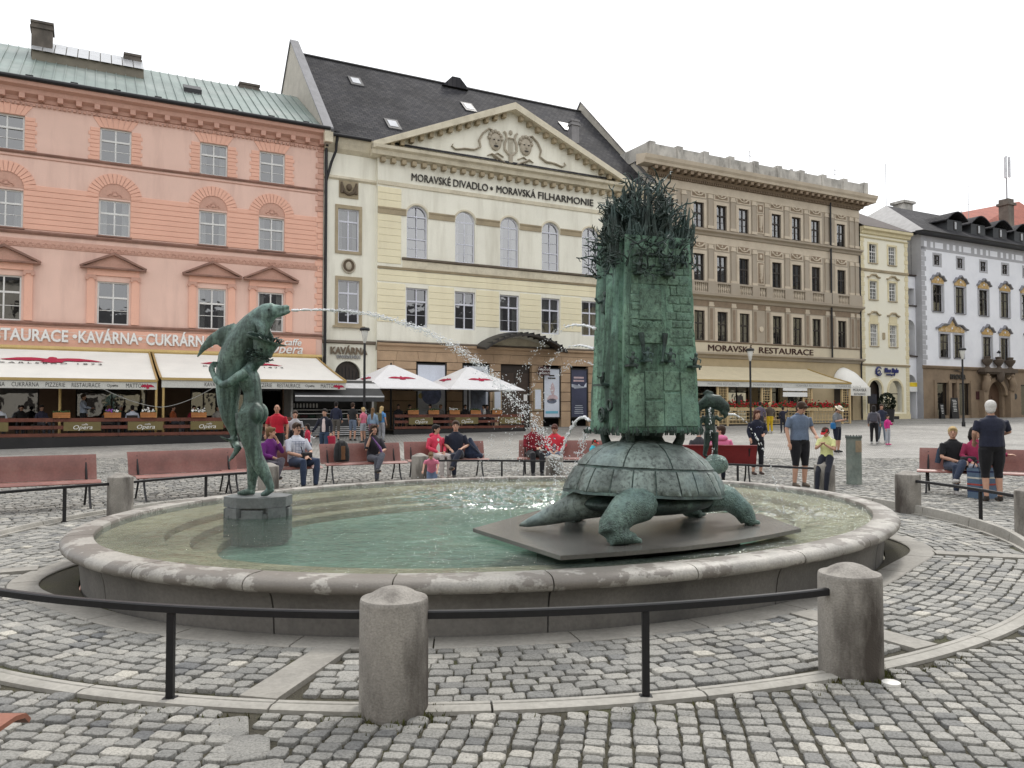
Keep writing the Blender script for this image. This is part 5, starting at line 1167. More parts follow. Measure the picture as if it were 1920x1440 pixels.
def antenna(B_, u, y, z, h, bars):
    g = M(); g.tube([(u, y, z), (u, y, z+h)], .03, 5)
    for f, l, an in bars: g.tube([(u-l/2*math.cos(an), y, z+h*f-l/2*math.sin(an)), (u+l/2*math.cos(an), y, z+h*f+l/2*math.sin(an))], .018, 4)
    return B_.put(g, 'aerial', mt('aerial_grey', (.35, .35, .36), .5, bump=0))
antenna(br, 30.6, 2, 19.0, 2.6, ((.55, 1.5, .3), (.85, .8, -.3), (.98, .4, 0))); antenna(br, 37.8, 3, 19, 2.2, ((.9, .3, 0),)); M().lathe([(0, 0), (.14, 0), (.14, 1.7), (.18, 1.75), (0, 1.9)], 8).build('vent_pipe', mt('aerial_grey', (0, 0, 0)), br.root, (35.0-BU0, 2, 18.5))
for k in range(5):
    a, b = 20.2+3.0*k, 22.4+3.0*k; o = br.put(M().box(a, b, .18, .22, 2.9, 3.0).box((a+b)/2-.05, (a+b)/2+.05, .18, .22, .9, 4.2).box(a, a+.08, .18, .22, .9, 4.2).box(b-.08, b, .18, .22, .9, 4.2), 'shop_window', m_fdark); M().add([(a, .21, .9), (b, .21, .9), (b, .21, 4.2), (a, .21, 4.2)], [(0, 1, 2, 3)]).build('pane', m_glass, o)
br.box('door', mt('door_brown', (0, 0, 0)), 37.25, 39.25, -.22, -.18, .6, 3.5)
g = M(); K = 10; rs = []
for k in range(K+1):    # domed entrance hood
    a = math.pi*k/K; rs.append([(38.25-1.25*math.cos(a), -.05, 3.55+1.45*math.sin(a)), (38.25-1.25*math.cos(a), -.75, 3.45+1.2*math.sin(a)), (38.25-1.25*math.cos(a)*.99, -1.3, 3.4+.55*math.sin(a)), (38.25-1.25*math.cos(a)*.98, -1.45, 3.38)])
g.add([p for r_ in rs for p in r_], [(4*i+j, 4*i+j+1, 4*i+j+5, 4*i+j+4) for i in range(K) for j in range(3)]); hd = br.put(g, 'entrance_hood', m_canvas, 40)
M().box(37.0, 39.5, -1.5, -1.42, 2.75, 3.4).build('hood_valance', m_canvas, hd); me = text_mesh('MORAVSK\u00c1', .32, .002, 0, 'CENTER', 1, .9); me.materials.append(m_ink); link('lettering', me, None, hd, (38.25, -1.51, 3.08)); me = text_mesh('RESTAURACE', .24, .002, 0, 'CENTER', 1, .9); me.materials.append(m_ink); link('lettering', me, None, hd, (38.25, -1.51, 2.8))
br.box('hanging_sign', mt('sign_navy', (.02, .022, .035), .4), 39.9, 40.9, .9, .96, 2.15, 2.9)
# restaurant terrace: cream awning, lattice fence, red flowers, posts
awb = awning(br, 18.2, 34.0, (.3, 4.72), (4.2, 3.55), 'long cream awning of the brown restaurant house', mat=mt('beige_canvas', (.56, .49, .34), .85, var=.07, bump=.04), drop=.34, txt=[('MORAVSK\u00c1 RESTAURACE', 22.0+3.9*k, .22, mt('grey_letters', (0, 0, 0)), 1) for k in range(4)])
gb_ = M().box(-3.2, 1.4, -2.4, -2.39, -.75, -.7)
TX = fw(18.5, 4.1); tz = gz(TX[1]) + .0
m_cream2 = mt('cream_lattice', (.58, .44, .24), .7, var=.1, bump=.05)
lf = thing('lattice_fence', 'cream wooden lattice fence with posts round the restaurant terrace', 'fence', (*fw(18.6, 4.05), .55), FRZ); LL = 15.4
for k in range(5):
    a = LL*k/4 - (.0 if k == 0 else .8); 
    for q in (0, .8): M().box(a+q-.07, a+q+.07, -.06, .06, 0, 2.75).build('post', m_cream2, lf)
    for j in range(9): M().box(a+.07, a+.73, -.03, -.005, 1.2+j*.17, 1.235+j*.17).build('lattice_slat', m_cream2, lf)
    for j in range(2): M().box(a+.25+j*.22, a+.285+j*.22, .0, .03, 1.2, 2.7).build('lattice_slat', m_cream2, lf)
for z in (.18, .42, .66, .9, 1.08): M().box(0, LL, -.02, .01, z, z+.045).build('rail', m_cream2, lf)
for j in range(52): x = LL*(j+.5)/52; M().box(x-.018, x+.018, -.04, -.02, .18, 1.1).build('lattice_slat', m_cream2, lf)
M().box(-.1, LL+.1, -.02, .06, -.05, .17).build('plinth', m_deck, lf)
m_leaf2 = m_leaf; RED = (.42, .015, .02)
for k in range(10): flower_box(19.4+1.5*k, 4.12, 1.60, (RED,), ['leftmost', 'second', 'third', 'fourth', 'fifth', 'sixth', 'seventh', 'eighth', 'ninth', 'rightmost'][k] + ' box of red geraniums on the lattice fence', w_=1.45, grp='geranium boxes on the lattice fence', mat=m_cream2, nb=80, big=2.1)
sg = M().box(27.3, 29.6, -4.2, -4.18, 2.55, 2.85).box(27.3, 29.6, -4.2, -4.18, 2.95, 3.2); o = sg.build('notice_board', m_letw, None, (*fw(0, 0), 0), rz=FRZ); tag(o, 'small white notice hanging under the restaurant awning', 'notice')
# ---------- narrow yellow house
YU0, YU1 = 40.42, 46.25
ye = Bld('yellow_house', 'narrow cream yellow house with three window rows and arched doors', YU0, z=.8)
m_yl = mt('pale_yellow_plaster', (.83, .80, .67), .9, var=.06, scale=.5, fine=.04, stain=(.62, .56, .40), samt=.3, sscale=.5, bump=.08); m_ylt = mt('yellow_trim', (.70, .62, .41), .9, var=.08, bump=.08)
YC = [41.92, 44.27]; yops = [(c-.46, c+.46, a, b) for c in YC for a, b in ((13.58, 15.1), (10.6, 12.1), (6.83, 8.6))] + [(41.2, 42.72, .9, 4.05, True), (43.62, 45.2, 1.5, 4.05, True)]
ye.put(wall_mesh(YU0, YU1, .5, 16.2, yops), 'wall', m_yl); room(ye, YU0, YU1, .5, 16); ye.box('side_wall', m_yl, YU1-.02, YU1, -12, 0, .5, 16.2)
for i, c in enumerate(YC):
    for a, b in ((13.58, 15.1), (10.6, 12.1), (6.83, 8.6)):
        window(ye, c, .92, a, b, 'six', split=.6, curtain=.4, sill=m_tan)
        ye.put(M().box(c-.62, c-.47, -.04, 0, a-.05, b+.16).box(c+.47, c+.62, -.04, 0, a-.05, b+.16).box(c-.47, c+.47, -.04, 0, b+.01, b+.16), 'window_surround', m_ylt)
        if b < 13:
            z = b + (.25 if b > 9 else .72); P = [(c-.75, z), (c-.45, z+.05), (c-.25, z+.22), (c+.25, z+.22), (c+.45, z+.05), (c+.75, z), (c+.75, z+.09), (c+.42, z+.15), (c+.22, z+.33), (c-.22, z+.33), (c-.42, z+.15), (c-.75, z+.09)]
            ye.put(M().prism(P, ux, 0, .16), 'hood_mould', m_tan)
            if b < 9: ye.box('panel', m_ylt, c-.5, c+.5, 0, .03, b+.17, z)
for z, h in ((12.85, .2), (5.2, .16), (15.55, .1)): ring_profile(ye, 'string_course', m_ylt if z > 15 else m_tan, [(0, z), (.08, z+.02), (.12, z+h), (0, z+h+.03)], YU0, YU1)
ring_profile(ye, 'cornice', m_ylt, [(0, 15.85), (.15, 15.9), (.2, 16.1), (.4, 16.2), (.42, 16.4), (0, 16.42)], YU0, YU1+.2)
for uu in (YU0, YU1-.45):
    for k, z in enumerate(np.arange(5.5, 15.5, .36)): ye.put(M().cbox(uu+(0 if k % 2 else .08), uu+.45-(0 if k % 2 else .08), -.035, 0, z, z+.33, .012), 'quoin', m_ylt)
    for k, z in enumerate(np.arange(1.2, 5.0, .4)): ye.put(M().cbox(uu, uu+.4, -.035, 0, z, z+.37, .012), 'quoin', m_ylt)
ye.box('plinth', m_ylt, YU0, 41.15, 0, .06, .5, 1.35); ye.box('plinth', m_ylt, 42.8, YU1, 0, .06, .5, 1.35)
for c, a, z0 in ((41.96, .76, .9), (44.41, .79, 1.5)):
    g = M(); zc = 4.05-a; g.rings([[(c-r_*math.cos(t_), -n_, zc+r_*math.sin(t_)) for r_, n_ in ((a+.02, 0), (a+.02, .07), (a+.2, .07), (a+.2, 0))] for t_ in np.linspace(0, math.pi, 15)]); g.box(c-a-.2, c-a-.02, -.07, 0, z0, zc); g.box(c+a+.02, c+a+.2, -.07, 0, z0, zc); ye.put(g, 'door_surround', m_ylt)
ye.box('door', mt('dark_door', (0, 0, 0)), 41.1, 42.8, -.5, -.45, .6, 4.0); o = ye.put(M().add([(43.6, .2, 1.5), (45.25, .2, 1.5), (45.25, .2, 4.05), (43.6, .2, 4.05)], [(0, 1, 2, 3)]), 'shop_pane', m_glass); M().box(43.85, 44.95, .15, .17, 2.95, 3.02).build('frame_bar', m_fdark, o)
ye.box('air_vent', m_dark, 44.1, 44.75, .06, .08, .75, 1.15); ye.box('wall_niche', m_tan, 42.93, 43.2, 0, .08, 7.4, 7.95)
ot = lettering(ye, 'Blue Style', .5, 43.85, 4.72, .1, mt('navy_letters', (.02, .03, .15), .4, bump=0), .02, xs=.86, shear=.2); lettering(ye, 'travel agency', .22, 43.75, 4.48, .1, mt('navy_letters', (0, 0, 0)), .006, xs=.9, shear=.2)
g = M(); g.tube([(42.35+.34*math.cos(a), -.1, 4.78+.34*math.sin(a)) for a in np.linspace(.6, 5.9, 14)], [.03+.05*math.sin(math.pi*k/13) for k in range(14)], 6); g.tube([(42.35+.15*math.cos(a), -.1, 4.72+.15*math.sin(a)) for a in np.linspace(-2, 3, 10)], .045, 6); ye.put(g, 'logo', mt('navy_letters', (0, 0, 0)), 60)
g = M(); g.add([(YU0, -.45, 16.42), (YU1+.15, -.45, 16.42), (YU1+.1, 5.5, 19.6), (YU0, 5.5, 19.6), (YU0, 11, 16.4), (YU1+.1, 11, 16.4)], [(0, 1, 2, 3), (3, 2, 5, 4), (1, 5, 2)]); yr = ye.put(g, 'roof', mt('brown_roof', (.07, .055, .05), .8, var=.25, scale=3, bump=.3, bscale=8)); M().box(43.5, 45.0, 4.2, 5.2, 18.6, 20.0).build('chimney', m_conc, yr); M().box(40.9, 41.9, 3.2, 4.2, 18.2, 19.9).build('chimney', m_bgrey, yr)
antenna(ye, 41.2, 3, 19.5, 2.5, ((.95, .7, .1), (.8, .5, 0)))
# ---------- buttress arches over the lane
ar = Bld('lane_arches', 'white arched buttress walls stacked over the lane between two houses', 46.27, z=.8, cat='arch')
m_wht = mt('blue_white_plaster', (.82, .83, .87), .9, var=.05, scale=.5, fine=.03, stain=(.62, .64, .70), samt=.4, sscale=.6, bump=.06); m_grq = mt('grey_sgraffito', (.42, .42, .44), .9, var=.08, bump=.06)
ar.put(wall_mesh(46.27, 48.0, .6, 12.0, [(46.35, 47.92, .6, 4.65, True), (46.35, 47.92, 6.2, 9.3, True), (46.35, 47.92, 10.4, 12.6, True)][:2] + [(46.35, 47.92, 10.6, 11.99)], n=-.6, depth=1.2), 'wall', m_wht)
ar.put(wall_mesh(46.27, 48.0, 12.0, 13.0, [], n=-.6), 'wall', m_wht); ar.box('back_wall', mt('lane_wall', (.55, .52, .44), .9), 46.27, 48.0, -6, -5.9, .6, 16.3); ar.box('lane_side', mt('lane_wall', (0, 0, 0)), 47.6, 47.9, -5.9, -1.85, .6, 15.8)
for z in (6.05, 10.35, 12.95): ar.put(M().prism([(.45, z+.1), (.45, z+.2), (1.9, z+.5), (1.9, z+.1)], lambda a, b, d: (d, a, b), 46.27, 48.0), 'tile_coping', mt('brown_roof', (0, 0, 0)))
sgn = ar.box('shop_sign', m_letw, 46.4, 47.85, -.55, -.45, 3.2, 4.0); M().box(46.42, 47.83, .44, .45, 3.62, 3.98).build('sign_stripe', mt('sign_yellow', (.75, .55, .03), .5, bump=0), sgn)
# ---------- white-blue house
WU0, WU1 = 48.0, 66.5
wh = Bld('white_house', 'white and grey Renaissance house with dormers and carved stone portal', WU0, z=.9)
W3 = [50.13, 53.33, 56.65, 59.92, 63.2]; W2 = [50.1, 53.2, 56.56, 59.77, 63.0]; W1 = [50.93, 52.88, 56.98, 59.58, 63.5]
wops = [(c-.42, c+.42, 14.1, 14.97) for c in W3] + [(c-.65, c+.65, 10.1, 12.4) for c in W2] + [(c-.63, c+.63, 6.18, 8.2) for c in W1]
wh.put(wall_mesh(WU0, WU1, 5.4, 16.6, wops), 'wall', m_wht); room(wh, WU0, WU1, .6, 16.4)
swops = [(49.75, 51.35, 1.2, 4.0), (51.75, 52.45, 1.0, 4.0), (52.75, 54.4, 1.2, 4.0), (56.65, 59.1, .7, 4.2, True), (62.0, 64.0, 1.2, 4.0)]
m_sand2 = mt('brown_sandstone', (.27, .20, .135), .85, var=.18, scale=1, stain=(.15, .11, .08), samt=.5, sscale=.8, bump=.2)
wh.put(wall_mesh(WU0, WU1, .6, 5.4, swops, depth=.35), 'ground_floor_wall', m_sand2); wh.box('side_wall', m_grq, WU0, WU0+.02, -1.85, 0, .6, 16.6)
ring_profile(wh, 'string_course', m_sand2, [(0, 5.15), (.12, 5.2), (.2, 5.35), (.2, 5.42), (0, 5.45)], WU0-.1, WU1)
for c in W3:
    window(wh, c, .84, 14.1, 14.97, 'dark', split=.5, curtain=.3); wh.put(M().box(c-.62, c-.43, -.012, 0, 13.95, 15.15).box(c+.43, c+.62, -.012, 0, 13.95, 15.15).box(c-.43, c+.43, -.012, 0, 14.98, 15.15).box(c-.43, c+.43, -.012, 0, 13.95, 14.09), 'grey_surround', m_grq)
m_gold2 = mt('ochre_sgraffito', (.55, .36, .14), .85, var=.25, scale=4, stain=(.72, .68, .6), samt=.7, sscale=4, bump=.05); m_hood = mt('grey_hood', (.24, .24, .26), .8, var=.1, bump=.08)
def hood(c, hw, z, peak):
    fld = [(c-hw, z), (c+hw, z), (c+hw*1.02, z+.22), (c+hw*.62, z+.50), (c+hw*.3, z+.52), (c, z+peak), (c-hw*.3, z+.52), (c-hw*.62, z+.50), (c-hw*1.02, z+.22)]
    o = wh.put(M().prism(fld, ux, 0, .06), 'lunette', m_gold2)
    up = [(c-hw*1.22, z+.2), (c-hw*1.0, z+.3), (c-hw*.72, z+.58), (c-hw*.3, z+.58), (c, z+peak+.06), (c+hw*.3, z+.58), (c+hw*.72, z+.58), (c+hw*1.0, z+.3), (c+hw*1.22, z+.2)]
    g = M(); g.rings([[(p[0], -n_, p[1]+dz) for n_, dz in ((0, 0), (.22, 0), (.26, .09), (0, .16))] for p in up]); g.build('hood_mould', m_hood, o); M().ball((c, -.08, z+.32), (.1, .05, .1), 8, 5).build('boss', m_wht, o)
for c in W2:
    window(wh, c, 1.3, 10.1, 12.4, 'dark', split=.66, curtain=.5, sill=m_hood); wh.put(M().box(c-.85, c-.66, -.05, 0, 10.1, 12.5).box(c+.66, c+.85, -.05, 0, 10.1, 12.5).box(c-.85, c+.85, -.05, 0, 12.41, 12.5), 'window_surround', m_grq); hood(c, .8, 12.52, .75)
for c in W1:
    window(wh, c, 1.26, 6.18, 8.2, 'dark', split=.66, curtain=.3, sill=m_hood); wh.put(M().box(c-.8, c-.64, -.05, 0, 6.18, 8.35).box(c+.64, c+.8, -.05, 0, 6.18, 8.35).box(c-.64, c+.64, -.05, 0, 8.21, 8.35), 'window_surround', m_grq)
hood(51.9, 1.75, 8.4, 1.15); [hood(c, .8, 8.4, .78) for c in W1[2:]]
# painted grey frieze under the eaves: alternating panels
wh.box('frieze', m_grq, WU0, WU1, 0, .012, 15.32, 16.5); u = WU0+.4; k = 0
while u < WU1-1: wd = (.35, .35, 1.1, .35)[k % 4]; wh.box('frieze_panel', m_wht, u, u+wd, .012, .022, 15.55, 16.05); u += wd+(.5 if k % 4 != 1 else .25); k += 1
for k, z in enumerate(np.arange(5.5, 15.2, .42)): wh.box('corner_block', m_grq, WU0, WU0+(.62 if k % 2 else .45), 0, .012, z, z+.39)
ring_profile(wh, 'eave', m_iron, [(0, 16.5), (.7, 16.62), (.75, 16.75), (0, 16.8)], WU0-.7, WU1)
g = M(); g.add([(WU0-.6, -.72, 16.75), (WU1, -.72, 16.75), (WU1, 6.5, 21.0), (WU0+4.3, 6.5, 21.0), (WU0-.6, 13, 16.75), (WU1, 13, 16.75)], [(0, 1, 2, 3), (3, 2, 5, 4)]); wr = wh.put(g, 'roof', m_slates)
M().add([(WU0-.6, -.72, 16.76), (WU0+4.3, 6.5, 21.02), (WU0-.6, 13, 16.76)], [(0, 1, 2)]).build('hip_roof', mt('pale_hip', (.42, .41, .40), .8, var=.15, bump=.1), wr)
rzw = lambda y: 16.75+(y+.72)*(4.25/7.22)
for k, c in enumerate((53.6, 57.0, 60.3, 63.6)):
    d = M().box(c-1.1, c+1.0, .6, 4.6, rzw(.6)-.2, rzw(.6)+.95).build('dormer', mt('dormer_dark', (.055, .058, .062), .7), wr)
    g = M(); rs = []
    for y_ in (.25, 5.2): rs.append([(c+x, y_, rzw(.6)+.95+.75*math.cos(x/1.35*1.45)) for x in np.linspace(-1.55, 1.4, 9)] + [(c+x, y_, rzw(.6)+.85+.75*math.cos(x/1.35*1.45)) for x in np.linspace(1.4, -1.55, 9)])
    g.rings(rs).build('dormer_roof', m_slates, d, smooth=40); M().box(c-.2, c+.2, .55, .6, rzw(.6)+.1, rzw(.6)+.85).build('dormer_window', m_fdark, d); M().box(c-.12, c+.12, .53, .55, rzw(.6)+.16, rzw(.6)+.8).build('dormer_pane', m_slglass, d)
M().box(56.9, 58.3, 8, 9.2, 19.5, 22.3).box(56.7, 58.5, 7.8, 9.4, 22.2, 22.45).build('chimney', m_bgrey, wr)
g = M(); g.tube([(52.3, 6.5, 21), (52.3, 6.5, 25)], .03, 4); g.build('lightning_rod', m_iron, wr)
for a, b, c, d in ((49.75, 51.35, 1.2, 4.0), (52.75, 54.4, 1.2, 4.0), (62.0, 64.0, 1.2, 4.0)):
    o = wh.put(M().box(a, a+.08, .2, .26, c, d).box(b-.08, b, .2, .26, c, d).box(a, b, .2, .26, d-.1, d), 'shop_window', m_fdark); M().add([(a, .23, c), (b, .23, c), (b, .23, d), (a, .23, d)], [(0, 1, 2, 3)]).build('pane', m_glass, o)
wh.box('shop_door', mt('door_brown', (0, 0, 0)), 51.75, 52.45, -.3, -.26, 1.0, 4.0)
for p, q in ((49.4, 49.75), (51.35, 51.75), (52.45, 52.75), (54.4, 54.8)): wh.box('jamb', m_sand2, p, q, 0, .07, .9, 4.2)
o = wh.put(M().box(56.65, 59.1, .3, .34, .7, 4.2), 'door', mt('oak_door', (.09, .05, .03), .6, var=.2)); [M().box(56.8+k*1.15, 57.75+k*1.15, .27, .3, z, z+.95).build('door_panel', mt('oak_door', (0, 0, 0)), o) for k in range(2) for z in (.9, 1.95)]
g = M(); zc = 2.98; g.rings([[(57.875-r_*math.cos(t_), -n_, zc+r_*math.sin(t_)) for r_, n_ in ((1.26, 0), (1.26, .3), (1.62, .3), (1.62, 0))] for t_ in np.linspace(0, math.pi, 15)]); po = wh.put(g, 'portal_arch', m_sand2, 50)
for s in (-1, 1):
    x = 57.875+s*1.95; M().box(x-.3, x+.3, -.5, 0, .6, 3.4).build('portal_pier', m_sand2, po)
    g = M(); g.tube([(x, -.4, 3.4), (x+s*.1, -.5, 3.9), (x-s*.15, -.5, 4.4), (x+s*.05, -.45, 4.7)], [.28, .34, .3, .18], 7); g.ball((x-s*.1, -.55, 4.75), .2, 7, 5); g.tube([(x, -.5, 4.3), (x-s*.45, -.55, 4.6), (x-s*.7, -.5, 4.4)], .12, 6); g.build('portal_figure', m_sand2, po, smooth=60)
M().box(55.4, 60.3, -.75, 0, 5.0, 5.35).box(55.6, 60.1, -.6, 0, 4.85, 5.0).build('portal_cornice', mt('dark_sandstone', (.11, .085, .065), .85, var=.2), po)
m_urn = mt('dark_sandstone', (0, 0, 0))
for x in (56.3, 58.0, 59.7):
    M().lathe([(0, 5.35), (.3, 5.35), (.15, 5.55), (.42, 5.95), (.45, 6.15), (.25, 6.2), (.3, 6.4), (0, 6.45)], 10, (x, -.4, 0)).build('urn', m_urn, po, smooth=50)
g = M(); g.ball((58.0, -.5, 4.8), (.5, .3, .7), 8, 6); g.build('cartouche', m_urn, po, smooth=60)
lettering(wh, 'moda', .85, 52.6, 4.35, .06, m_letd, .02, xs=1.1); wh.put(M().tube([(51.9, -.08, 5.0), (52.5, -.08, 5.08), (53.3, -.08, 4.92)], [.01, .05, .01], 5), 'logo', m_letd)
wh.box('wall_plaque', mt('sign_maroon', (0, 0, 0)), 55.2, 55.7, 0, .05, 2.6, 3.3); wh.put(M().prism(cir(61.0, 2.9, .28), ux, 0, .06), 'wall_plaque', m_iron)
g = M(); g.tube([(58.27, -.3, 7.0), (58.27, -.1, 6.8)], .06, 5); g.ball((58.27, -.3, 6.85), .12, 6, 5); wh.put(g, 'wall_lamp', m_iron)
# ---------- house with red roof far behind, mobile mast
rf = Bld('red_roofed_house', 'distant house with red tiled roof and green gable behind the dormers', 68, n=-14, z=.9); rf.lo = (-68, 0, -.9)
m_tile = mt('red_tiles', (.30, .085, .055), .8, var=.2, scale=1.0, fine=.2, fscale=6, bump=.3, bscale=6)
rf.put(M().box(75.2, 100, 0, 12, 1, 22.0), 'wall', mt('verdigris_wall', (.16, .33, .24), .8, var=.15))
g = M(); g.add([(74.6, -.5, 21.5), (101, -.5, 23.0), (101, 8, 31.0), (76.2, 8, 25.2)], [(0, 1, 2, 3)]); rr = rf.put(g, 'roof', m_tile)
g = M(); g.tube([(74.6, -.6, 21.4), (76.2, 8, 25.4)], .35, 4); g.build('verge', m_conc, rr); M().box(86.4, 87.6, 1, 2.2, 22.5, 28).box(86.2, 87.8, .8, 2.4, 27.2, 27.5).build('chimney', m_conc, rr)
antenna(rf, 76.8, 0, 22.5, 5.5, ((.99, .3, 0), (.6, .3, 0))); antenna(rf, 75.5, 0, 22.5, 2.5, ((.9, .3, 0),))
mm_ = M(); mm_.tube([(87.0, 1.5, 27.5), (87.0, 1.5, 33.5)], .09, 5); rf.put(mm_, 'mast', mt('aerial_grey', (0, 0, 0)))
for dx, dz in ((-.55, 0), (.3, .2)): rf.put(M().box(87.0+dx-.14, 87.0+dx+.14, 1.2, 1.4, 30.6+dz, 33.2+dz), 'mast_panel', mt('antenna_panel', (.6, .6, .62), .5, bump=0))
# sandwich boards, potted bush
for (u, n, h_, w_, lb) in ((48.9, .9, 1.25, .55, 'narrow black sandwich board beside the shop window'), (50.1, 1.2, 1.75, .95, 'tall black menu board beside the shop window')):
    x, y = fw(u, n); o = thing('menu_board', lb, 'board', (x, y, gz(y)), FRZ)
    for s in (0, 1): M().add([(-w_/2, 0 if s else -.25, 0), (w_/2, 0 if s else -.25, 0), (w_/2, -.12, h_), (-w_/2, -.12, h_)], [(0, 1, 2, 3)]).build('board', m_deck, o)
    g = M(); [g.box(-w_*.35*rnd.uniform(.5, 1), w_*.35*rnd.uniform(.5, 1), -.245+.13*z/h_-.01, -.235+.13*z/h_-.01, z, z+.04) for z in np.arange(h_*.35, h_*.9, .13)]; g.build('chalk_lines', m_letw, o)
x, y = fw(38.6, 3.6); bu = thing('potted_bush', 'dark clipped bush in a dark tub beside the yellow house', 'plant', (x, y, gz(y)))
M().lathe([(0, 0), (.45, 0), (.5, .6), (.55, .95), (.45, .95), (0, .9)], 14).build('tub', m_deck, bu, smooth=40)
g = M()
for _ in range(900):
    a, t_, r_ = rnd.uniform(0, TAU), rnd.uniform(-1, 1), rnd.uniform(.55, 1)**.5; q = Vector((.62*r_*math.cos(a)*math.sqrt(1-t_*t_), .62*r_*math.sin(a)*math.sqrt(1-t_*t_), 1.45+.75*t_*r_)); v = Vector((rnd.gauss(0, 1), rnd.gauss(0, 1), rnd.gauss(0, 1))).normalized()*.09; w2 = v.cross(Vector((rnd.random(), rnd.random(), 1))).normalized()*.05; g.add([q-v, q+w2, q+v, q-w2], [(0, 1, 2, 3)])
g.build('foliage', mt('dark_leaves', (.018, .028, .014), .8, var=.3), bu)
# ------------------------------------------------------------------ bronze sculptures
from mathutils import noise as mnoise
def bronze(name, mid, lo, hi, sst=(1, 1, .35), scale=3.5, bscale=35, bstr=.35, cells=0):
    m, t, b = nodes(name)
    n1 = noise(t, scale, 7, .68, st=sst); r1 = ramp(t, [(.28, lo), (.5, mid), (.72, hi)]); t.links.new(n1.outputs['Fac'], r1.inputs[0])
    n2 = noise(t, scale*7, 5, .7); r2 = ramp(t, [(.36, (.30,)*3), (.5, (1.0,)*3), (.74, (1.35,)*3)]); t.links.new(n2.outputs['Fac'], r2.inputs[0])
    c = mixc(t, .85, r1.outputs[0], r2.outputs[0], 'MULTIPLY')
    n4 = noise(t, scale*.45, 4, .6); r4 = ramp(t, [(.5, (0,)*3), (.72, (.6,)*3)]); t.links.new(n4.outputs['Fac'], r4.inputs[0])      # bluish verdigris bloom
    c = mixc(t, r4.outputs[0], c, (hi[0]*.8, hi[1]*.9, hi[2]*1.05)); n5 = noise(t, scale*1.6, 6, .7, st=(2.2, 2.2, .12)); r5 = ramp(t, [(.46, (0,)*3), (.62, (.75,)*3)]); t.links.new(n5.outputs['Fac'], r5.inputs[0])
    t.links.new(mixc(t, r5.outputs[0], c, (lo[0]*.8, lo[1]*.8, lo[2]*.8)) if sst[2] < .5 else c, b.inputs['Base Color'])
    b.inputs['Metallic'].default_value = .25; b.inputs['Roughness'].default_value = .5; b.inputs['Specular IOR Level'].default_value = .5
    h = noise(t, bscale, 5, .65).outputs['Fac']
    if cells:
        v = t.nodes.new('ShaderNodeTexVoronoi'); v.inputs['Scale'].default_value = cells; v.feature = 'DISTANCE_TO_EDGE'; t.links.new(t.nodes.new('ShaderNodeTexCoord').outputs['Object'], v.inputs['Vector'])
        r3 = ramp(t, [(0, (0,)*3), (.25, (1,)*3)]); t.links.new(v.outputs['Distance'], r3.inputs[0]); h = r3.outputs[0]
    bumpn(t, b, h, bstr if not cells else .55, .015); return m
m_bz = bronze('bronze_patina', (.125, .19, .158), (.036, .055, .048), (.26, .38, .32))
m_bzt = bronze('tower_patina', (.12, .225, .16), (.032, .062, .046), (.28, .47, .345), (1.2, 1.2, .22), 3.2, 28, .5)
m_bzb = bronze('tower_brick_patina', (.125, .215, .155), (.05, .085, .064), (.25, .40, .29), (1, 1, .5), 4, 40, .5)
m_bzd = bronze('dark_bronze', (.040, .062, .054), (.013, .020, .018), (.10, .16, .13), (1, 1, 1), 6, 40, .3)
m_bzs = bronze('scaly_bronze', (.115, .178, .15), (.042, .06, .054), (.22, .31, .265), (1, 1, 1), 4, 30, .4, cells=42)
m_bzsh = bronze('shell_bronze', (.145, .18, .163), (.055, .068, .063), (.26, .325, .29), (1, 1, 1), 3.5, 30, .25)

# --- the boy embracing a dolphin
bx_, by_ = -2.95, 9.35
db = thing('boy_with_dolphin', 'green bronze statue of a naked boy embracing an upright dolphin', 'statue', (bx_, by_, .615))
g = M()      # the boy: one continuous figure, seen from behind, striding to the left
g.tube([(-.10, -.07, .97), (-.085, -.075, .80), (-.05, -.08, .62), (-.0, -.08, .45), (.05, -.07, .33), (.115, -.07, .20), (.150, -.07, .10)], [.125, .128, .105, .083, .084, .060, .046], 12)      # trailing leg (near)
g.tube([(.175, -.07, .10), (.145, -.07, .085), (.09, -.075, .04), (.035, -.08, .025)], [.035, .042, .046, .034], 10, [1, 1, .8, .6])
g.tube([(-.09, .09, .97), (-.08, .09, .80), (-.075, .09, .62), (-.07, .09, .44), (-.055, .085, .32), (-.07, .08, .18), (-.075, .08, .08)], [.12, .122, .10, .078, .080, .056, .045], 12)     # standing leg
g.tube([(-.04, .08, .05), (-.10, .08, .045), (-.17, .08, .035), (-.24, .08, .025)], [.042, .046, .044, .03], 10, [1, .9, .8, .6])
g.tube([(-.075, 0, .86), (-.065, 0, .97), (-.045, 0, 1.08), (-.05, 0, 1.20), (-.085, 0, 1.32), (-.10, 0, 1.42), (-.075, 0, 1.49), (-.045, 0, 1.54)], [.10, .125, .105, .10, .118, .11, .065, .05], 14, [1.5, 1.45, 1.3, 1.3, 1.45, 1.55, 1.1, 1.0], up=(0, 1, 0))
g.ball((.005, -.085, .955), (.105, .095, .125), 12, 8); g.ball((.005, .085, .955), (.105, .095, .125), 12, 8)          # buttocks
g.tube([(-.07, -.15, 1.42), (-.15, -.19, 1.37), (-.24, -.21, 1.30), (-.33, -.19, 1.27)], [.066, .058, .052, .046], 10)      # near arm wraps the dolphin
g.tube([(-.33, -.19, 1.27), (-.41, -.16, 1.33), (-.475, -.10, 1.41)], [.045, .040, .032], 9)
g.tube([(-.475, -.10, 1.41), (-.495, -.08, 1.45), (-.505, -.06, 1.49)], [.032, .042, .036], 9, .6)
for k in range(4): g.tube([(-.515+.014*k, -.08+.02*k, 1.48), (-.512+.012*k, -.06+.02*k, 1.53), (-.495+.012*k, -.03+.02*k, 1.55)], .0115, 6)
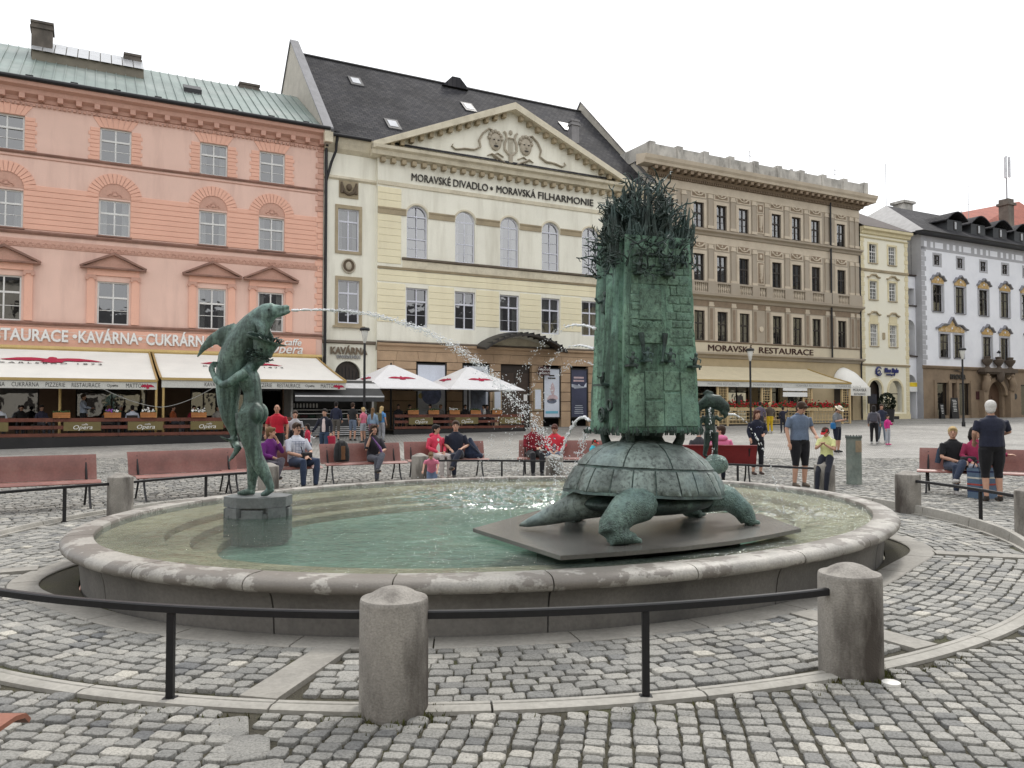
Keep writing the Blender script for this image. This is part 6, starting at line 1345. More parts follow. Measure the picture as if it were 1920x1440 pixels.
g.tube([(-.47, -.11, 1.44), (-.45, -.12, 1.48)], .012, 6)
g.tube([(-.09, .17, 1.42), (-.22, .26, 1.38), (-.38, .27, 1.36), (-.45, .2, 1.42)], [.062, .052, .046, .036], 10)
g.tube([(-.05, -.02, 1.46), (.02, -.08, 1.53)], .055, 9); g.ball((.06, -.12, 1.59), (.085, .08, .10), 12, 9); g.ball((-.025, -.12, 1.575), (.018, .016, .028), 6, 5)       # head turned to the dolphin
g.v = [(x + .05*max(0, 1-z/.9)*(1 if y < 0 and z < .9 else 0)*1.0, y-.10, z) for x, y, z in g.v]
bo = remesh(g.build('boy_figure', m_bz, db), .0115, 3)
g = M()      # hair of leaves, bowl-shaped hat with brim
for _ in range(130):
    a = rnd.uniform(0, TAU); z = rnd.uniform(1.55, 1.68); r_ = rnd.uniform(.07, .125); q = Vector((-.005+r_*math.cos(a), r_*math.sin(a), z)); d = Vector((math.cos(a), math.sin(a), rnd.uniform(-.6, .9))).normalized()
    g.tube([q, q+d*.02, q+d*.045], [.012, .019, .005], 5, .5)
g.v = [(x+.07, y-.22, z) for x, y, z in g.v]; g.build('leaf_wreath', m_bzd, bo, smooth=60)
mrot = Matrix.Rotation(R(16), 3, 'Y'); g = M()
for pr in ([(0, 1.62), (.10, 1.62), (.118, 1.70), (.145, 1.775), (.225, 1.80), (.23, 1.812), (.14, 1.80), (.10, 1.70), (0, 1.69)],): g.lathe(pr, 24)
g.v = [tuple(mrot @ Vector((x+.0, y, z-1.62)) + Vector((.09, -.22, 1.61))) for x, y, z in g.v]; ht = g.build('bowl_hat', m_bz, bo, smooth=50)
g = M()
for _ in range(36): a = rnd.uniform(0, TAU); q = mrot @ Vector((.15*math.cos(a), .15*math.sin(a), .19)) + Vector((.09, -.22, 1.61)); g.tube([q, q+Vector((rnd.uniform(-.05, .05), rnd.uniform(-.05, .05), .035)), q+Vector((rnd.uniform(-.07, .07), rnd.uniform(-.05, .05), .055))], [.008, .012, .004], 5, .6)
g.build('hat_leaves', m_bzd, ht, smooth=60)
g = M()      # dolphin
sp = [(-.285, .66, .035, .9), (-.30, .74, .06, .9), (-.345, .90, .105, .95), (-.368, 1.08, .135, 1), (-.365, 1.25, .16, 1), (-.345, 1.42, .185, 1), (-.30, 1.58, .21, 1), (-.215, 1.74, .222, 1), (-.125, 1.88, .215, 1), (-.045, 1.99, .188, 1), (.03, 2.08, .158, .95), (.095, 2.135, .135, .9), (.15, 2.155, .11, .9), (.19, 2.158, .075, .85), (.22, 2.16, .05, .9)]
g.tube([(a, 0, b) for a, b, *_ in sp], [c*.90 for *_, c, _d in sp], 16, [d for *_, d in sp], up=(0, 1, 0))
g.tube([(.17, 0, 2.175), (.25, 0, 2.185), (.32, 0, 2.205), (.345, 0, 2.205)], [.058, .038, .024, .012], 8); g.tube([(.17, 0, 2.12), (.25, 0, 2.122), (.335, 0, 2.145), (.355, 0, 2.15)], [.05, .034, .022, .012], 8)     # open beak
g.tube([(-.30, 0, 1.87), (-.45, 0, 1.865), (-.58, 0, 1.80), (-.67, 0, 1.71), (-.735, 0, 1.61)], [.15, .098, .066, .040, .012], 10, [.35, .28, .28, .3, .5], up=(0, 1, 0))
g.tube([(-.30, 0, 1.66), (-.40, 0, 1.76), (-.50, 0, 1.79)], [.10, .07, .03], 8, .3, up=(0, 1, 0))
g.tube([(.02, -.13, 2.02), (.06, -.17, 1.95), (.07, -.19, 1.87), (.05, -.19, 1.82)], [.06, .07, .05, .015], 10, .3); g.tube([(.0, .17, 1.98), (.04, .23, 1.86), (.04, .25, 1.72)], [.07, .08, .02], 10, .3)
g.tube([(-.285, 0, .68), (-.30, 0, .60), (-.285, 0, .55)], [.05, .04, .03], 8)
g.tube([(-.29, 0, .62), (-.38, -.06, .66), (-.435, -.12, .70)], [.06, .05, .012], 8, .3); g.tube([(-.29, 0, .62), (-.26, .08, .55), (-.33, .02, .43), (-.36, .0, .38)], [.06, .05, .035, .01], 8, .35); g.tube([(-.29, 0, .63), (-.22, -.10, .56), (-.235, -.13, .46)], [.06, .05, .01], 8, .3)
do = remesh(g.build('dolphin_figure', m_bz, db), .014, 3)
M().ball((.13, -.105, 2.16), (.016, .01, .012), 8, 6).build('eye', m_bzd, do)
# pedestal of stacked grey stone blocks
ped = thing('statue_pedestal', 'grey blocky stone pedestal of the boy rising from the water', 'pedestal', (bx_, by_, .06)); m_ped = mt('pedestal_stone', (.16, .17, .17), .7, var=.25, scale=5, stain=(.10, .13, .125), samt=.6, sscale=3, bump=.3)
oct_ = lambda r_, j=0: [((r_+j*rnd.uniform(-.02, .02))*math.cos(TAU*(k+.5)/8)*1.06, (r_)*math.sin(TAU*(k+.5)/8)*.95) for k in range(8)]
M().prism(oct_(.365), lambda a, b, c: (a, b, c), .44, .555).build('top_slab', m_ped, ped); M().prism(oct_(.32), lambda a, b, c: (a, b, c), -.02, .44).build('core', m_ped, ped)
for k in range(8):
    a = TAU*k/8 + .1; h0, h1 = (.25, .44) if k % 2 else (.05, .42); M().obox((.305*math.cos(a), .29*math.sin(a), (h0+h1)/2+.0), (.06, .115, (h1-h0)/2-.004), Matrix.Rotation(a, 3, 'Z')).build('block', m_ped, ped)
    M().obox((.312*math.cos(a+.39), .297*math.sin(a+.39), .33-.02*(k % 3)), (.045, .10, .045), Matrix.Rotation(a+.39, 3, 'Z')).build('block', m_ped, ped)

# --- stone plate in the pool under the turtle
pl = M(); PP = [(-.38, 7.80), (.38, 6.33)] + [(.38+2.42*f + .10*math.sin(math.pi*f), 6.33+1.46*f - .16*math.sin(math.pi*f)) for f in (.2, .4, .6, .8)] + [(2.80, 7.79), (2.75, 8.9), (.3, 9.2)]
pl.prism(PP, lambda a, b, c: (a-1.3, b-7.85, c), .425, .46); o = thing('turtle_plate', 'dark wet stone plate in the pool beneath the turtle', 'plinth', (1.3, 7.85, 0)); m_plate2 = mt('wet_plate', (.125, .12, .11), .26, var=.35, scale=1.2, stain=(.19, .185, .17), samt=.6, sscale=.9, bump=.04, spec=.6)
pl.build('top_slab', m_plate2, o); pl = M(); pl.prism([((a-1.25)*.62+1.25, (b-7.8)*.62+7.8) for a, b in PP], lambda a, b, c: (a-1.3, b-7.85, c), .06, .42); pl.build('plinth_block', mt('plinth_dark', (.06, .058, .055), .4), o)

# --- turtle
tl = thing('turtle', 'bronze giant turtle with plated shell carrying a tower', 'statue', (1.31, 7.85, .458), R(30))
SA, SB = .84, .63; PR_ = [(0, .51), (.15, .507), (.3, .497), (.45, .472), (.6, .425), (.70, .375), (.78, .325), (.85, .262), (.91, .19), (.96, .115), (1.0, .04), (1.03, .0)]
def sh(r, th, lift=0.0):
    z = float(np.interp(r, [a for a, _ in PR_], [b for _, b in PR_])); wv = 1 + .03*math.cos(th*11)*max(0, (r-.75)/.25)
    dr = .01; z2 = float(np.interp(r+dr, [a for a, _ in PR_], [b for _, b in PR_])); nx = (z-z2)/(dr*.75); L = math.hypot(nx, 1)
    return (SA*r*wv*math.cos(th) + lift*nx/L*math.cos(th), SB*r*wv*math.sin(th) + lift*nx/L*math.sin(th), .335 + z + lift/L - (.05*math.cos(th)*r))
g = M(); N_, K_ = 56, 14
g.rings([[sh(1.03*i/K_, TAU*k/N_) for k in range(N_)] for i in range(1, K_+1)], caps=True); shell = g.build('shell', m_bzd, tl, smooth=60)
def scute(r0, r1, t0, t1, name='scute', lift=.014, gap=.011):
    """one plate of the shell with its own rounded edge, standing proud of the dark seams"""
    n, k = 7, 6; vs = []; rg_ = [(1, lift), (0, -.004)]
    tm = (t0+t1)/2; rm = (r0+r1)/2
    def pt(i, j, lf, ins): r = r0+gap*ins/.7 + (r1-r0-2*gap*ins/.7)*j/k; gg = gap*ins/(max(r, .15)*.75); th_ = t0+gg + (t1-t0-2*gg)*i/n; return sh(r, th_, lf)
    g = M(); vs = [pt(i, j, lift*(1 if 0 < i < n and 0 < j < k else .55) + .003*math.sin(i*5+j*3), 1.0 if 0 < i < n and 0 < j < k else .62) for j in range(k+1) for i in range(n+1)]
    fs = [(j*(n+1)+i, j*(n+1)+i+1, (j+1)*(n+1)+i+1, (j+1)*(n+1)+i) for j in range(k) for i in range(n)]
    bd = [i for i in range(n+1)] + [j*(n+1)+n for j in range(1, k+1)] + [k*(n+1)+i for i in range(n-1, -1, -1)] + [j*(n+1) for j in range(k-1, 0, -1)]
    o0 = len(vs)
    for b in bd: i, j = b % (n+1), b//(n+1); vs.append(pt(i, j, -.006, .55))
    fs += [(bd[q], bd[(q+1) % len(bd)], o0+(q+1) % len(bd), o0+q) for q in range(len(bd))]
    g.add(vs, fs); g.build(name, m_bzsh, shell, smooth=70)
for k in range(22): scute(.86, 1.02, TAU*k/22, TAU*(k+1)/22)
for k in range(9): scute(.34, .86, TAU*(k+.5)/9, TAU*(k+1.5)/9)
for k in range(4): scute(.02, .34, TAU*k/4+.3, TAU*(k+1)/4+.3)
g = M(); g.ball((0, 0, .27), (.74, .58, .14), 20, 8); remesh(g.build('plastron', m_bzd, tl), .022, 3)
LEGS = [([(-.40, -.40, .31), (-.68, -.54, .27), (-.90, -.63, .16), (-.93, -.655, .09)], [.185, .15, .115, .105], [(-.93, -.655, .075), (-.82, -.68, .065), (-.70, -.69, .05)], [.098, .085, .06]),
        ([(.52, -.26, .31), (.78, -.33, .27), (.93, -.365, .15), (.985, -.38, .06)], [.175, .125, .10, .09], [(.985, -.38, .06), (1.03, -.40, .045)], [.11, .07]),
        ([(-.35, .42, .3), (-.42, .66, .22), (-.39, .74, .08)], [.18, .14, .12], [(-.39, .74, .06), (-.25, .77, .05)], [.11, .07]),
        ([(.5, .25, .3), (.80, .33, .22), (.92, .34, .07)], [.17, .13, .11], [(.92, .34, .06), (1.02, .35, .045)], [.11, .07])]
for p, r_, q, s_ in LEGS:
    g = M(); g.tube(p, r_, 12); g.tube(q, s_, 12, .8)
    for k in range(3): g.ball((q[-1][0]+.02, q[-1][1]+(k-1)*.05, .03), (.035, .024, .03), 6, 5)
    o = remesh(g.build('leg', m_bzs, tl), .018, 4)
g = M(); g.tube([(-.45, .05, .30), (-.70, .16, .24), (-.92, .34, .13), (-1.08, .47, .06), (-1.14, .52, .04)], [.17, .14, .085, .04, .012], 12); remesh(g.build('tail', m_bzsh, tl), .016, 4)
g = M(); g.tube([(.62, .08, .34), (.88, .16, .45), (1.02, .2, .53), (1.12, .22, .57), (1.22, .23, .56), (1.29, .23, .535)], [.14, .105, .10, .115, .10, .05], 12); g.ball((1.16, .14, .60), .03, 6, 5); g.ball((1.16, .32, .60), .03, 6, 5); remesh(g.build('head', m_bzs, tl), .015, 3)

# --- tower on the turtle's back
tw = thing('bronze_tower', 'tall green bronze brick tower crowned with a thicket of branches', 'statue', (1.29, 7.95, 1.39), R(18))
HB, HT, TH = .415, .345, 1.88
def tpt(s, t_, z):    # point on the tower wall: side s (0 front-right, 1 right, 2 back, 3 left), t_ -1..1, z 0..1
    h = HB + (HT-HB)*z**.8; a = (t_*h, -h)
    for _ in range(s): a = (-a[1], a[0])
    return Vector((a[0], a[1], z*TH))
g = M(); ND, NZ = 18, 44; rs = []
for j in range(NZ+1):
    z = j/NZ; r_ = []
    for s in range(4):
        for i in range(ND):
            t_ = -1+2*i/ND; p = tpt(s, t_, z); nr = Vector((p.x, p.y, 0)).normalized(); q = Vector((p.x*5, p.y*5, p.z*1.6))
            d = .016*mnoise.noise(q*1.3) + .010*mnoise.noise(q*3.5) + .006*mnoise.noise(q*9)
            if s == 0: d *= .4
            if s == 3: d += .030*math.sin(t_*9+.6*mnoise.noise(q)) + .022*math.sin(t_*21+mnoise.noise(q*2))          # folded column-like left side
            if s == 3 and t_ > .62: d -= .06*math.sin((t_-.62)/.38*math.pi)
            if j == 0: d -= .02
            r_.append(p + nr*d)
    rs.append(r_)
g.rings(rs); tb_ = g.build('tower_body', m_bzt, tw, smooth=55)
rb = random.Random(4); z = .44
def brickp(s, t0, t1, z0, z1, dep, name='brick', mat=None):
    g = M(); vs = []
    for e_, zz, tt in ((0, 0, 0), (1, .004, .012)):
        for t_, z_ in ((t0+tt, z0+zz), (t1-tt, z0+zz), (t1-tt, z1-zz), (t0+tt, z1-zz)):
            p = tpt(s, t_, z_); nr = Vector((0, -1, 0)); nr.rotate(Matrix.Rotation(R(90)*s, 3, 'Z')); vs.append(p + nr*(.006+dep*e_))
    g.add(vs, [(4, 5, 6, 7), (0, 1, 5, 4), (1, 2, 6, 5), (2, 3, 7, 6), (3, 0, 4, 7)]); return g.build(name, mat or m_bzb, tb_)
while z < .93:
    h = rb.uniform(.036, .055); t_ = -.86 + rb.uniform(0, .1)
    while t_ < .9:
        w_ = rb.uniform(.18, .42); e = min(t_+w_, .95)
        if e-t_ > .08 and not (z < .74 and -.70 < t_ < .08) and rb.random() < .97: brickp(0, t_+.01, e-.01, z+.003, z+h-.003, rb.uniform(.0, .003))
        t_ = e
    z += h
for t0, t1, z0, z1 in ((-.85, -.45, .03, .30), (-.43, .05, .03, .16), (-.43, .05, .17, .31), (.07, .5, .03, .2), (.07, .5, .21, .31), (.52, .93, .03, .31), (-.58, .06, .45, .56), (-.58, .06, .57, .73)): brickp(0, t0, t1, z0, z1, rb.uniform(.003, .008), 'panel')
for z0 in np.arange(.06, .9, .06):
    for t0 in (-.9, -.3, .3): brickp(1, t0+rb.uniform(-.1, .1), t0+.5, z0, z0+.05, rb.uniform(.002, .008))
def ledge(s, t0, t1, z, d=.06):
    p, q = tpt(s, t0, z), tpt(s, t1, z); nr = Vector((0, -1, 0)); nr.rotate(Matrix.Rotation(R(90)*s, 3, 'Z')); g = M(); c = (p+q)/2 + nr*(.02+d/2); M_ = Matrix.Rotation(R(90)*s, 3, 'Z'); g.obox(c, ((q-p).length/2, d/2+.02, .010), M_); g.build('ledge', m_bzd, tb_); return c
def figurine(c, s=1.0):
    g = M(); c = Vector(c); g.tube([c, c+Vector((0, -.01, .05*s)), c+Vector((.01, -.01, .09*s))], [.022*s, .028*s, .018*s], 8); g.ball(c+Vector((.01, -.015, .115*s)), .022*s, 8, 6)
    g.tube([c+Vector((.02, -.01, .08*s)), c+Vector((.06*s, -.03, .06*s)), c+Vector((.05*s, -.03, .02*s))], .010*s, 6); g.tube([c+Vector((0, -.01, .08*s)), c+Vector((-.05*s, -.03, .06*s)), c+Vector((-.07*s, -.02, .09*s))], .010*s, 6)
    g.tube([c, c+Vector((.03*s, -.05*s, 0)), c+Vector((.035*s, -.05*s, -.05*s))], .014*s, 6); remesh(g.build('figurine', m_bzd, tb_), .008, 2)
for s, t0, t1, z in ((0, -.98, -.72, .335), (0, .74, 1.0, .335), (0, -.75, -.55, .80), (0, .05, .35, .80), (3, -.2, .3, .245), (0, -.55, -.35, .36), (0, .1, .25, .36)): c = ledge(s, t0, t1, z); figurine(c + Vector((0, 0, .01)), .9 if z < .5 else 1.1)
figurine(tpt(0, .62, .86) + Vector((0, -.06, 0)), .9); figurine(tpt(3, -.1, .62) + Vector((-.03, -.03, 0)), 1.6); figurine(tpt(3, .0, .82) + Vector((-.03, -.03, 0)), 1.2)
for s, t_, z, r_ in ((3, .1, .09, .065), (3, .1, .09, .035), (3, .55, .14, .05)):      # scroll wheels and boss low on the left side
    c = tpt(s, t_, z) + Vector((-.05, 0, 0)); g = M(); g.tube([c + Vector((0, r_*math.cos(a), r_*math.sin(a))) for a in np.linspace(0, TAU, 17)], .013, 6); g.build('scroll_ring', m_bzd, tb_, smooth=60)
for k in range(5):        # a line of cast rings like letters
    c = tpt(0, -.62+.155*k, .545) + Vector((0, -.045, 0)); g = M(); g.tube([c + Vector((.022*math.cos(a), 0, .026*math.sin(a))) for a in np.linspace(.5 if k % 2 else 0, 5.6 if k % 2 else TAU, 13)], .005, 5); g.build('cast_ring', m_bzb, tb_, smooth=60)
for t_, z0, z1 in ((-.60, .36, .5), (.08, .36, .5)):
    a, b = tpt(0, t_, z1) + Vector((0, -.05, 0)), tpt(0, t_+(.1 if t_ < 0 else -.1), z0) + Vector((0, -.05, 0)); g = M(); g.tube([a, (a+b)/2+Vector((0, -.01, 0)), b], [.03, .018, .012], 7); g.ball(b, .02, 7, 5); g.build('hanging_tassel', m_bzd, tb_, smooth=60)
g = M()
for s in range(4):
    for k in range(34): t_ = rb.uniform(-1, 1); p = tpt(s, t_, 0); nr = Vector((0, -1, 0)); nr.rotate(Matrix.Rotation(R(90)*s, 3, 'Z')); h = rb.uniform(.0, .07); g.tube([p+nr*.02+Vector((0, 0, -.02)), p+nr*.035+Vector((0, 0, .02)), p+nr*.02+Vector((rb.uniform(-.01, .01), 0, h))], [.008, .009, .003], 5)
o = g.build('root_fringe', m_bzd, tb_, smooth=60); o['kind'] = 'stuff'
for x, y in ((-.27, -.27), (.28, -.25), (.28, .28), (-.28, .28)):
    g = M(); g.tube([(x, y, .0), (x, y-.01, -.06), (x*.93, y*.9, -.13), (x*.9, y*.88, -.18)], [.05, .045, .05, .04], 8); g.build('foot', m_bzd, tw, smooth=60)
g = M(); g.lathe([(0, -.10), (.24, -.12), (.20, -.05), (.22, 0), (0, 0)], 16); g.build('foot_block', m_bzd, tw, smooth=40)
# thicket of branches and flame-like shards on top
bt = random.Random(21); sh_ = M(); bg_ = M()
def shard(x, y, z0, h, w_, lean):
    """flame of fused bronze rods with ragged tips, wider across than deep"""
    an = math.atan2(y, x) if abs(x)+abs(y) > .08 else 0.0
    for k in range(26):
        a = bt.uniform(0, TAU); q = math.sqrt(bt.random()); bx, by = w_*q*math.cos(a), w_*.55*q*math.sin(a); hh = h*bt.uniform(.55, 1.0)*(1.05-.45*q); pts = []; tw_ = bt.uniform(-.02, .02)
        for i in range(6):
            f = i/5; sq = 1-.62*f*hh/h; pts.append((x+bx*sq+lean[0]*f*f+tw_*math.sin(f*6)+bt.gauss(0, .006), y+by*sq+lean[1]*f*f+bt.gauss(0, .006), z0+hh*f))
        r_ = bt.uniform(.022, .036); sh_.tube(pts, [r_, r_*1.05, r_*.9, r_*.75, r_*.5, r_*.15], 6)
def branch(p, d, L, r_, depth):
    pts = [Vector(p)]; d = Vector(d).normalized(); n = 4
    for i in range(n): d = (d + Vector((bt.gauss(0, .42), bt.gauss(0, .42), bt.gauss(.03, .34)))).normalized(); pts.append(pts[-1] + d*L/n)
    bg_.tube(pts, [r_*(1-.62*i/n) for i in range(n+1)], 5)
    if depth:
        for i in range(1, n+1):
            if bt.random() < .85: branch(pts[i], d + Vector((bt.gauss(0, .8), bt.gauss(0, .8), bt.gauss(.1, .6))), L*bt.uniform(.3, .55), r_*.6, depth-1)
z0 = TH*.93
for x, y, h, w_, ln in ((-.03, .02, .86, .17, (.03, 0)), (-.17, .0, .76, .12, (-.02, 0)), (.22, .0, .76, .15, (.05, 0)), (.33, -.2, .52, .12, (.06, -.02)), (-.30, -.10, .56, .09, (-.05, 0)), (-.06, -.26, .52, .12, (0, -.02)), (.15, .28, .6, .1, (.02, .02)), (-.2, .26, .62, .1, (-.03, .02)), (.14, -.28, .46, .11, (0, -.02)), (.36, .1, .5, .09, (.04, 0)), (-.20, -.26, .42, .1, (-.02, -.02))): shard(x, y, z0-.1, h*1.24+.1, w_*1.05, ln)
sh_.build('shard_crown', m_bzd, tw, smooth=70)['kind'] = 'stuff'
for _ in range(250):
    a = bt.uniform(0, TAU); rr = bt.uniform(.1, .36); x, y = rr*math.cos(a)*1.05, rr*math.sin(a); up = bt.uniform(.5, 1.6)
    branch((x, y, z0-.12+bt.uniform(0, .78)*(1.15-rr*1.5)), (math.cos(a)*.55, math.sin(a)*.55, up), bt.uniform(.12, .27)*(1.2 if rr < .25 else .95), bt.uniform(.010, .018), 1 if bt.random() < .75 else 2)
for _ in range(90):      # hooked twigs hanging over the upper wall
    s = bt.choice((0, 0, 3, 3, 1)); p = tpt(s, bt.uniform(-1, 1), bt.uniform(.82, .99)); nr = Vector((0, -1, 0)); nr.rotate(Matrix.Rotation(R(90)*s, 3, 'Z')); branch(p+nr*.02, nr*.6+Vector((bt.gauss(0, .5), bt.gauss(0, .4), bt.uniform(-.4, .9))), bt.uniform(.1, .24), .011, 1)
bg_.build('branch_thicket', m_bzd, tw, smooth=60)['kind'] = 'stuff'

# --- small fish-headed figure on the turtle's head
fb = thing('fish_boy', 'small dark bronze boy with a fish over his head on the turtle', 'statue', (2.13, 8.62, 1.10), R(0))
g = M()
for s in (-1, 1): g.tube([(.015+s*.035, 0, .27), (.01+s*.045, 0, .15), (.0+s*.06, 0, .02)], [.045, .034, .022], 9); g.tube([(s*.06, 0, .02), (.03+s*.07, -.03, .008)], [.02, .014], 7)
g.tube([(.01, 0, .25), (0, 0, .34), (-.005, 0, .42), (0, 0, .47)], [.06, .055, .065, .03], 10, .8, up=(0, 1, 0))
g.tube([(-.06, 0, .44), (-.10, .01, .37), (-.105, -.01, .29)], [.026, .022, .016], 8); g.tube([(.06, 0, .44), (.10, -.03, .40), (.13, -.04, .43)], [.026, .022, .016], 8); g.ball((0, 0, .50), .055, 9, 7)
remesh(g.build('boy_figure', m_bzd, fb), .009, 2)
g = M(); g.tube([(-.16, .02, .46), (-.10, .01, .55), (-.02, 0, .60), (.08, -.01, .59), (.16, -.02, .535), (.20, -.02, .49)], [.012, .05, .082, .086, .06, .02], 11, .75, up=(0, 1, 0)); g.tube([(-.13, 0, .50), (-.18, 0, .42), (-.17, 0, .33)], [.05, .045, .01], 8, .35, up=(0, 1, 0)); g.tube([(.02, 0, .66), (-.04, 0, .70), (-.08, 0, .68)], [.05, .03, .008], 7, .3, up=(0, 1, 0)); g.tube([(.13, -.02, .50), (.17, -.02, .45), (.15, -.02, .42)], [.04, .03, .015], 7); remesh(g.build('fish', m_bzd, fb), .010, 2)

# ------------------------------------------------------------------ jets of water: strings of drops
m_drop, t_, b_ = nodes('water_drop'); b_.inputs['Base Color'].default_value = (.86, .88, .90, 1); b_.inputs['Roughness'].default_value = .12; b_.inputs['Specular IOR Level'].default_value = .8  # opaque white base colour stands in for sky light caught in the drops
rj = random.Random(9); ICO = None
def drops(items):
    global ICO
    if ICO is None:
        bm = bmesh.new(); bmesh.ops.create_icosphere(bm, subdivisions=1, radius=1); ICO = ([v.co.copy() for v in bm.verts], [tuple(v.index for v in f.verts) for f in bm.faces]); bm.free()
    g = M()
    for p, r_, v in items:
        v = Vector(v); v = v.normalized() if v.length > 0 else Vector((0, 0, 1)); q = v.to_track_quat('Z', 'Y').to_matrix(); st = rj.uniform(1.0, 2.8); g.add([Vector(p) + q @ Vector((c.x*r_, c.y*r_, c.z*r_*st)) for c in ICO[0]], ICO[1])
    return g
def jet(label, p0, v0, T, n, spread, rad, core=.0, grow=1.0, drag=0.0):
    """ballistic stream: breaks up along its way"""
    p0, v0 = Vector(p0), Vector(v0); it = []; pts = []
    for i in range(n):
        t_ = T*(rj.random()**1.05); te = (1-math.exp(-drag*t_))/drag if drag else t_; p = p0 + v0*te + Vector((0, 0, -4.905*t_*t_)); s = spread*(t_/T)**grow + .004
        p = p + Vector((rj.gauss(0, s), rj.gauss(0, s), rj.gauss(0, s)))
        if p.z > .41: it.append((p, rad*rj.uniform(.5, 1.3), v0 + Vector((0, 0, -9.81*t_))))
    o = drops(it)
    if core:
        k = 16; ps = [p0 + v0*(core*i/k) + Vector((rj.uniform(-.004, .004), 0, -4.905*(core*i/k)**2 + rj.uniform(-.004, .004))) for i in range(k+1)]; o.tube(ps, [.015*(1-.5*i/k)*(1+.4*math.sin(i*2.3)) for i in range(k+1)], 6)
    o = o.build('water_jet', m_drop, None, smooth=180); tag(o, label, 'water jet', kind='stuff')
jet('long arc of water drops spurting from the dolphin beak', (-2.585, 9.35, 2.775), (6.9, .5, .45), .66, 2700, .065, .0046, core=.11, grow=1.3, drag=1.15)
jet('upper spray of drops arching left from the tower', (.82, 7.8, 2.40), (-1.75, 1.6, 1.05), .78, 330, .04, .0042, core=.16)
jet('middle spray of drops arching left from the tower', (.80, 7.8, 2.20), (-1.5, 1.9, 1.0), .76, 300, .045, .0042, core=.12)
jet('lower spray of drops arching left from the tower', (.79, 7.8, 2.05), (-1.25, 1.4, .9), .70, 220, .045, .004)
jet('thin smooth jet curving from the lower left side of the tower', (.76, 7.75, 1.50), (-.72, .9, .85), .60, 220, .02, .0055, core=.36)
jet('thick white trickle beside the turtle shell', (.80, 8.2, 1.42), (-.35, .5, .1), .44, 420, .04, .0046)
jet('dotted thin jet from the fish mouth to the right', (2.30, 8.6, 1.555), (1.42, .6, .35), .52, 90, .006, .006, core=.10)
jet('dotted falling drops in front of the fish boy', (2.08, 8.45, 1.60), (.05, -.1, .55), .40, 46, .004, .005)
it = []     # splashes where the jets come down
for (cx, cy), s_, n in (((-.4, 11.9), .75, 420), ((.5, 11.0), .5, 120), ((3.4, 9.2), .25, 60)):
    for _ in range(n): x, y = rj.gauss(cx, s_), rj.gauss(cy, s_*.9); it.append(((x, y, .41+abs(rj.gauss(0, .07))), rj.uniform(.003, .006), (0, 0, 1)))
o = drops([i for i in it if POOL.level(i[0][0], i[0][1]) < -.1]).build('splash_drops', m_drop, None, smooth=180); tag(o, 'splashing drops where the jets hit the pool', 'splash', kind='stuff')
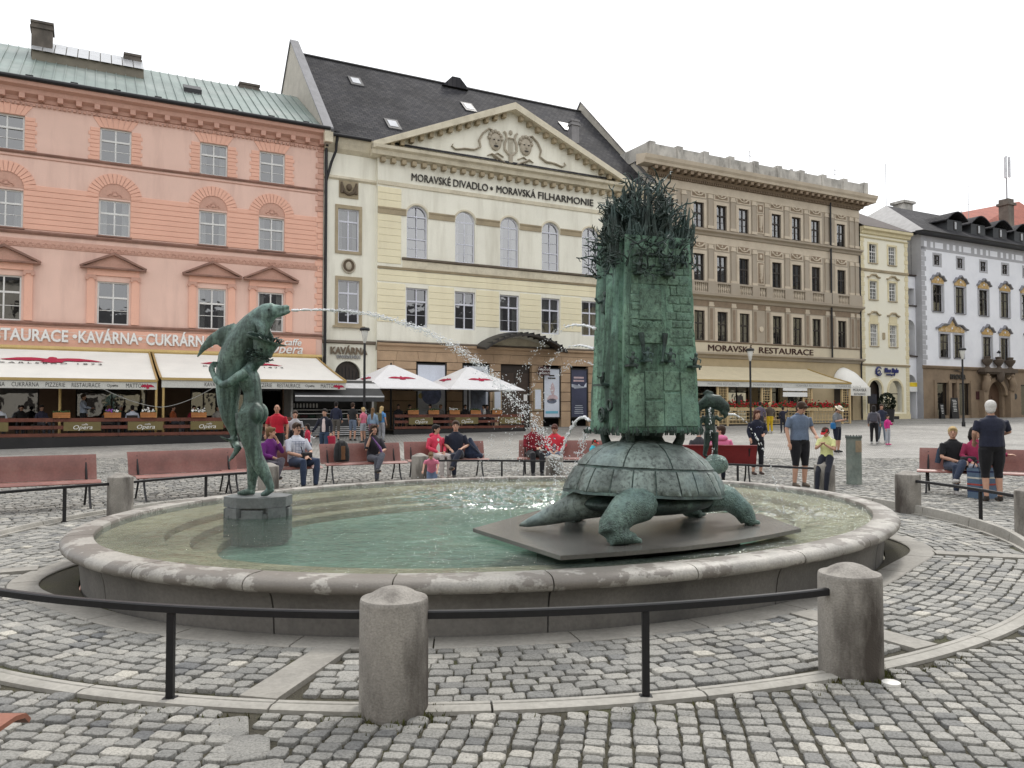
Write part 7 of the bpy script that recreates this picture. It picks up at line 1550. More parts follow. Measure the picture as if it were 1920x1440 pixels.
# ------------------------------------------------------------------ people
SKIN = mt('skin', (.50, .29, .205), .6, var=.08, scale=8, fine=.05, bump=.03); SKIN2 = mt('skin_tan', (.40, .21, .14), .6, var=.08, scale=8, bump=.03)
HAIR = {'brown': (.045, .025, .016), 'dark': (.014, .011, .010), 'blond': (.47, .34, .16), 'white': (.62, .60, .57), 'auburn': (.085, .030, .020), 'grey': (.22, .19, .165), 'fair': (.15, .088, .042)}
m_eye = mt('eye_dark', (.012, .010, .010), .3, bump=0); m_lip = mt('lip', (.26, .10, .085), .6, bump=0)
def cloth(c): return mt('cloth_%03d%03d%03d' % tuple(int(v*999) for v in c), c, .88, var=.16, scale=6, fine=.12, fscale=60, bump=.5, bscale=13, spec=.25, sheen=.15)
def lerp(a, b, f): return Vector(a)*(1-f) + Vector(b)*f
def person(label, loc, rz=0.0, H=1.75, pose='stand', top=(.2, .2, .2), legs=(.05, .05, .06), hair='brown', sleeve=1.0, leglen=1.0, shoes=(.03, .03, .03), arms=None, wide=1.0,
           longhair=0.0, vox=.014, turn=0.0, nod=0.0, lean=0.0, cross=False, skin=None, seat=.45, skirt=0.0, hat=None, bald=False, jacket=None, group='people in the square', ankle=None, extra=None, knee=None, z=None):
    s = H/1.75; skin = skin or SKIN
    zb = gz(loc[1]) if z is None else z
    o = thing('person', label, 'person', (loc[0], loc[1], zb), R(rz), group)
    V3 = lambda x, y, zz: Vector((x*s, y*s, zz*s))
    if pose == 'sit':
        ph = seat/s + .085; pel = Vector((0, .02, ph))
        hips = {k: Vector((k*.095, -.02, ph-.01)) for k in (-1, 1)}; kn = {k: Vector((k*.115, -.43, ph+.0)) for k in (-1, 1)}; an = {k: Vector((k*.11, -.42, .09)) for k in (-1, 1)}
        if cross: kn[1] = Vector((.02, -.44, ph+.09)); an[1] = Vector((-.20, -.62, ph-.24)); 
        if knee:
            for k, v in knee.items(): kn[k] = Vector(v)
        if ankle:
            for k, v in ankle.items(): an[k] = Vector(v)
        for k in (-1, 1):   # feet reach the ground but never below it
            an[k].z = max(an[k].z, .09)
    else:
        pel = Vector((0, 0, .93)); hips = {k: Vector((k*.092, 0, .90)) for k in (-1, 1)}; kn = {k: Vector((k*.105, -.02, .49)) for k in (-1, 1)}; an = {k: Vector((k*.11, .02, .085)) for k in (-1, 1)}
        if pose == 'walk': kn[1] = Vector((.10, -.13, .50)); an[1] = Vector((.10, -.19, .085)); kn[-1] = Vector((-.10, .03, .48)); an[-1] = Vector((-.10, .24, .12))
        if ankle:
            for k, v in ankle.items(): an[k] = Vector(v)
        if knee:
            for k, v in knee.items(): kn[k] = Vector(v)
    ld = Vector((0, -math.sin(lean), math.cos(lean))); T = lambda d: pel + ld*d
    chest = T(.37); neck = T(.53); hc = T(.675) + Vector((0, -.015 - .05*nod, -.03*nod)); sh_ = {k: T(.445) + Vector((k*.162*wide, 0, 0)) for k in (-1, 1)}
    el, wr = {}, {}
    for k in (-1, 1):
        a = (arms or {}).get(k)
        if a is None: a = ((k*.235*wide, .02, .22), (k*.24*wide, -.06, -.02)) if pose != 'sit' else ((k*.25*wide, -.03, .22), (k*.10, -.24, .10))
        el[k] = pel + Vector(a[0]); wr[k] = pel + Vector(a[1])
    W = wide; tor = [(-.07, .125, .80), (.0, .155*W, .72), (.10, .15*W, .70), (.20, .14*W, .72), (.30, .155*W, .70), (.38, .170*W, .62), (.44, .162*W, .56), (.485, .125*W, .58), (.515, .085, .72), (.54, .062, .9)]
    def torso(g, e, t0=-.1, t1=9, f=1.0): q = [(a, b, c) for a, b, c in tor if t0 <= a <= t1]; g.tube([T(a)*s for a, b, c in q], [(b+e)*s for a, b, c in q], 14, [c*f if False else min(1, c+e) for a, b, c in q], up=(0, 1, 0))
    def limb(g, pts, rad, e, end=1.0, seg=10):
        """polyline limb cut off at a fraction of its length"""
        P = [Vector(p) for p in pts]; Ls = [(P[i+1]-P[i]).length for i in range(len(P)-1)]; tot = sum(Ls); cut = tot*end; q = [P[0]]; r_ = [rad[0]]; acc = 0
        for i, L in enumerate(Ls):
            if acc + L >= cut - 1e-6: f = (cut-acc)/L; q.append(P[i].lerp(P[i+1], f)); r_.append(rad[i]+(rad[i+1]-rad[i])*f); break
            acc += L; q.append(P[i+1]); r_.append(rad[i+1])
        g.tube([p*s for p in q], [(a+e)*s for a in r_], seg)
    def legpts(k): a, b, c = hips[k], kn[k], an[k]; return [a, lerp(a, b, .5), b, lerp(b, c, .35), c], [.088*W, .075*W, .056, .056, .038]
    def armpts(k): a, b, c = sh_[k], el[k], wr[k]; return [a, lerp(a, b, .5), b, lerp(b, c, .4), c], [.056, .048, .040, .038, .026]
    hr = Matrix.Rotation(R(turn), 3, 'Z') @ Matrix.Rotation(.5*nod, 3, 'X')
    HP = lambda x, y, zz: (hc + hr @ Vector((x, y, zz)))*s
    g = M(); torso(g, 0)
    for k in (-1, 1):
        p, r_ = legpts(k); limb(g, p, r_, 0); p, r_ = armpts(k); limb(g, p, r_, 0, seg=9)
        f = (an[k]-kn[k]).normalized(); fd = Vector((0, -1, 0)); fd = (fd - f*fd.dot(f)*(.0 if pose != 'sit' else .7)).normalized(); g.tube([an[k]*s, (an[k]+Vector((0, 0, -.05)) + fd*.03)*s, (an[k] + Vector((0, 0, -.055)) + fd*.15)*s], [.036*s, .04*s, .026*s], 8)
        d = (wr[k]-el[k]).normalized(); sd_ = d.cross(Vector((0, 0, 1))); sd_ = sd_.normalized() if sd_.length > .1 else Vector((0, 1, 0)); up_ = sd_.cross(d)
        g.tube([wr[k]*s, (wr[k]+d*.045)*s, (wr[k]+d*.09)*s], [.026*s, .037*s, .036*s], 9, .55)
        for q in range(4): b0 = wr[k]+d*.085 + sd_*(.028-.0185*q); L = (.062, .072, .068, .052)[q]; g.tube([b0*s, (b0+d*L*.55-up_*.008)*s, (b0+d*L-up_*.028)*s], [.0105*s, .0098*s, .0085*s], 6)
        b0 = wr[k]+d*.03+sd_*.03; g.tube([b0*s, (b0+d*.03+sd_*.022)*s, (b0+d*.06+sd_*.025)*s], [.012*s, .011*s, .009*s], 6)
    g.tube([T(.47)*s, neck*s, HP(0, .01, -.06)], [.062*s, .052*s, .055*s], 10)
    g.ball(HP(0, .0, .01), (.074*s, .092*s, .108*s), 14, 10, hr); g.ball(HP(0, -.035, -.055), (.052*s, .055*s, .058*s), 10, 8, hr)      # skull, jaw
    g.tube([HP(0, -.088, .018), HP(0, -.108, -.012), HP(0, -.095, -.022)], [.010*s, .015*s, .012*s], 6)
    for k in (-1, 1): g.ball(HP(k*.077, .012, -.005), (.013*s, .022*s, .032*s), 6, 5, hr)
    body = remesh(g.build('body', skin, o), vox*s**.5 if vox < .016 else vox, 2, .4)
    if vox < .018:
        for k in (-1, 1): M().ball(HP(k*.030, -.083, .018), (.012*s, .008*s, .007*s), 6, 4, hr).build('eye', m_eye, o); M().ball(HP(k*.031, -.086, .040), (.020*s, .007*s, .005*s), 6, 4, hr).build('eyebrow', cloth(HAIR[hair]) if hair != 'white' else cloth(HAIR['grey']), o)
        M().ball(HP(0, -.086, -.052), (.024*s, .008*s, .006*s), 6, 4, hr).build('mouth', m_lip, o)
    # clothing
    g = M(); torso(g, .014, -.05, .49); 
    if sleeve > 0:
        for k in (-1, 1): p, r_ = armpts(k); limb(g, p, r_, .013, sleeve)
    g.tube([T(.42)*s, T(.475)*s, T(.515)*s, T(.548)*s], [.165*s*wide, .145*s*wide, .098*s, .074*s], 12, [.6, .62, .75, .9], up=(0, 1, 0)); shirt = remesh(g.build('shirt' if not jacket else 'jacket', cloth(top), o), max(vox, .014), 3)
    if jacket:      # open front shows what is worn underneath
        g = M(); f_ = T(.25) + Vector((0, -.135, 0)); g.tube([(T(.02)+Vector((0, -.105, 0)))*s, (T(.2)+Vector((0, -.108, 0)))*s, (T(.42)+Vector((0, -.10, 0)))*s, (T(.5)+Vector((0, -.055, 0)))*s], [.06*s, .062*s, .05*s, .03*s], 10, .45, up=(0, 1, 0)); g.build('undershirt', cloth(jacket), o, smooth=60)
    if legs:
        g = M(); q = [(a, b, c) for a, b, c in tor if a <= .1]; g.tube([T(a)*s for a, b, c in q] , [(b+.010)*s for a, b, c in q], 14, [c+.02 for a, b, c in q], up=(0, 1, 0))
        for k in (-1, 1): p, r_ = legpts(k); limb(g, p, [a*1.0 for a in r_], .014 if not skirt else .016, leglen)
        if skirt: g.tube([T(0)*s, (T(-.2))*s, T(-skirt)*s], [.165*s, .19*s, .22*s], 14, .75, up=(0, 1, 0))
        remesh(g.build('skirt' if skirt else ('trousers' if leglen > .7 else 'shorts'), cloth(legs), o), max(vox, .015), 3)
    if shoes:
        for k in (-1, 1):
            f = (an[k]-kn[k]).normalized(); fd = Vector((0, -1, 0)); fd = (fd - f*fd.dot(f)*(.0 if pose != 'sit' else .7)).normalized(); dn = Vector((0, 0, -1)) if pose != 'sit' or an[k].z < .12 else f
            g = M(); a = an[k]; g.tube([(a+dn*.045-fd*.045)*s, (a+dn*.042+fd*.03)*s, (a+dn*.052+fd*.12)*s, (a+dn*.06+fd*.175)*s], [.040*s, .046*s, .042*s, .024*s], 9, .85); g.tube([(a+dn*-.01)*s, (a+dn*.04)*s], [.043*s, .045*s], 8); remesh(g.build('shoe', cloth(shoes), o), max(vox, .012), 2)
    if not bald:
        g = M(); g.ball(HP(0, .020, .040), (.093*s, .102*s, .100*s), 14, 10, hr); g.ball(HP(0, .045, -.02), (.084*s, .068*s, .085*s), 10, 8, hr); g.tube([HP(-.05, -.07, .075), HP(0, -.082, .09), HP(.05, -.07, .075)], .03*s, 7)
        if longhair:
            n = 5; g.tube([HP(0, .05, .02), HP(0, .075, -.08)] + [(T(.5-longhair*i/n) + Vector((0, .095, 0)))*s for i in range(1, n)], [.085*s, .082*s] + [.08*s*(1-.1*i) for i in range(1, n)], 10, .6, up=(0, 1, 0))
            for k in (-1, 1): g.tube([HP(k*.06, 0, .05), HP(k*.078, .01, -.04), HP(k*.075, .01, -.13)], [.03*s, .028*s, .018*s], 7)
        remesh(g.build('hair', cloth(HAIR[hair]), o), max(vox, .012), 2)
    if hat:
        kind, c, c2 = hat; g = M()
        if kind == 'cap': g.ball(HP(0, .012, .055), (.088*s, .10*s, .075*s), 14, 9, hr); g.tube([HP(0, -.06, .06), HP(0, -.12, .055), HP(0, -.17, .042)], [.07*s, .068*s, .045*s], 10, .12)
        else: g.lathe([(0, .05), (.10, .05), (.175, .045), (.18, .055), (.10, .065), (.09, .14), (.06, .155), (0, .155)], 20); g.v = [tuple(HP(x, y, z)) for x, y, z in g.v]
        hh = g.build(kind if kind == 'cap' else 'brimmed_hat', cloth(c), o, smooth=60)
        if kind != 'cap': g = M(); g.lathe([(.097, .066), (.099, .066), (.096, .09), (.094, .09)], 20); g.v = [tuple(HP(x, y, z)) for x, y, z in g.v]; g.build('hat_band', cloth(c2), hh)
        elif c2: M().ball(HP(0, .04, .05), (.089*s, .08*s, .072*s), 12, 8, hr).build('cap_back', cloth(c2), hh, smooth=60)
    if extra: extra(o, s, T, HP, el, wr, hc, hr)
    return o
def at_bench(b, f, dy=.02):
    """world point on a bench seat, f in -1..1 along it, and the bench's facing angle"""
    a = b.rotation_euler[2]; L = 1.0; p = Vector((f*.8, dy, 0)); p.rotate(Matrix.Rotation(a, 3, 'Z')); return (b.location.x+p.x, b.location.y+p.y), math.degrees(a)
def near_bench(b, x, dy=.0):
    """point on the bench nearest to picture direction x = X/Y"""
    best = min(np.linspace(-1.15, 1.15, 93), key=lambda f: abs((at_bench(b, f)[0][0]/at_bench(b, f)[0][1]) - x)); return at_bench(b, best, dy)
dirx = lambda px: (px-960)/1500
def handbag(o, at, size, col, name='handbag', strap=None):
    g = M(); a = Vector(at); w_, d_, h_ = size; g.obox(a, (w_/2, d_/2, h_/2)); b = g.build(name, cloth(col), o); md = b.modifiers.new('bev', 'BEVEL'); md.width = min(size)*.3; md.segments = 2
    if strap: M().tube(strap, .009, 6).build('strap', cloth(col), b)
    return b
# --- on the benches
p, a = near_bench(bC, dirx(508)); person('woman in purple blouse with short fair hair, hand at her chin', p, a+8, 1.62, 'sit', top=(.13, .02, .16), legs=(.05, .045, .06), hair='fair', sleeve=.85, turn=52, arms={1: ((.20, -.16, .26), (.06, -.17, .52)), -1: ((-.22, -.1, .2), (.02, -.22, .12))}, cross=True, group='people sitting on the benches')
def plaid_man(o, s, T, HP, el, wr, hc, hr):
    M().ball(HP(0, -.092, -.035), (.034*s, .010*s, .010*s), 8, 5, hr).build('moustache', cloth(HAIR['dark']), o); g = M()
    for k in (-1, 1): g.tube([HP(k*.034+.024*math.cos(t), -.097, .016+.017*math.sin(t)) for t in np.linspace(0, TAU, 11)], .0035, 5)
    g.tube([HP(-.012, -.1, .018), HP(.012, -.1, .018)], .003, 5); g.build('glasses', m_eye, o); M().tube([(T(.5)+Vector((-.14, -.02, 0)))*s, (T(.3)+Vector((.02, -.135, 0)))*s, (T(.06)+Vector((.13, -.12, 0)))*s], .012, 6).build('bag_strap', m_eye, o); handbag(o, (.05*s, -.26*s, .66*s), (.24, .10, .15), (.015, .015, .018))
    for i in range(9):
        g = M(); zz = .06+i*.045; q = T(zz)*s; rr = (.172+.012*math.sin(i))*s; g.tube([q+Vector((rr*math.cos(t)*1.02, rr*.80*math.sin(t)-.004, 0)) for t in np.linspace(math.pi*1.02, TAU*.99, 11)], .0042, 5); g.build('plaid_stripe', cloth((.14, .16, .26)), o)
    for i in range(8):
        g = M(); t = math.pi*(1.06+.126*i); g.tube([T(zz)*s + Vector(((.172)*s*math.cos(t)*1.02, .172*s*.80*math.sin(t)-.005, 0)) for zz in (.05, .2, .33, .43)], .0042, 5); g.build('plaid_stripe', cloth((.14, .16, .26)), o)
p, a = near_bench(bC, dirx(556)); person('man with moustache and glasses in pale plaid shirt and jeans', p, a+12, 1.78, 'sit', top=(.52, .54, .60), legs=(.03, .045, .085), hair='brown', sleeve=.45, wide=1.18, vox=.012, arms={-1: ((-.27, -.12, .2), (-.02, -.30, .12)), 1: ((.27, -.12, .2), (.06, -.30, .13))}, extra=plaid_man, turn=-8, knee={-1: (-.17, -.45, .56), 1: (.17, -.45, .56)}, ankle={-1: (-.14, -.42, .09), 1: (.17, -.40, .09)}, group='people sitting on the benches')
def scarf(o, s, T, HP, el, wr, hc, hr):
    g = M(); w_ = wr[-1]*s; g.tube([w_+Vector((.02, -.02, .02)), w_+Vector((.10, -.06, -.10)), w_+Vector((.20, -.08, -.24)), w_+Vector((.26, -.06, -.38))], [.03, .07, .12, .10], 10, .28); g.build('purple_scarf', cloth((.085, .022, .13)), o, smooth=60); M().obox(w_+Vector((.02, -.03, .09)), (.035, .006, .07)).build('phone', m_eye, o)
p, a = near_bench(bD, dirx(701)); person('woman with long brown hair raising a phone over a purple scarf', p, a+6, 1.66, 'sit', top=(.03, .028, .034), legs=(.075, .08, .10), hair='brown', longhair=.3, sleeve=.6, vox=.012, arms={-1: ((-.25, -.16, .22), (-.18, -.22, .50)), 1: ((.24, -.14, .2), (.10, -.26, .16))}, cross=True, extra=scarf, group='people sitting on the benches')
def handbag2(o, s, T, HP, el, wr, hc, hr): M().ball((T(.52)+Vector((0, .06, 0)))*s, (.16*s, .09*s, .07*s), 12, 7).build('hood', cloth((.62, .05, .10)), o, smooth=60)
p, a = near_bench(bE, dirx(818)); person('woman in bright pink quilted jacket and white trousers, dark hair', p, a+22, 1.62, 'sit', top=(.62, .05, .10), legs=(.50, .45, .43), hair='dark', jacket=(.62, .58, .52), turn=36, wide=1.1, vox=.012, extra=handbag2, shoes=(.5, .42, .38), group='people sitting on the benches')
p, a = near_bench(bE, dirx(854)); person('smiling man in navy polo shirt leaning back with crossed legs', p, a-4, 1.80, 'sit', top=(.016, .020, .035), legs=(.018, .022, .038), hair='brown', sleeve=.42, wide=1.12, vox=.012, cross=True, turn=-12, arms={1: ((.28, -.05, .22), (.10, -.27, .16)), -1: ((-.24, .02, .24), (-.16, -.20, .15))}, shoes=(.05, .045, .04), group='people sitting on the benches')
p, a = near_bench(bF, dirx(1000)); person('grey haired man in dark red jacket looking down at his hands', p, a+16, 1.76, 'sit', top=(.19, .012, .022), legs=(.022, .022, .026), hair='grey', wide=1.1, vox=.013, turn=14, nod=1.0, arms={-1: ((-.25, -.1, .2), (.02, -.27, .15)), 1: ((.24, -.1, .2), (.10, -.28, .16))}, group='people sitting on the benches')
p, a = near_bench(bF, dirx(1040)); person('short haired woman in coral red jacket and mauve top', p, a-4, 1.64, 'sit', top=(.56, .035, .055), jacket=(.20, .13, .16), legs=(.06, .075, .12), hair='auburn', wide=1.12, vox=.013, nod=.7, turn=-14, group='people sitting on the benches')
p, a = near_bench(bG, dirx(1352), -.02); person('woman in pink hooded top seen from behind on dark red bench', p, a, 1.62, 'sit', top=(.72, .20, .36), legs=(.04, .045, .07), hair='brown', turn=68, wide=1.12, vox=.013, group='people sitting on the benches', extra=lambda o, s, T, HP, el, wr, hc, hr: M().ball((T(.50)+Vector((0, .07, 0)))*s, (.15*s, .09*s, .08*s), 12, 7).build('hood', cloth((.72, .20, .36)), o, smooth=60))
p, a = near_bench(bG, dirx(1312), -.02); person('fair haired person in dark jacket leaning forward behind the small bronze boy', p, a, 1.62, 'sit', top=(.035, .035, .04), hair='white', lean=.35, vox=.016, group='people sitting on the benches')
def denim(o, s, T, HP, el, wr, hc, hr):
    handbag(o, (.20*s, -.22*s, .66*s), (.28, .16, .2), (.02, .02, .022)); g = M()
    for k in (-1, 1): g.tube([(T(.45)+Vector((k*.15, .02, 0)))*s, (T(.3)+Vector((k*.22, .03, 0)))*s, (T(.05)+Vector((k*.28, .06, 0)))*s], [.06, .07, .05], 9, .5)
    g.build('draped_jacket', cloth((.05, .075, .115)), o, smooth=60)
p, a = near_bench(bH, dirx(1786)); person('blonde woman in black top with denim jacket over her shoulders', p, a+24, 1.66, 'sit', top=(.012, .012, .014), legs=(.03, .042, .075), hair='blond', sleeve=.4, wide=1.15, vox=.012, cross=True, turn=-18, extra=denim, shoes=(.42, .40, .38), arms={-1: ((-.25, -.1, .18), (.0, -.30, .10)), 1: ((.24, -.1, .18), (.14, -.32, .10))}, group='people sitting on the benches')
p, a = near_bench(bH, dirx(1828)); person('dark haired woman in fuchsia cardigan partly hidden behind the standing man', p, a+10, 1.66, 'sit', top=(.30, .03, .085), legs=(.24, .25, .29), hair='dark', longhair=.3, vox=.014, turn=50, arms={1: ((.26, -.12, .25), (.52, -.26, .26))}, shoes=(.42, .33, .22), group='people sitting on the benches')
# --- standing near by
person('tall man in blue grey polo shirt and black shorts', (6.05, 16.86), 14, 1.84, top=(.125, .165, .235), legs=(.010, .010, .013), hair='brown', sleeve=.40, leglen=.58, wide=1.22, vox=.012, nod=1.2, turn=16, arms={1: ((.27, -.02, .24), (.24, -.20, .10)), -1: ((-.28, .02, .22), (-.27, -.06, -.04))}, shoes=(.10, .08, .06), group='people standing near the fountain', extra=lambda o, s, T, HP, el, wr, hc, hr: M().tube([(T(.505)+Vector((.09*math.cos(t), .062*math.sin(t), .008)))*s for t in np.linspace(0, TAU, 15)], .014, 6).build('collar', cloth((.02, .025, .05)), o))
person('boy in yellow T-shirt and red cap perched on a bollard', (5.93, 15.12), -38, 1.28, 'sit', top=(.62, .64, .30), legs=(.016, .018, .028), hair='brown', sleeve=.4, vox=.011, seat=.665, nod=1.2, turn=-12, hat=('cap', (.50, .022, .028), (.016, .016, .02)), arms={-1: ((-.22, -.16, .22), (-.03, -.30, .34)), 1: ((.22, -.16, .2), (.05, -.30, .33))}, ankle={-1: (-.10, -.50, .14), 1: (.09, -.40, .12)}, knee={-1: (-.12, -.36, .60), 1: (.12, -.36, .60)}, shoes=(.035, .06, .13), group='people standing near the fountain')
person('woman in navy top and leggings with long auburn hair', (6.14, 20.08), 12, 1.64, top=(.012, .014, .028), legs=(.012, .012, .016), hair='auburn', longhair=.22, leglen=.86, wide=1.12, vox=.013, arms={1: ((.22, -.08, .22), (.10, -.20, .16)), -1: ((-.25, .0, .22), (-.24, -.08, .05))}, shoes=(.05, .03, .025), group='people standing near the fountain', extra=lambda o, s, T, HP, el, wr, hc, hr: [M().ball((T(.33)+Vector((-.08+.04*k, -.135, .02*(k % 2))))*s, (.02, .006, .012), 6, 4).build('shirt_print', cloth((.10, .12, .22)), o) for k in range(5)])
person('white haired man in navy T-shirt and black shorts seen from behind', (8.5, 14.2), 172, 1.80, top=(.020, .023, .042), legs=(.010, .010, .012), hair='white', sleeve=.42, leglen=.62, wide=1.28, vox=.012, turn=-26, arms={-1: ((-.30, -.04, .26), (-.22, -.26, .2)), 1: ((.28, .0, .24), (.22, -.16, .1))}, shoes=(.03, .025, .022), group='people standing near the fountain')
person('toddler in pink shirt leaning with both hands on the basin rim', (-1.44, 14.45), 0, .92, top=(.66, .20, .30), legs=(.16, .22, .34), hair='fair', sleeve=.35, vox=.012, lean=.55, nod=.8, arms={-1: ((-.24, -.26, .26), (-.25, -.52, .06)), 1: ((.24, -.26, .26), (.23, -.52, .06))}, group='children at the fountain', z=.02)
person('small child in turquoise shirt and red cap behind the turtle shell', (1.78, 17.6), 60, 1.0, top=(.05, .42, .52), legs=(.05, .06, .1), hair='brown', sleeve=.4, vox=.014, nod=1.0, hat=('cap', (.52, .03, .03), (.02, .02, .022)), group='children at the fountain')
# --- farther off
person('bald man in red polo shirt behind the benches', (-6.75, 23.0), 6, 1.80, top=(.42, .012, .03), legs=(.012, .012, .014), hair='dark', bald=True, sleeve=.42, wide=1.2, vox=.014, skin=SKIN2, group='people walking in the square')
person('woman in grey top carrying a black bag behind the man in red', (-6.42, 23.7), 20, 1.62, top=(.40, .40, .42), legs=(.03, .03, .04), hair='brown', sleeve=.4, vox=.015, group='people walking in the square', extra=lambda o, s, T, HP, el, wr, hc, hr: handbag(o, (.02, -.24, .95*s), (.42, .18, .34), (.012, .012, .014), 'shoulder_bag'))
person('girl in crimson sweater with long dark hair', (-6.15, 24.1), -60, 1.22, top=(.50, .03, .07), legs=(.05, .08, .14), hair='dark', longhair=.25, vox=.016, group='people walking in the square')
person('woman in open navy jacket and jeans leading a toddler', (-6.13, 26.2), -4, 1.68, 'walk', top=(.016, .018, .03), jacket=(.60, .50, .48), legs=(.03, .05, .09), hair='dark', vox=.014, arms={-1: ((-.28, -.02, .20), (-.42, -.06, .0))}, group='people walking in the square', extra=lambda o, s, T, HP, el, wr, hc, hr: handbag(o, tuple(wr[1]*s+Vector((0, 0, -.25))), (.3, .12, .32), (.34, .02, .05), 'red_bag'))
person('toddler in white top and jeans holding a hand', (-6.72, 26.5), 10, .95, 'walk', top=(.70, .70, .70), legs=(.06, .09, .15), hair='fair', vox=.014, arms={1: ((.28, 0, .30), (.40, -.02, .42))}, group='people walking in the square')
person('man in dark jacket at the kiosk counter', (-7.95, 36.2), 175, 1.78, top=(.022, .026, .05), legs=(.10, .09, .08), hair='dark', vox=.02, leglen=.6, group='people at the kiosk')
person('customer in black top and denim shorts at the kiosk', (-7.2, 36.2), 160, 1.74, top=(.02, .02, .022), legs=(.14, .18, .25), hair='brown', sleeve=.4, leglen=.55, vox=.02, group='people at the kiosk')
person('girl in pink patterned top and shorts beside the lamp post', (-6.5, 35.0), -120, 1.56, top=(.62, .16, .24), legs=(.35, .38, .42), hair='blond', sleeve=.4, leglen=.4, vox=.018, group='girls beside the lamp post')
person('long haired girl in denim shirt and floral skirt seen from behind', (-6.0, 34.5), 170, 1.56, top=(.20, .28, .38), legs=(.14, .05, .10), skirt=.32, leglen=.4, hair='fair', longhair=.36, vox=.018, group='girls beside the lamp post')
person('blonde girl in blue shirt with a rucksack', (-5.75, 35.3), 150, 1.6, top=(.10, .26, .52), legs=(.32, .33, .36), hair='blond', longhair=.3, sleeve=.4, vox=.018, group='girls beside the lamp post', extra=lambda o, s, T, HP, el, wr, hc, hr: handbag(o, (0, .2, 1.2*s), (.28, .16, .38), (.12, .11, .06), 'rucksack'))
person('bearded man in straw hat and grey T-shirt looking at his phone', (12.21, 30.1), 40, 1.78, top=(.18, .19, .20), legs=(.014, .016, .03), hair='dark', sleeve=.42, leglen=.55, wide=1.12, nod=1.2, vox=.014, hat=('hat', (.62, .56, .44), (.06, .05, .05)), arms={1: ((.24, -.10, .22), (.06, -.28, .28)), -1: ((-.24, -.10, .22), (-.02, -.28, .27))}, group='people walking in the square', extra=lambda o, s, T, HP, el, wr, hc, hr: (handbag(o, (-.24, .02, .98*s), (.2, .16, .24), (.02, .14, .34), 'blue_bag'), M().obox((.02, -.38*s, 1.24*s), (.035, .007, .065)).build('phone', m_eye, o)))
person('woman with patterned rucksack and black trousers seen from behind', (15.55, 34.4), 150, 1.66, top=(.17, .16, .18), legs=(.014, .014, .016), hair='dark', longhair=.25, vox=.017, group='family of three on the square', shoes=(.5, .5, .5), extra=lambda o, s, T, HP, el, wr, hc, hr: handbag(o, (0, .2, 1.2*s), (.3, .18, .4), (.08, .08, .10), 'rucksack'))
person('woman in navy jacket and grey jeans facing the fountain', (16.2, 35.1), -12, 1.70, 'walk', top=(.025, .03, .055), legs=(.13, .16, .2), hair='brown', longhair=.2, vox=.017, group='family of three on the square', shoes=(.5, .5, .5))
person('girl in fuchsia jacket and pale leggings', (15.8, 33.7), 30, 1.28, top=(.55, .03, .22), legs=(.40, .42, .46), hair='dark', vox=.016, group='family of three on the square', shoes=(.75, .12, .30), arms={1: ((.2, -.12, .22), (.1, -.26, .3))})
person('woman in mauve coat in front of the lattice fence', (13.2, 42.6), 150, 1.70, top=(.12, .10, .14), legs=(.03, .03, .04), hair='dark', vox=.02, wide=1.15, group='people at the lattice fence')
person('blonde woman in brown coat and yellow trousers by the lattice fence', (13.85, 43.0), 190, 1.66, top=(.09, .07, .055), legs=(.62, .42, .02), hair='blond', vox=.02, wide=1.2, group='people at the lattice fence', shoes=(.6, .6, .6))
person('child in dark clothes pointing at the lattice fence', (14.65, 43.3), 170, 1.42, top=(.022, .024, .04), legs=(.022, .024, .035), hair='dark', vox=.02, group='people at the lattice fence', arms={-1: ((-.26, -.1, .42), (-.34, -.2, .6))})
# --- guests on the terraces with chairs and tables
m_chair = mt('terrace_chair', (.03, .024, .02), .6, bump=.05)
def chair(u, n, z, rz, label):
    x, y = fw(u, n); c = thing('terrace_chair', label, 'chair', (x, y, z), FRZ + R(rz), 'terrace chairs')
    M().box(-.22, .22, -.22, .22, .43, .46).build('seat', m_chair, c); M().box(-.22, .22, .19, .22, .5, .88).build('backrest', m_chair, c)
    for sx in (-.2, .2):
        for sy in (-.2, .2): M().box(sx-.018, sx+.018, sy-.018, sy+.018, 0, .43 if sy < 0 else .5).build('leg', m_chair, c)
def table(u, n, z, label):
    x, y = fw(u, n); c = thing('terrace_table', label, 'table', (x, y, z), FRZ, 'terrace tables'); M().lathe([(0, .72), (.42, .72), (.42, .75), (0, .75)], 16).build('table_top', m_rwood, c); M().lathe([(0, 0), (.22, 0), (.2, .03), (.03, .05), (.03, .72), (0, .72)], 10).build('pedestal', m_iron, c)
GU = [(-17.35, 4.9, 180, (.60, .63, .68), 'dark', 'guest in white shirt at the left edge of the awning terrace'), (-15.9, 4.0, 30, (.06, .06, .10), 'dark', 'guest in dark blue between the awning posts'), (-13.35, 4.4, 160, (.50, .18, .03), 'fair', 'guest in orange shirt behind the violet flowers'), (-12.85, 3.2, 10, (.05, .05, .055), 'white', 'white haired guest in black under the awning'), (-12.45, 4.9, 175, (.62, .66, .76), 'dark', 'guest in pale blue shirt with his back to the square'), (-11.75, 3.8, 20, (.03, .04, .12), 'dark', 'guest in navy behind the gold posts'), (-10.75, 4.2, 60, (.36, .09, .03), 'brown', 'guest in rust shirt right of the gold posts'), (-9.85, 4.0, 0, (.28, .02, .04), 'dark', 'guest in red left of the dolphin'), (-8.75, 3.6, -30, (.50, .48, .45), 'brown', 'guest in beige behind the dolphin'), (-16.7, 3.0, 0, (.03, .03, .03), 'dark', 'guest in black deep under the left awning')]
for u, n, rz, c, h, lb in GU: chair(u, n, .52, rz, 'dark chair of the ' + lb); x, y = fw(u, n); person(lb, (x, y), math.degrees(FRZ)+rz, 1.72, 'sit', top=c, hair=h, sleeve=.5, vox=.02, group='restaurant guests', z=.52)
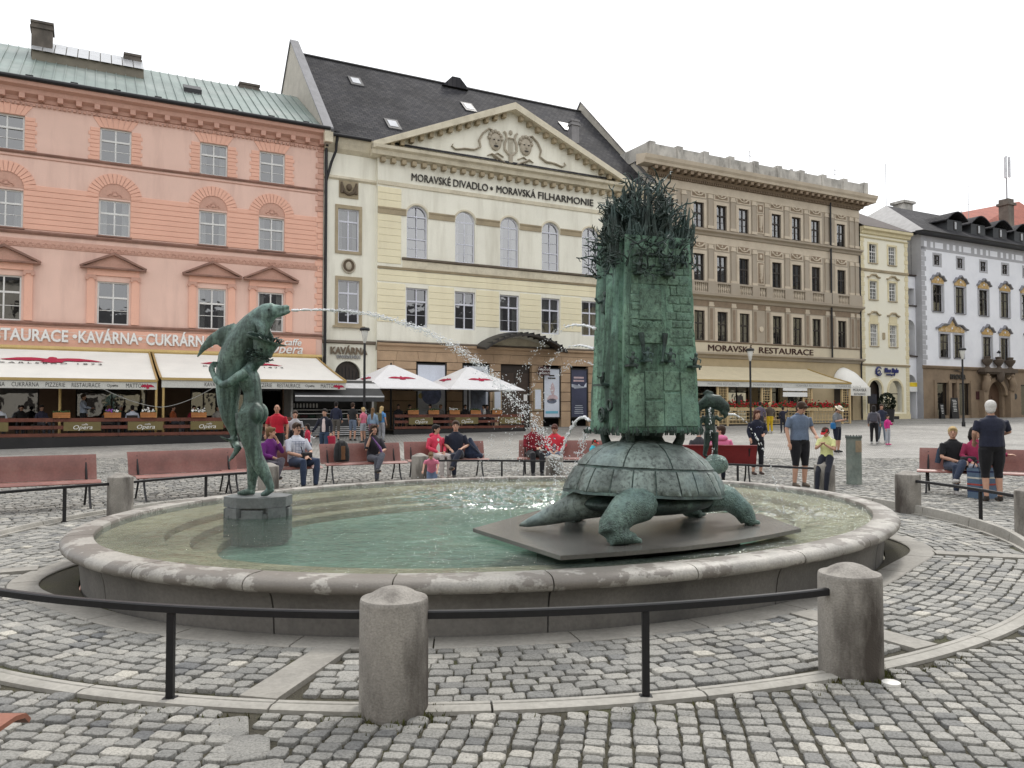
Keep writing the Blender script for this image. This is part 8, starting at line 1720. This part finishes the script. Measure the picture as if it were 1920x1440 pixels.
for u, n, lb in ((-16.6, 4.0, 'round table at the left end of the awning terrace'), (-12.9, 4.1, 'round table of the guest in orange'), (-10.2, 3.4, 'round table of the guest in red'), (-14.9, 3.2, 'round table behind the waiter')): table(u, n, .52, lb)
x, y = fw(-14.35, 4.3); person('waiter in pale blue shirt standing on the terrace', (x, y), math.degrees(FRZ)+70, 1.82, top=(.36, .42, .52), legs=(.02, .02, .022), hair='brown', vox=.02, group='restaurant guests', z=.52, arms={-1: ((-.22, -.16, .24), (-.12, -.36, .22))})
GT = [(.55, 2.6, 0, (.03, .03, .035), 'dark', 'guest in black next to the kiosk'), (1.35, 2.2, 30, (.04, .03, .03), 'dark', 'guest in dark shirt under the first parasol'), (2.25, 2.9, -60, (.34, .33, .32), 'dark', 'leaning guest in light grey under the first parasol'), (3.1, 2.4, 20, (.16, .15, .14), 'fair', 'guest in grey under the parasols'), (4.5, 2.6, 0, (.02, .02, .022), 'dark', 'guest in black between the parasols'), (5.45, 3.0, -120, (.58, .57, .55), 'dark', 'guest in white shirt near the theatre door'), (6.0, 2.3, 20, (.05, .04, .04), 'dark', 'guest in dark shirt at the end of the parasol terrace')]
for u, n, rz, c, h, lb in GT: chair(u, n, .62, rz, 'dark chair of the ' + lb); x, y = fw(u, n); person(lb, (x, y), math.degrees(FRZ)+rz, 1.72, 'sit', top=c, hair=h, sleeve=.5, vox=.02, group='restaurant guests', z=.62)
for u, n, lb in ((1.0, 2.9, 'round table under the first parasol'), (2.75, 2.9, 'round table between the parasols'), (5.7, 2.4, 'round table under the second parasol')): table(u, n, .62, lb)
# --- things on benches and ground
p, a = near_bench(bD, dirx(641)); bp = thing('backpack', 'black and brown backpack standing on the bench', 'backpack', (p[0], p[1], .45), R(a))
g = M(); g.tube([(0, 0, .02), (0, 0, .12), (0, .01, .3), (0, .03, .42), (0, .05, .48)], [.17, .185, .175, .14, .07], 14, .62, up=(0, 1, 0)); remesh(g.build('bag_body', cloth((.022, .023, .024)), bp), .014, 3)
for k in (-.075, .06): M().tube([(k, -.118, .06), (k, -.125, .2), (k*.9, -.10, .36), (k*.8, -.02, .47)], .022, 7, .4).build('strap', cloth((.02, .02, .02)), bp, smooth=60)
M().obox((0, -.115, .22), (.045, .012, .15)).build('brown_panel', cloth((.16, .08, .04)), bp)
p, a = near_bench(bE, dirx(884)); bp = thing('blue_bag', 'dark blue rucksack with raised flap on the bench', 'bag', (p[0], p[1], .45), R(a)); g = M(); g.tube([(0, 0, .02), (0, -.02, .12), (-.02, 0, .26), (-.05, .03, .40), (-.03, .03, .50)], [.20, .21, .15, .10, .03], 12, .7, up=(0, 1, 0)); g.ball((.13, -.08, .06), (.14, .1, .09), 10, 7); remesh(g.build('bag_body', cloth((.018, .026, .052)), bp), .016, 3); M().tube([(-.1, -.1, .38), (.02, -.15, .25), (.16, -.14, .12)], .02, 6, .4).build('strap', cloth((.01, .012, .02)), bp)
bg2 = thing('shopping_bag', 'blue plaid shopping bag on the ground beside the standing man', 'bag', (8.62, 14.72, 0), R(20)); M().add([(-.2, -.14, 0), (.2, -.14, 0), (.2, .14, 0), (-.2, .14, 0), (-.23, -.12, .55), (.23, -.12, .55), (.23, .12, .55), (-.23, .12, .55)], [(0, 3, 2, 1), (0, 1, 5, 4), (1, 2, 6, 5), (2, 3, 7, 6), (3, 0, 4, 7)]).build('bag_body', cloth((.10, .15, .22)), bg2)
for z_, c_ in ((.12, (.02, .03, .08)), (.24, (.35, .06, .05)), (.36, (.5, .5, .45)), (.47, (.02, .03, .08))): f = z_/.55; M().box(-.203-.03*f, .203+.03*f, -.143+.02*f, .143-.02*f, z_, z_+.03).build('plaid_band', cloth(c_), bg2)
for s_ in (-.1, .1): M().tube([(-.1, s_, .55), (-.08, s_*.6, .68), (.08, s_*.6, .68), (.1, s_, .55)], .012, 6).build('handle', cloth((.03, .03, .04)), bg2)
# ------------------------------------------------------------------ the other side of the square, behind the viewer: what windows and water reflect
OPP = [(-78, -50, 14, (.62, .52, .38)), (-49.6, -27, 17, (.62, .56, .45)), (-26.6, -4, 15, (.66, .60, .46)), (-3.6, 20, 18, (.55, .52, .46)), (20.4, 46, 15, (.62, .56, .40)), (46.4, 76, 16, (.60, .58, .56))]
for k, (x0, x1, h, c) in enumerate(OPP):
    nm = ['ochre', 'pale stone', 'cream', 'pale grey', 'straw yellow', 'off-white'][k]; Y = -34.0
    b = thing('opposite_house', nm + ' house across the square behind the viewer', 'building', ((x0+x1)/2, Y, 0), 0, 'houses on the opposite side'); xm = (x0+x1)/2
    M().box(x0-xm, x1-xm, -12, 0, -.1, h).build('wall', mt('opposite_plaster_%d' % k, c, .9, var=.08), b)
    M().prism([(-12.5, h), (.6, h), (-6, h+5)], lambda a, q, d: (d, a, q), x0-xm, x1-xm).build('roof', m_slate, b)
    n = int((x1-x0)/3.6)
    for i in range(n):
        for z in np.arange(1.6, h-2.5, 3.8): u = x0-xm+(x1-x0)*(i+.5)/n; M().box(u-.6, u+.6, 0, .03, z, z+2.1).build('window', m_fdark, b)
b = thing('town_hall', 'long cream town hall closing the square beyond the right picture edge', 'building', (72, -2, 0), 0)
M().box(0, 14, -42, 76, -.1, 17).build('wall', mt('opposite_plaster_4', (.6, .5, .4), .9), b); M().prism([(-.6, 17), (14.6, 17), (7, 25)], lambda a, q, d: (a, d, q), -42, 76).build('roof', m_slate, b)
for i in range(31):
    for z in np.arange(1.6, 14.5, 4.2): y_ = -40+3.7*i; M().box(-.03, 0, y_-.65, y_+.65, z, z+2.3).build('window', m_fdark, b)
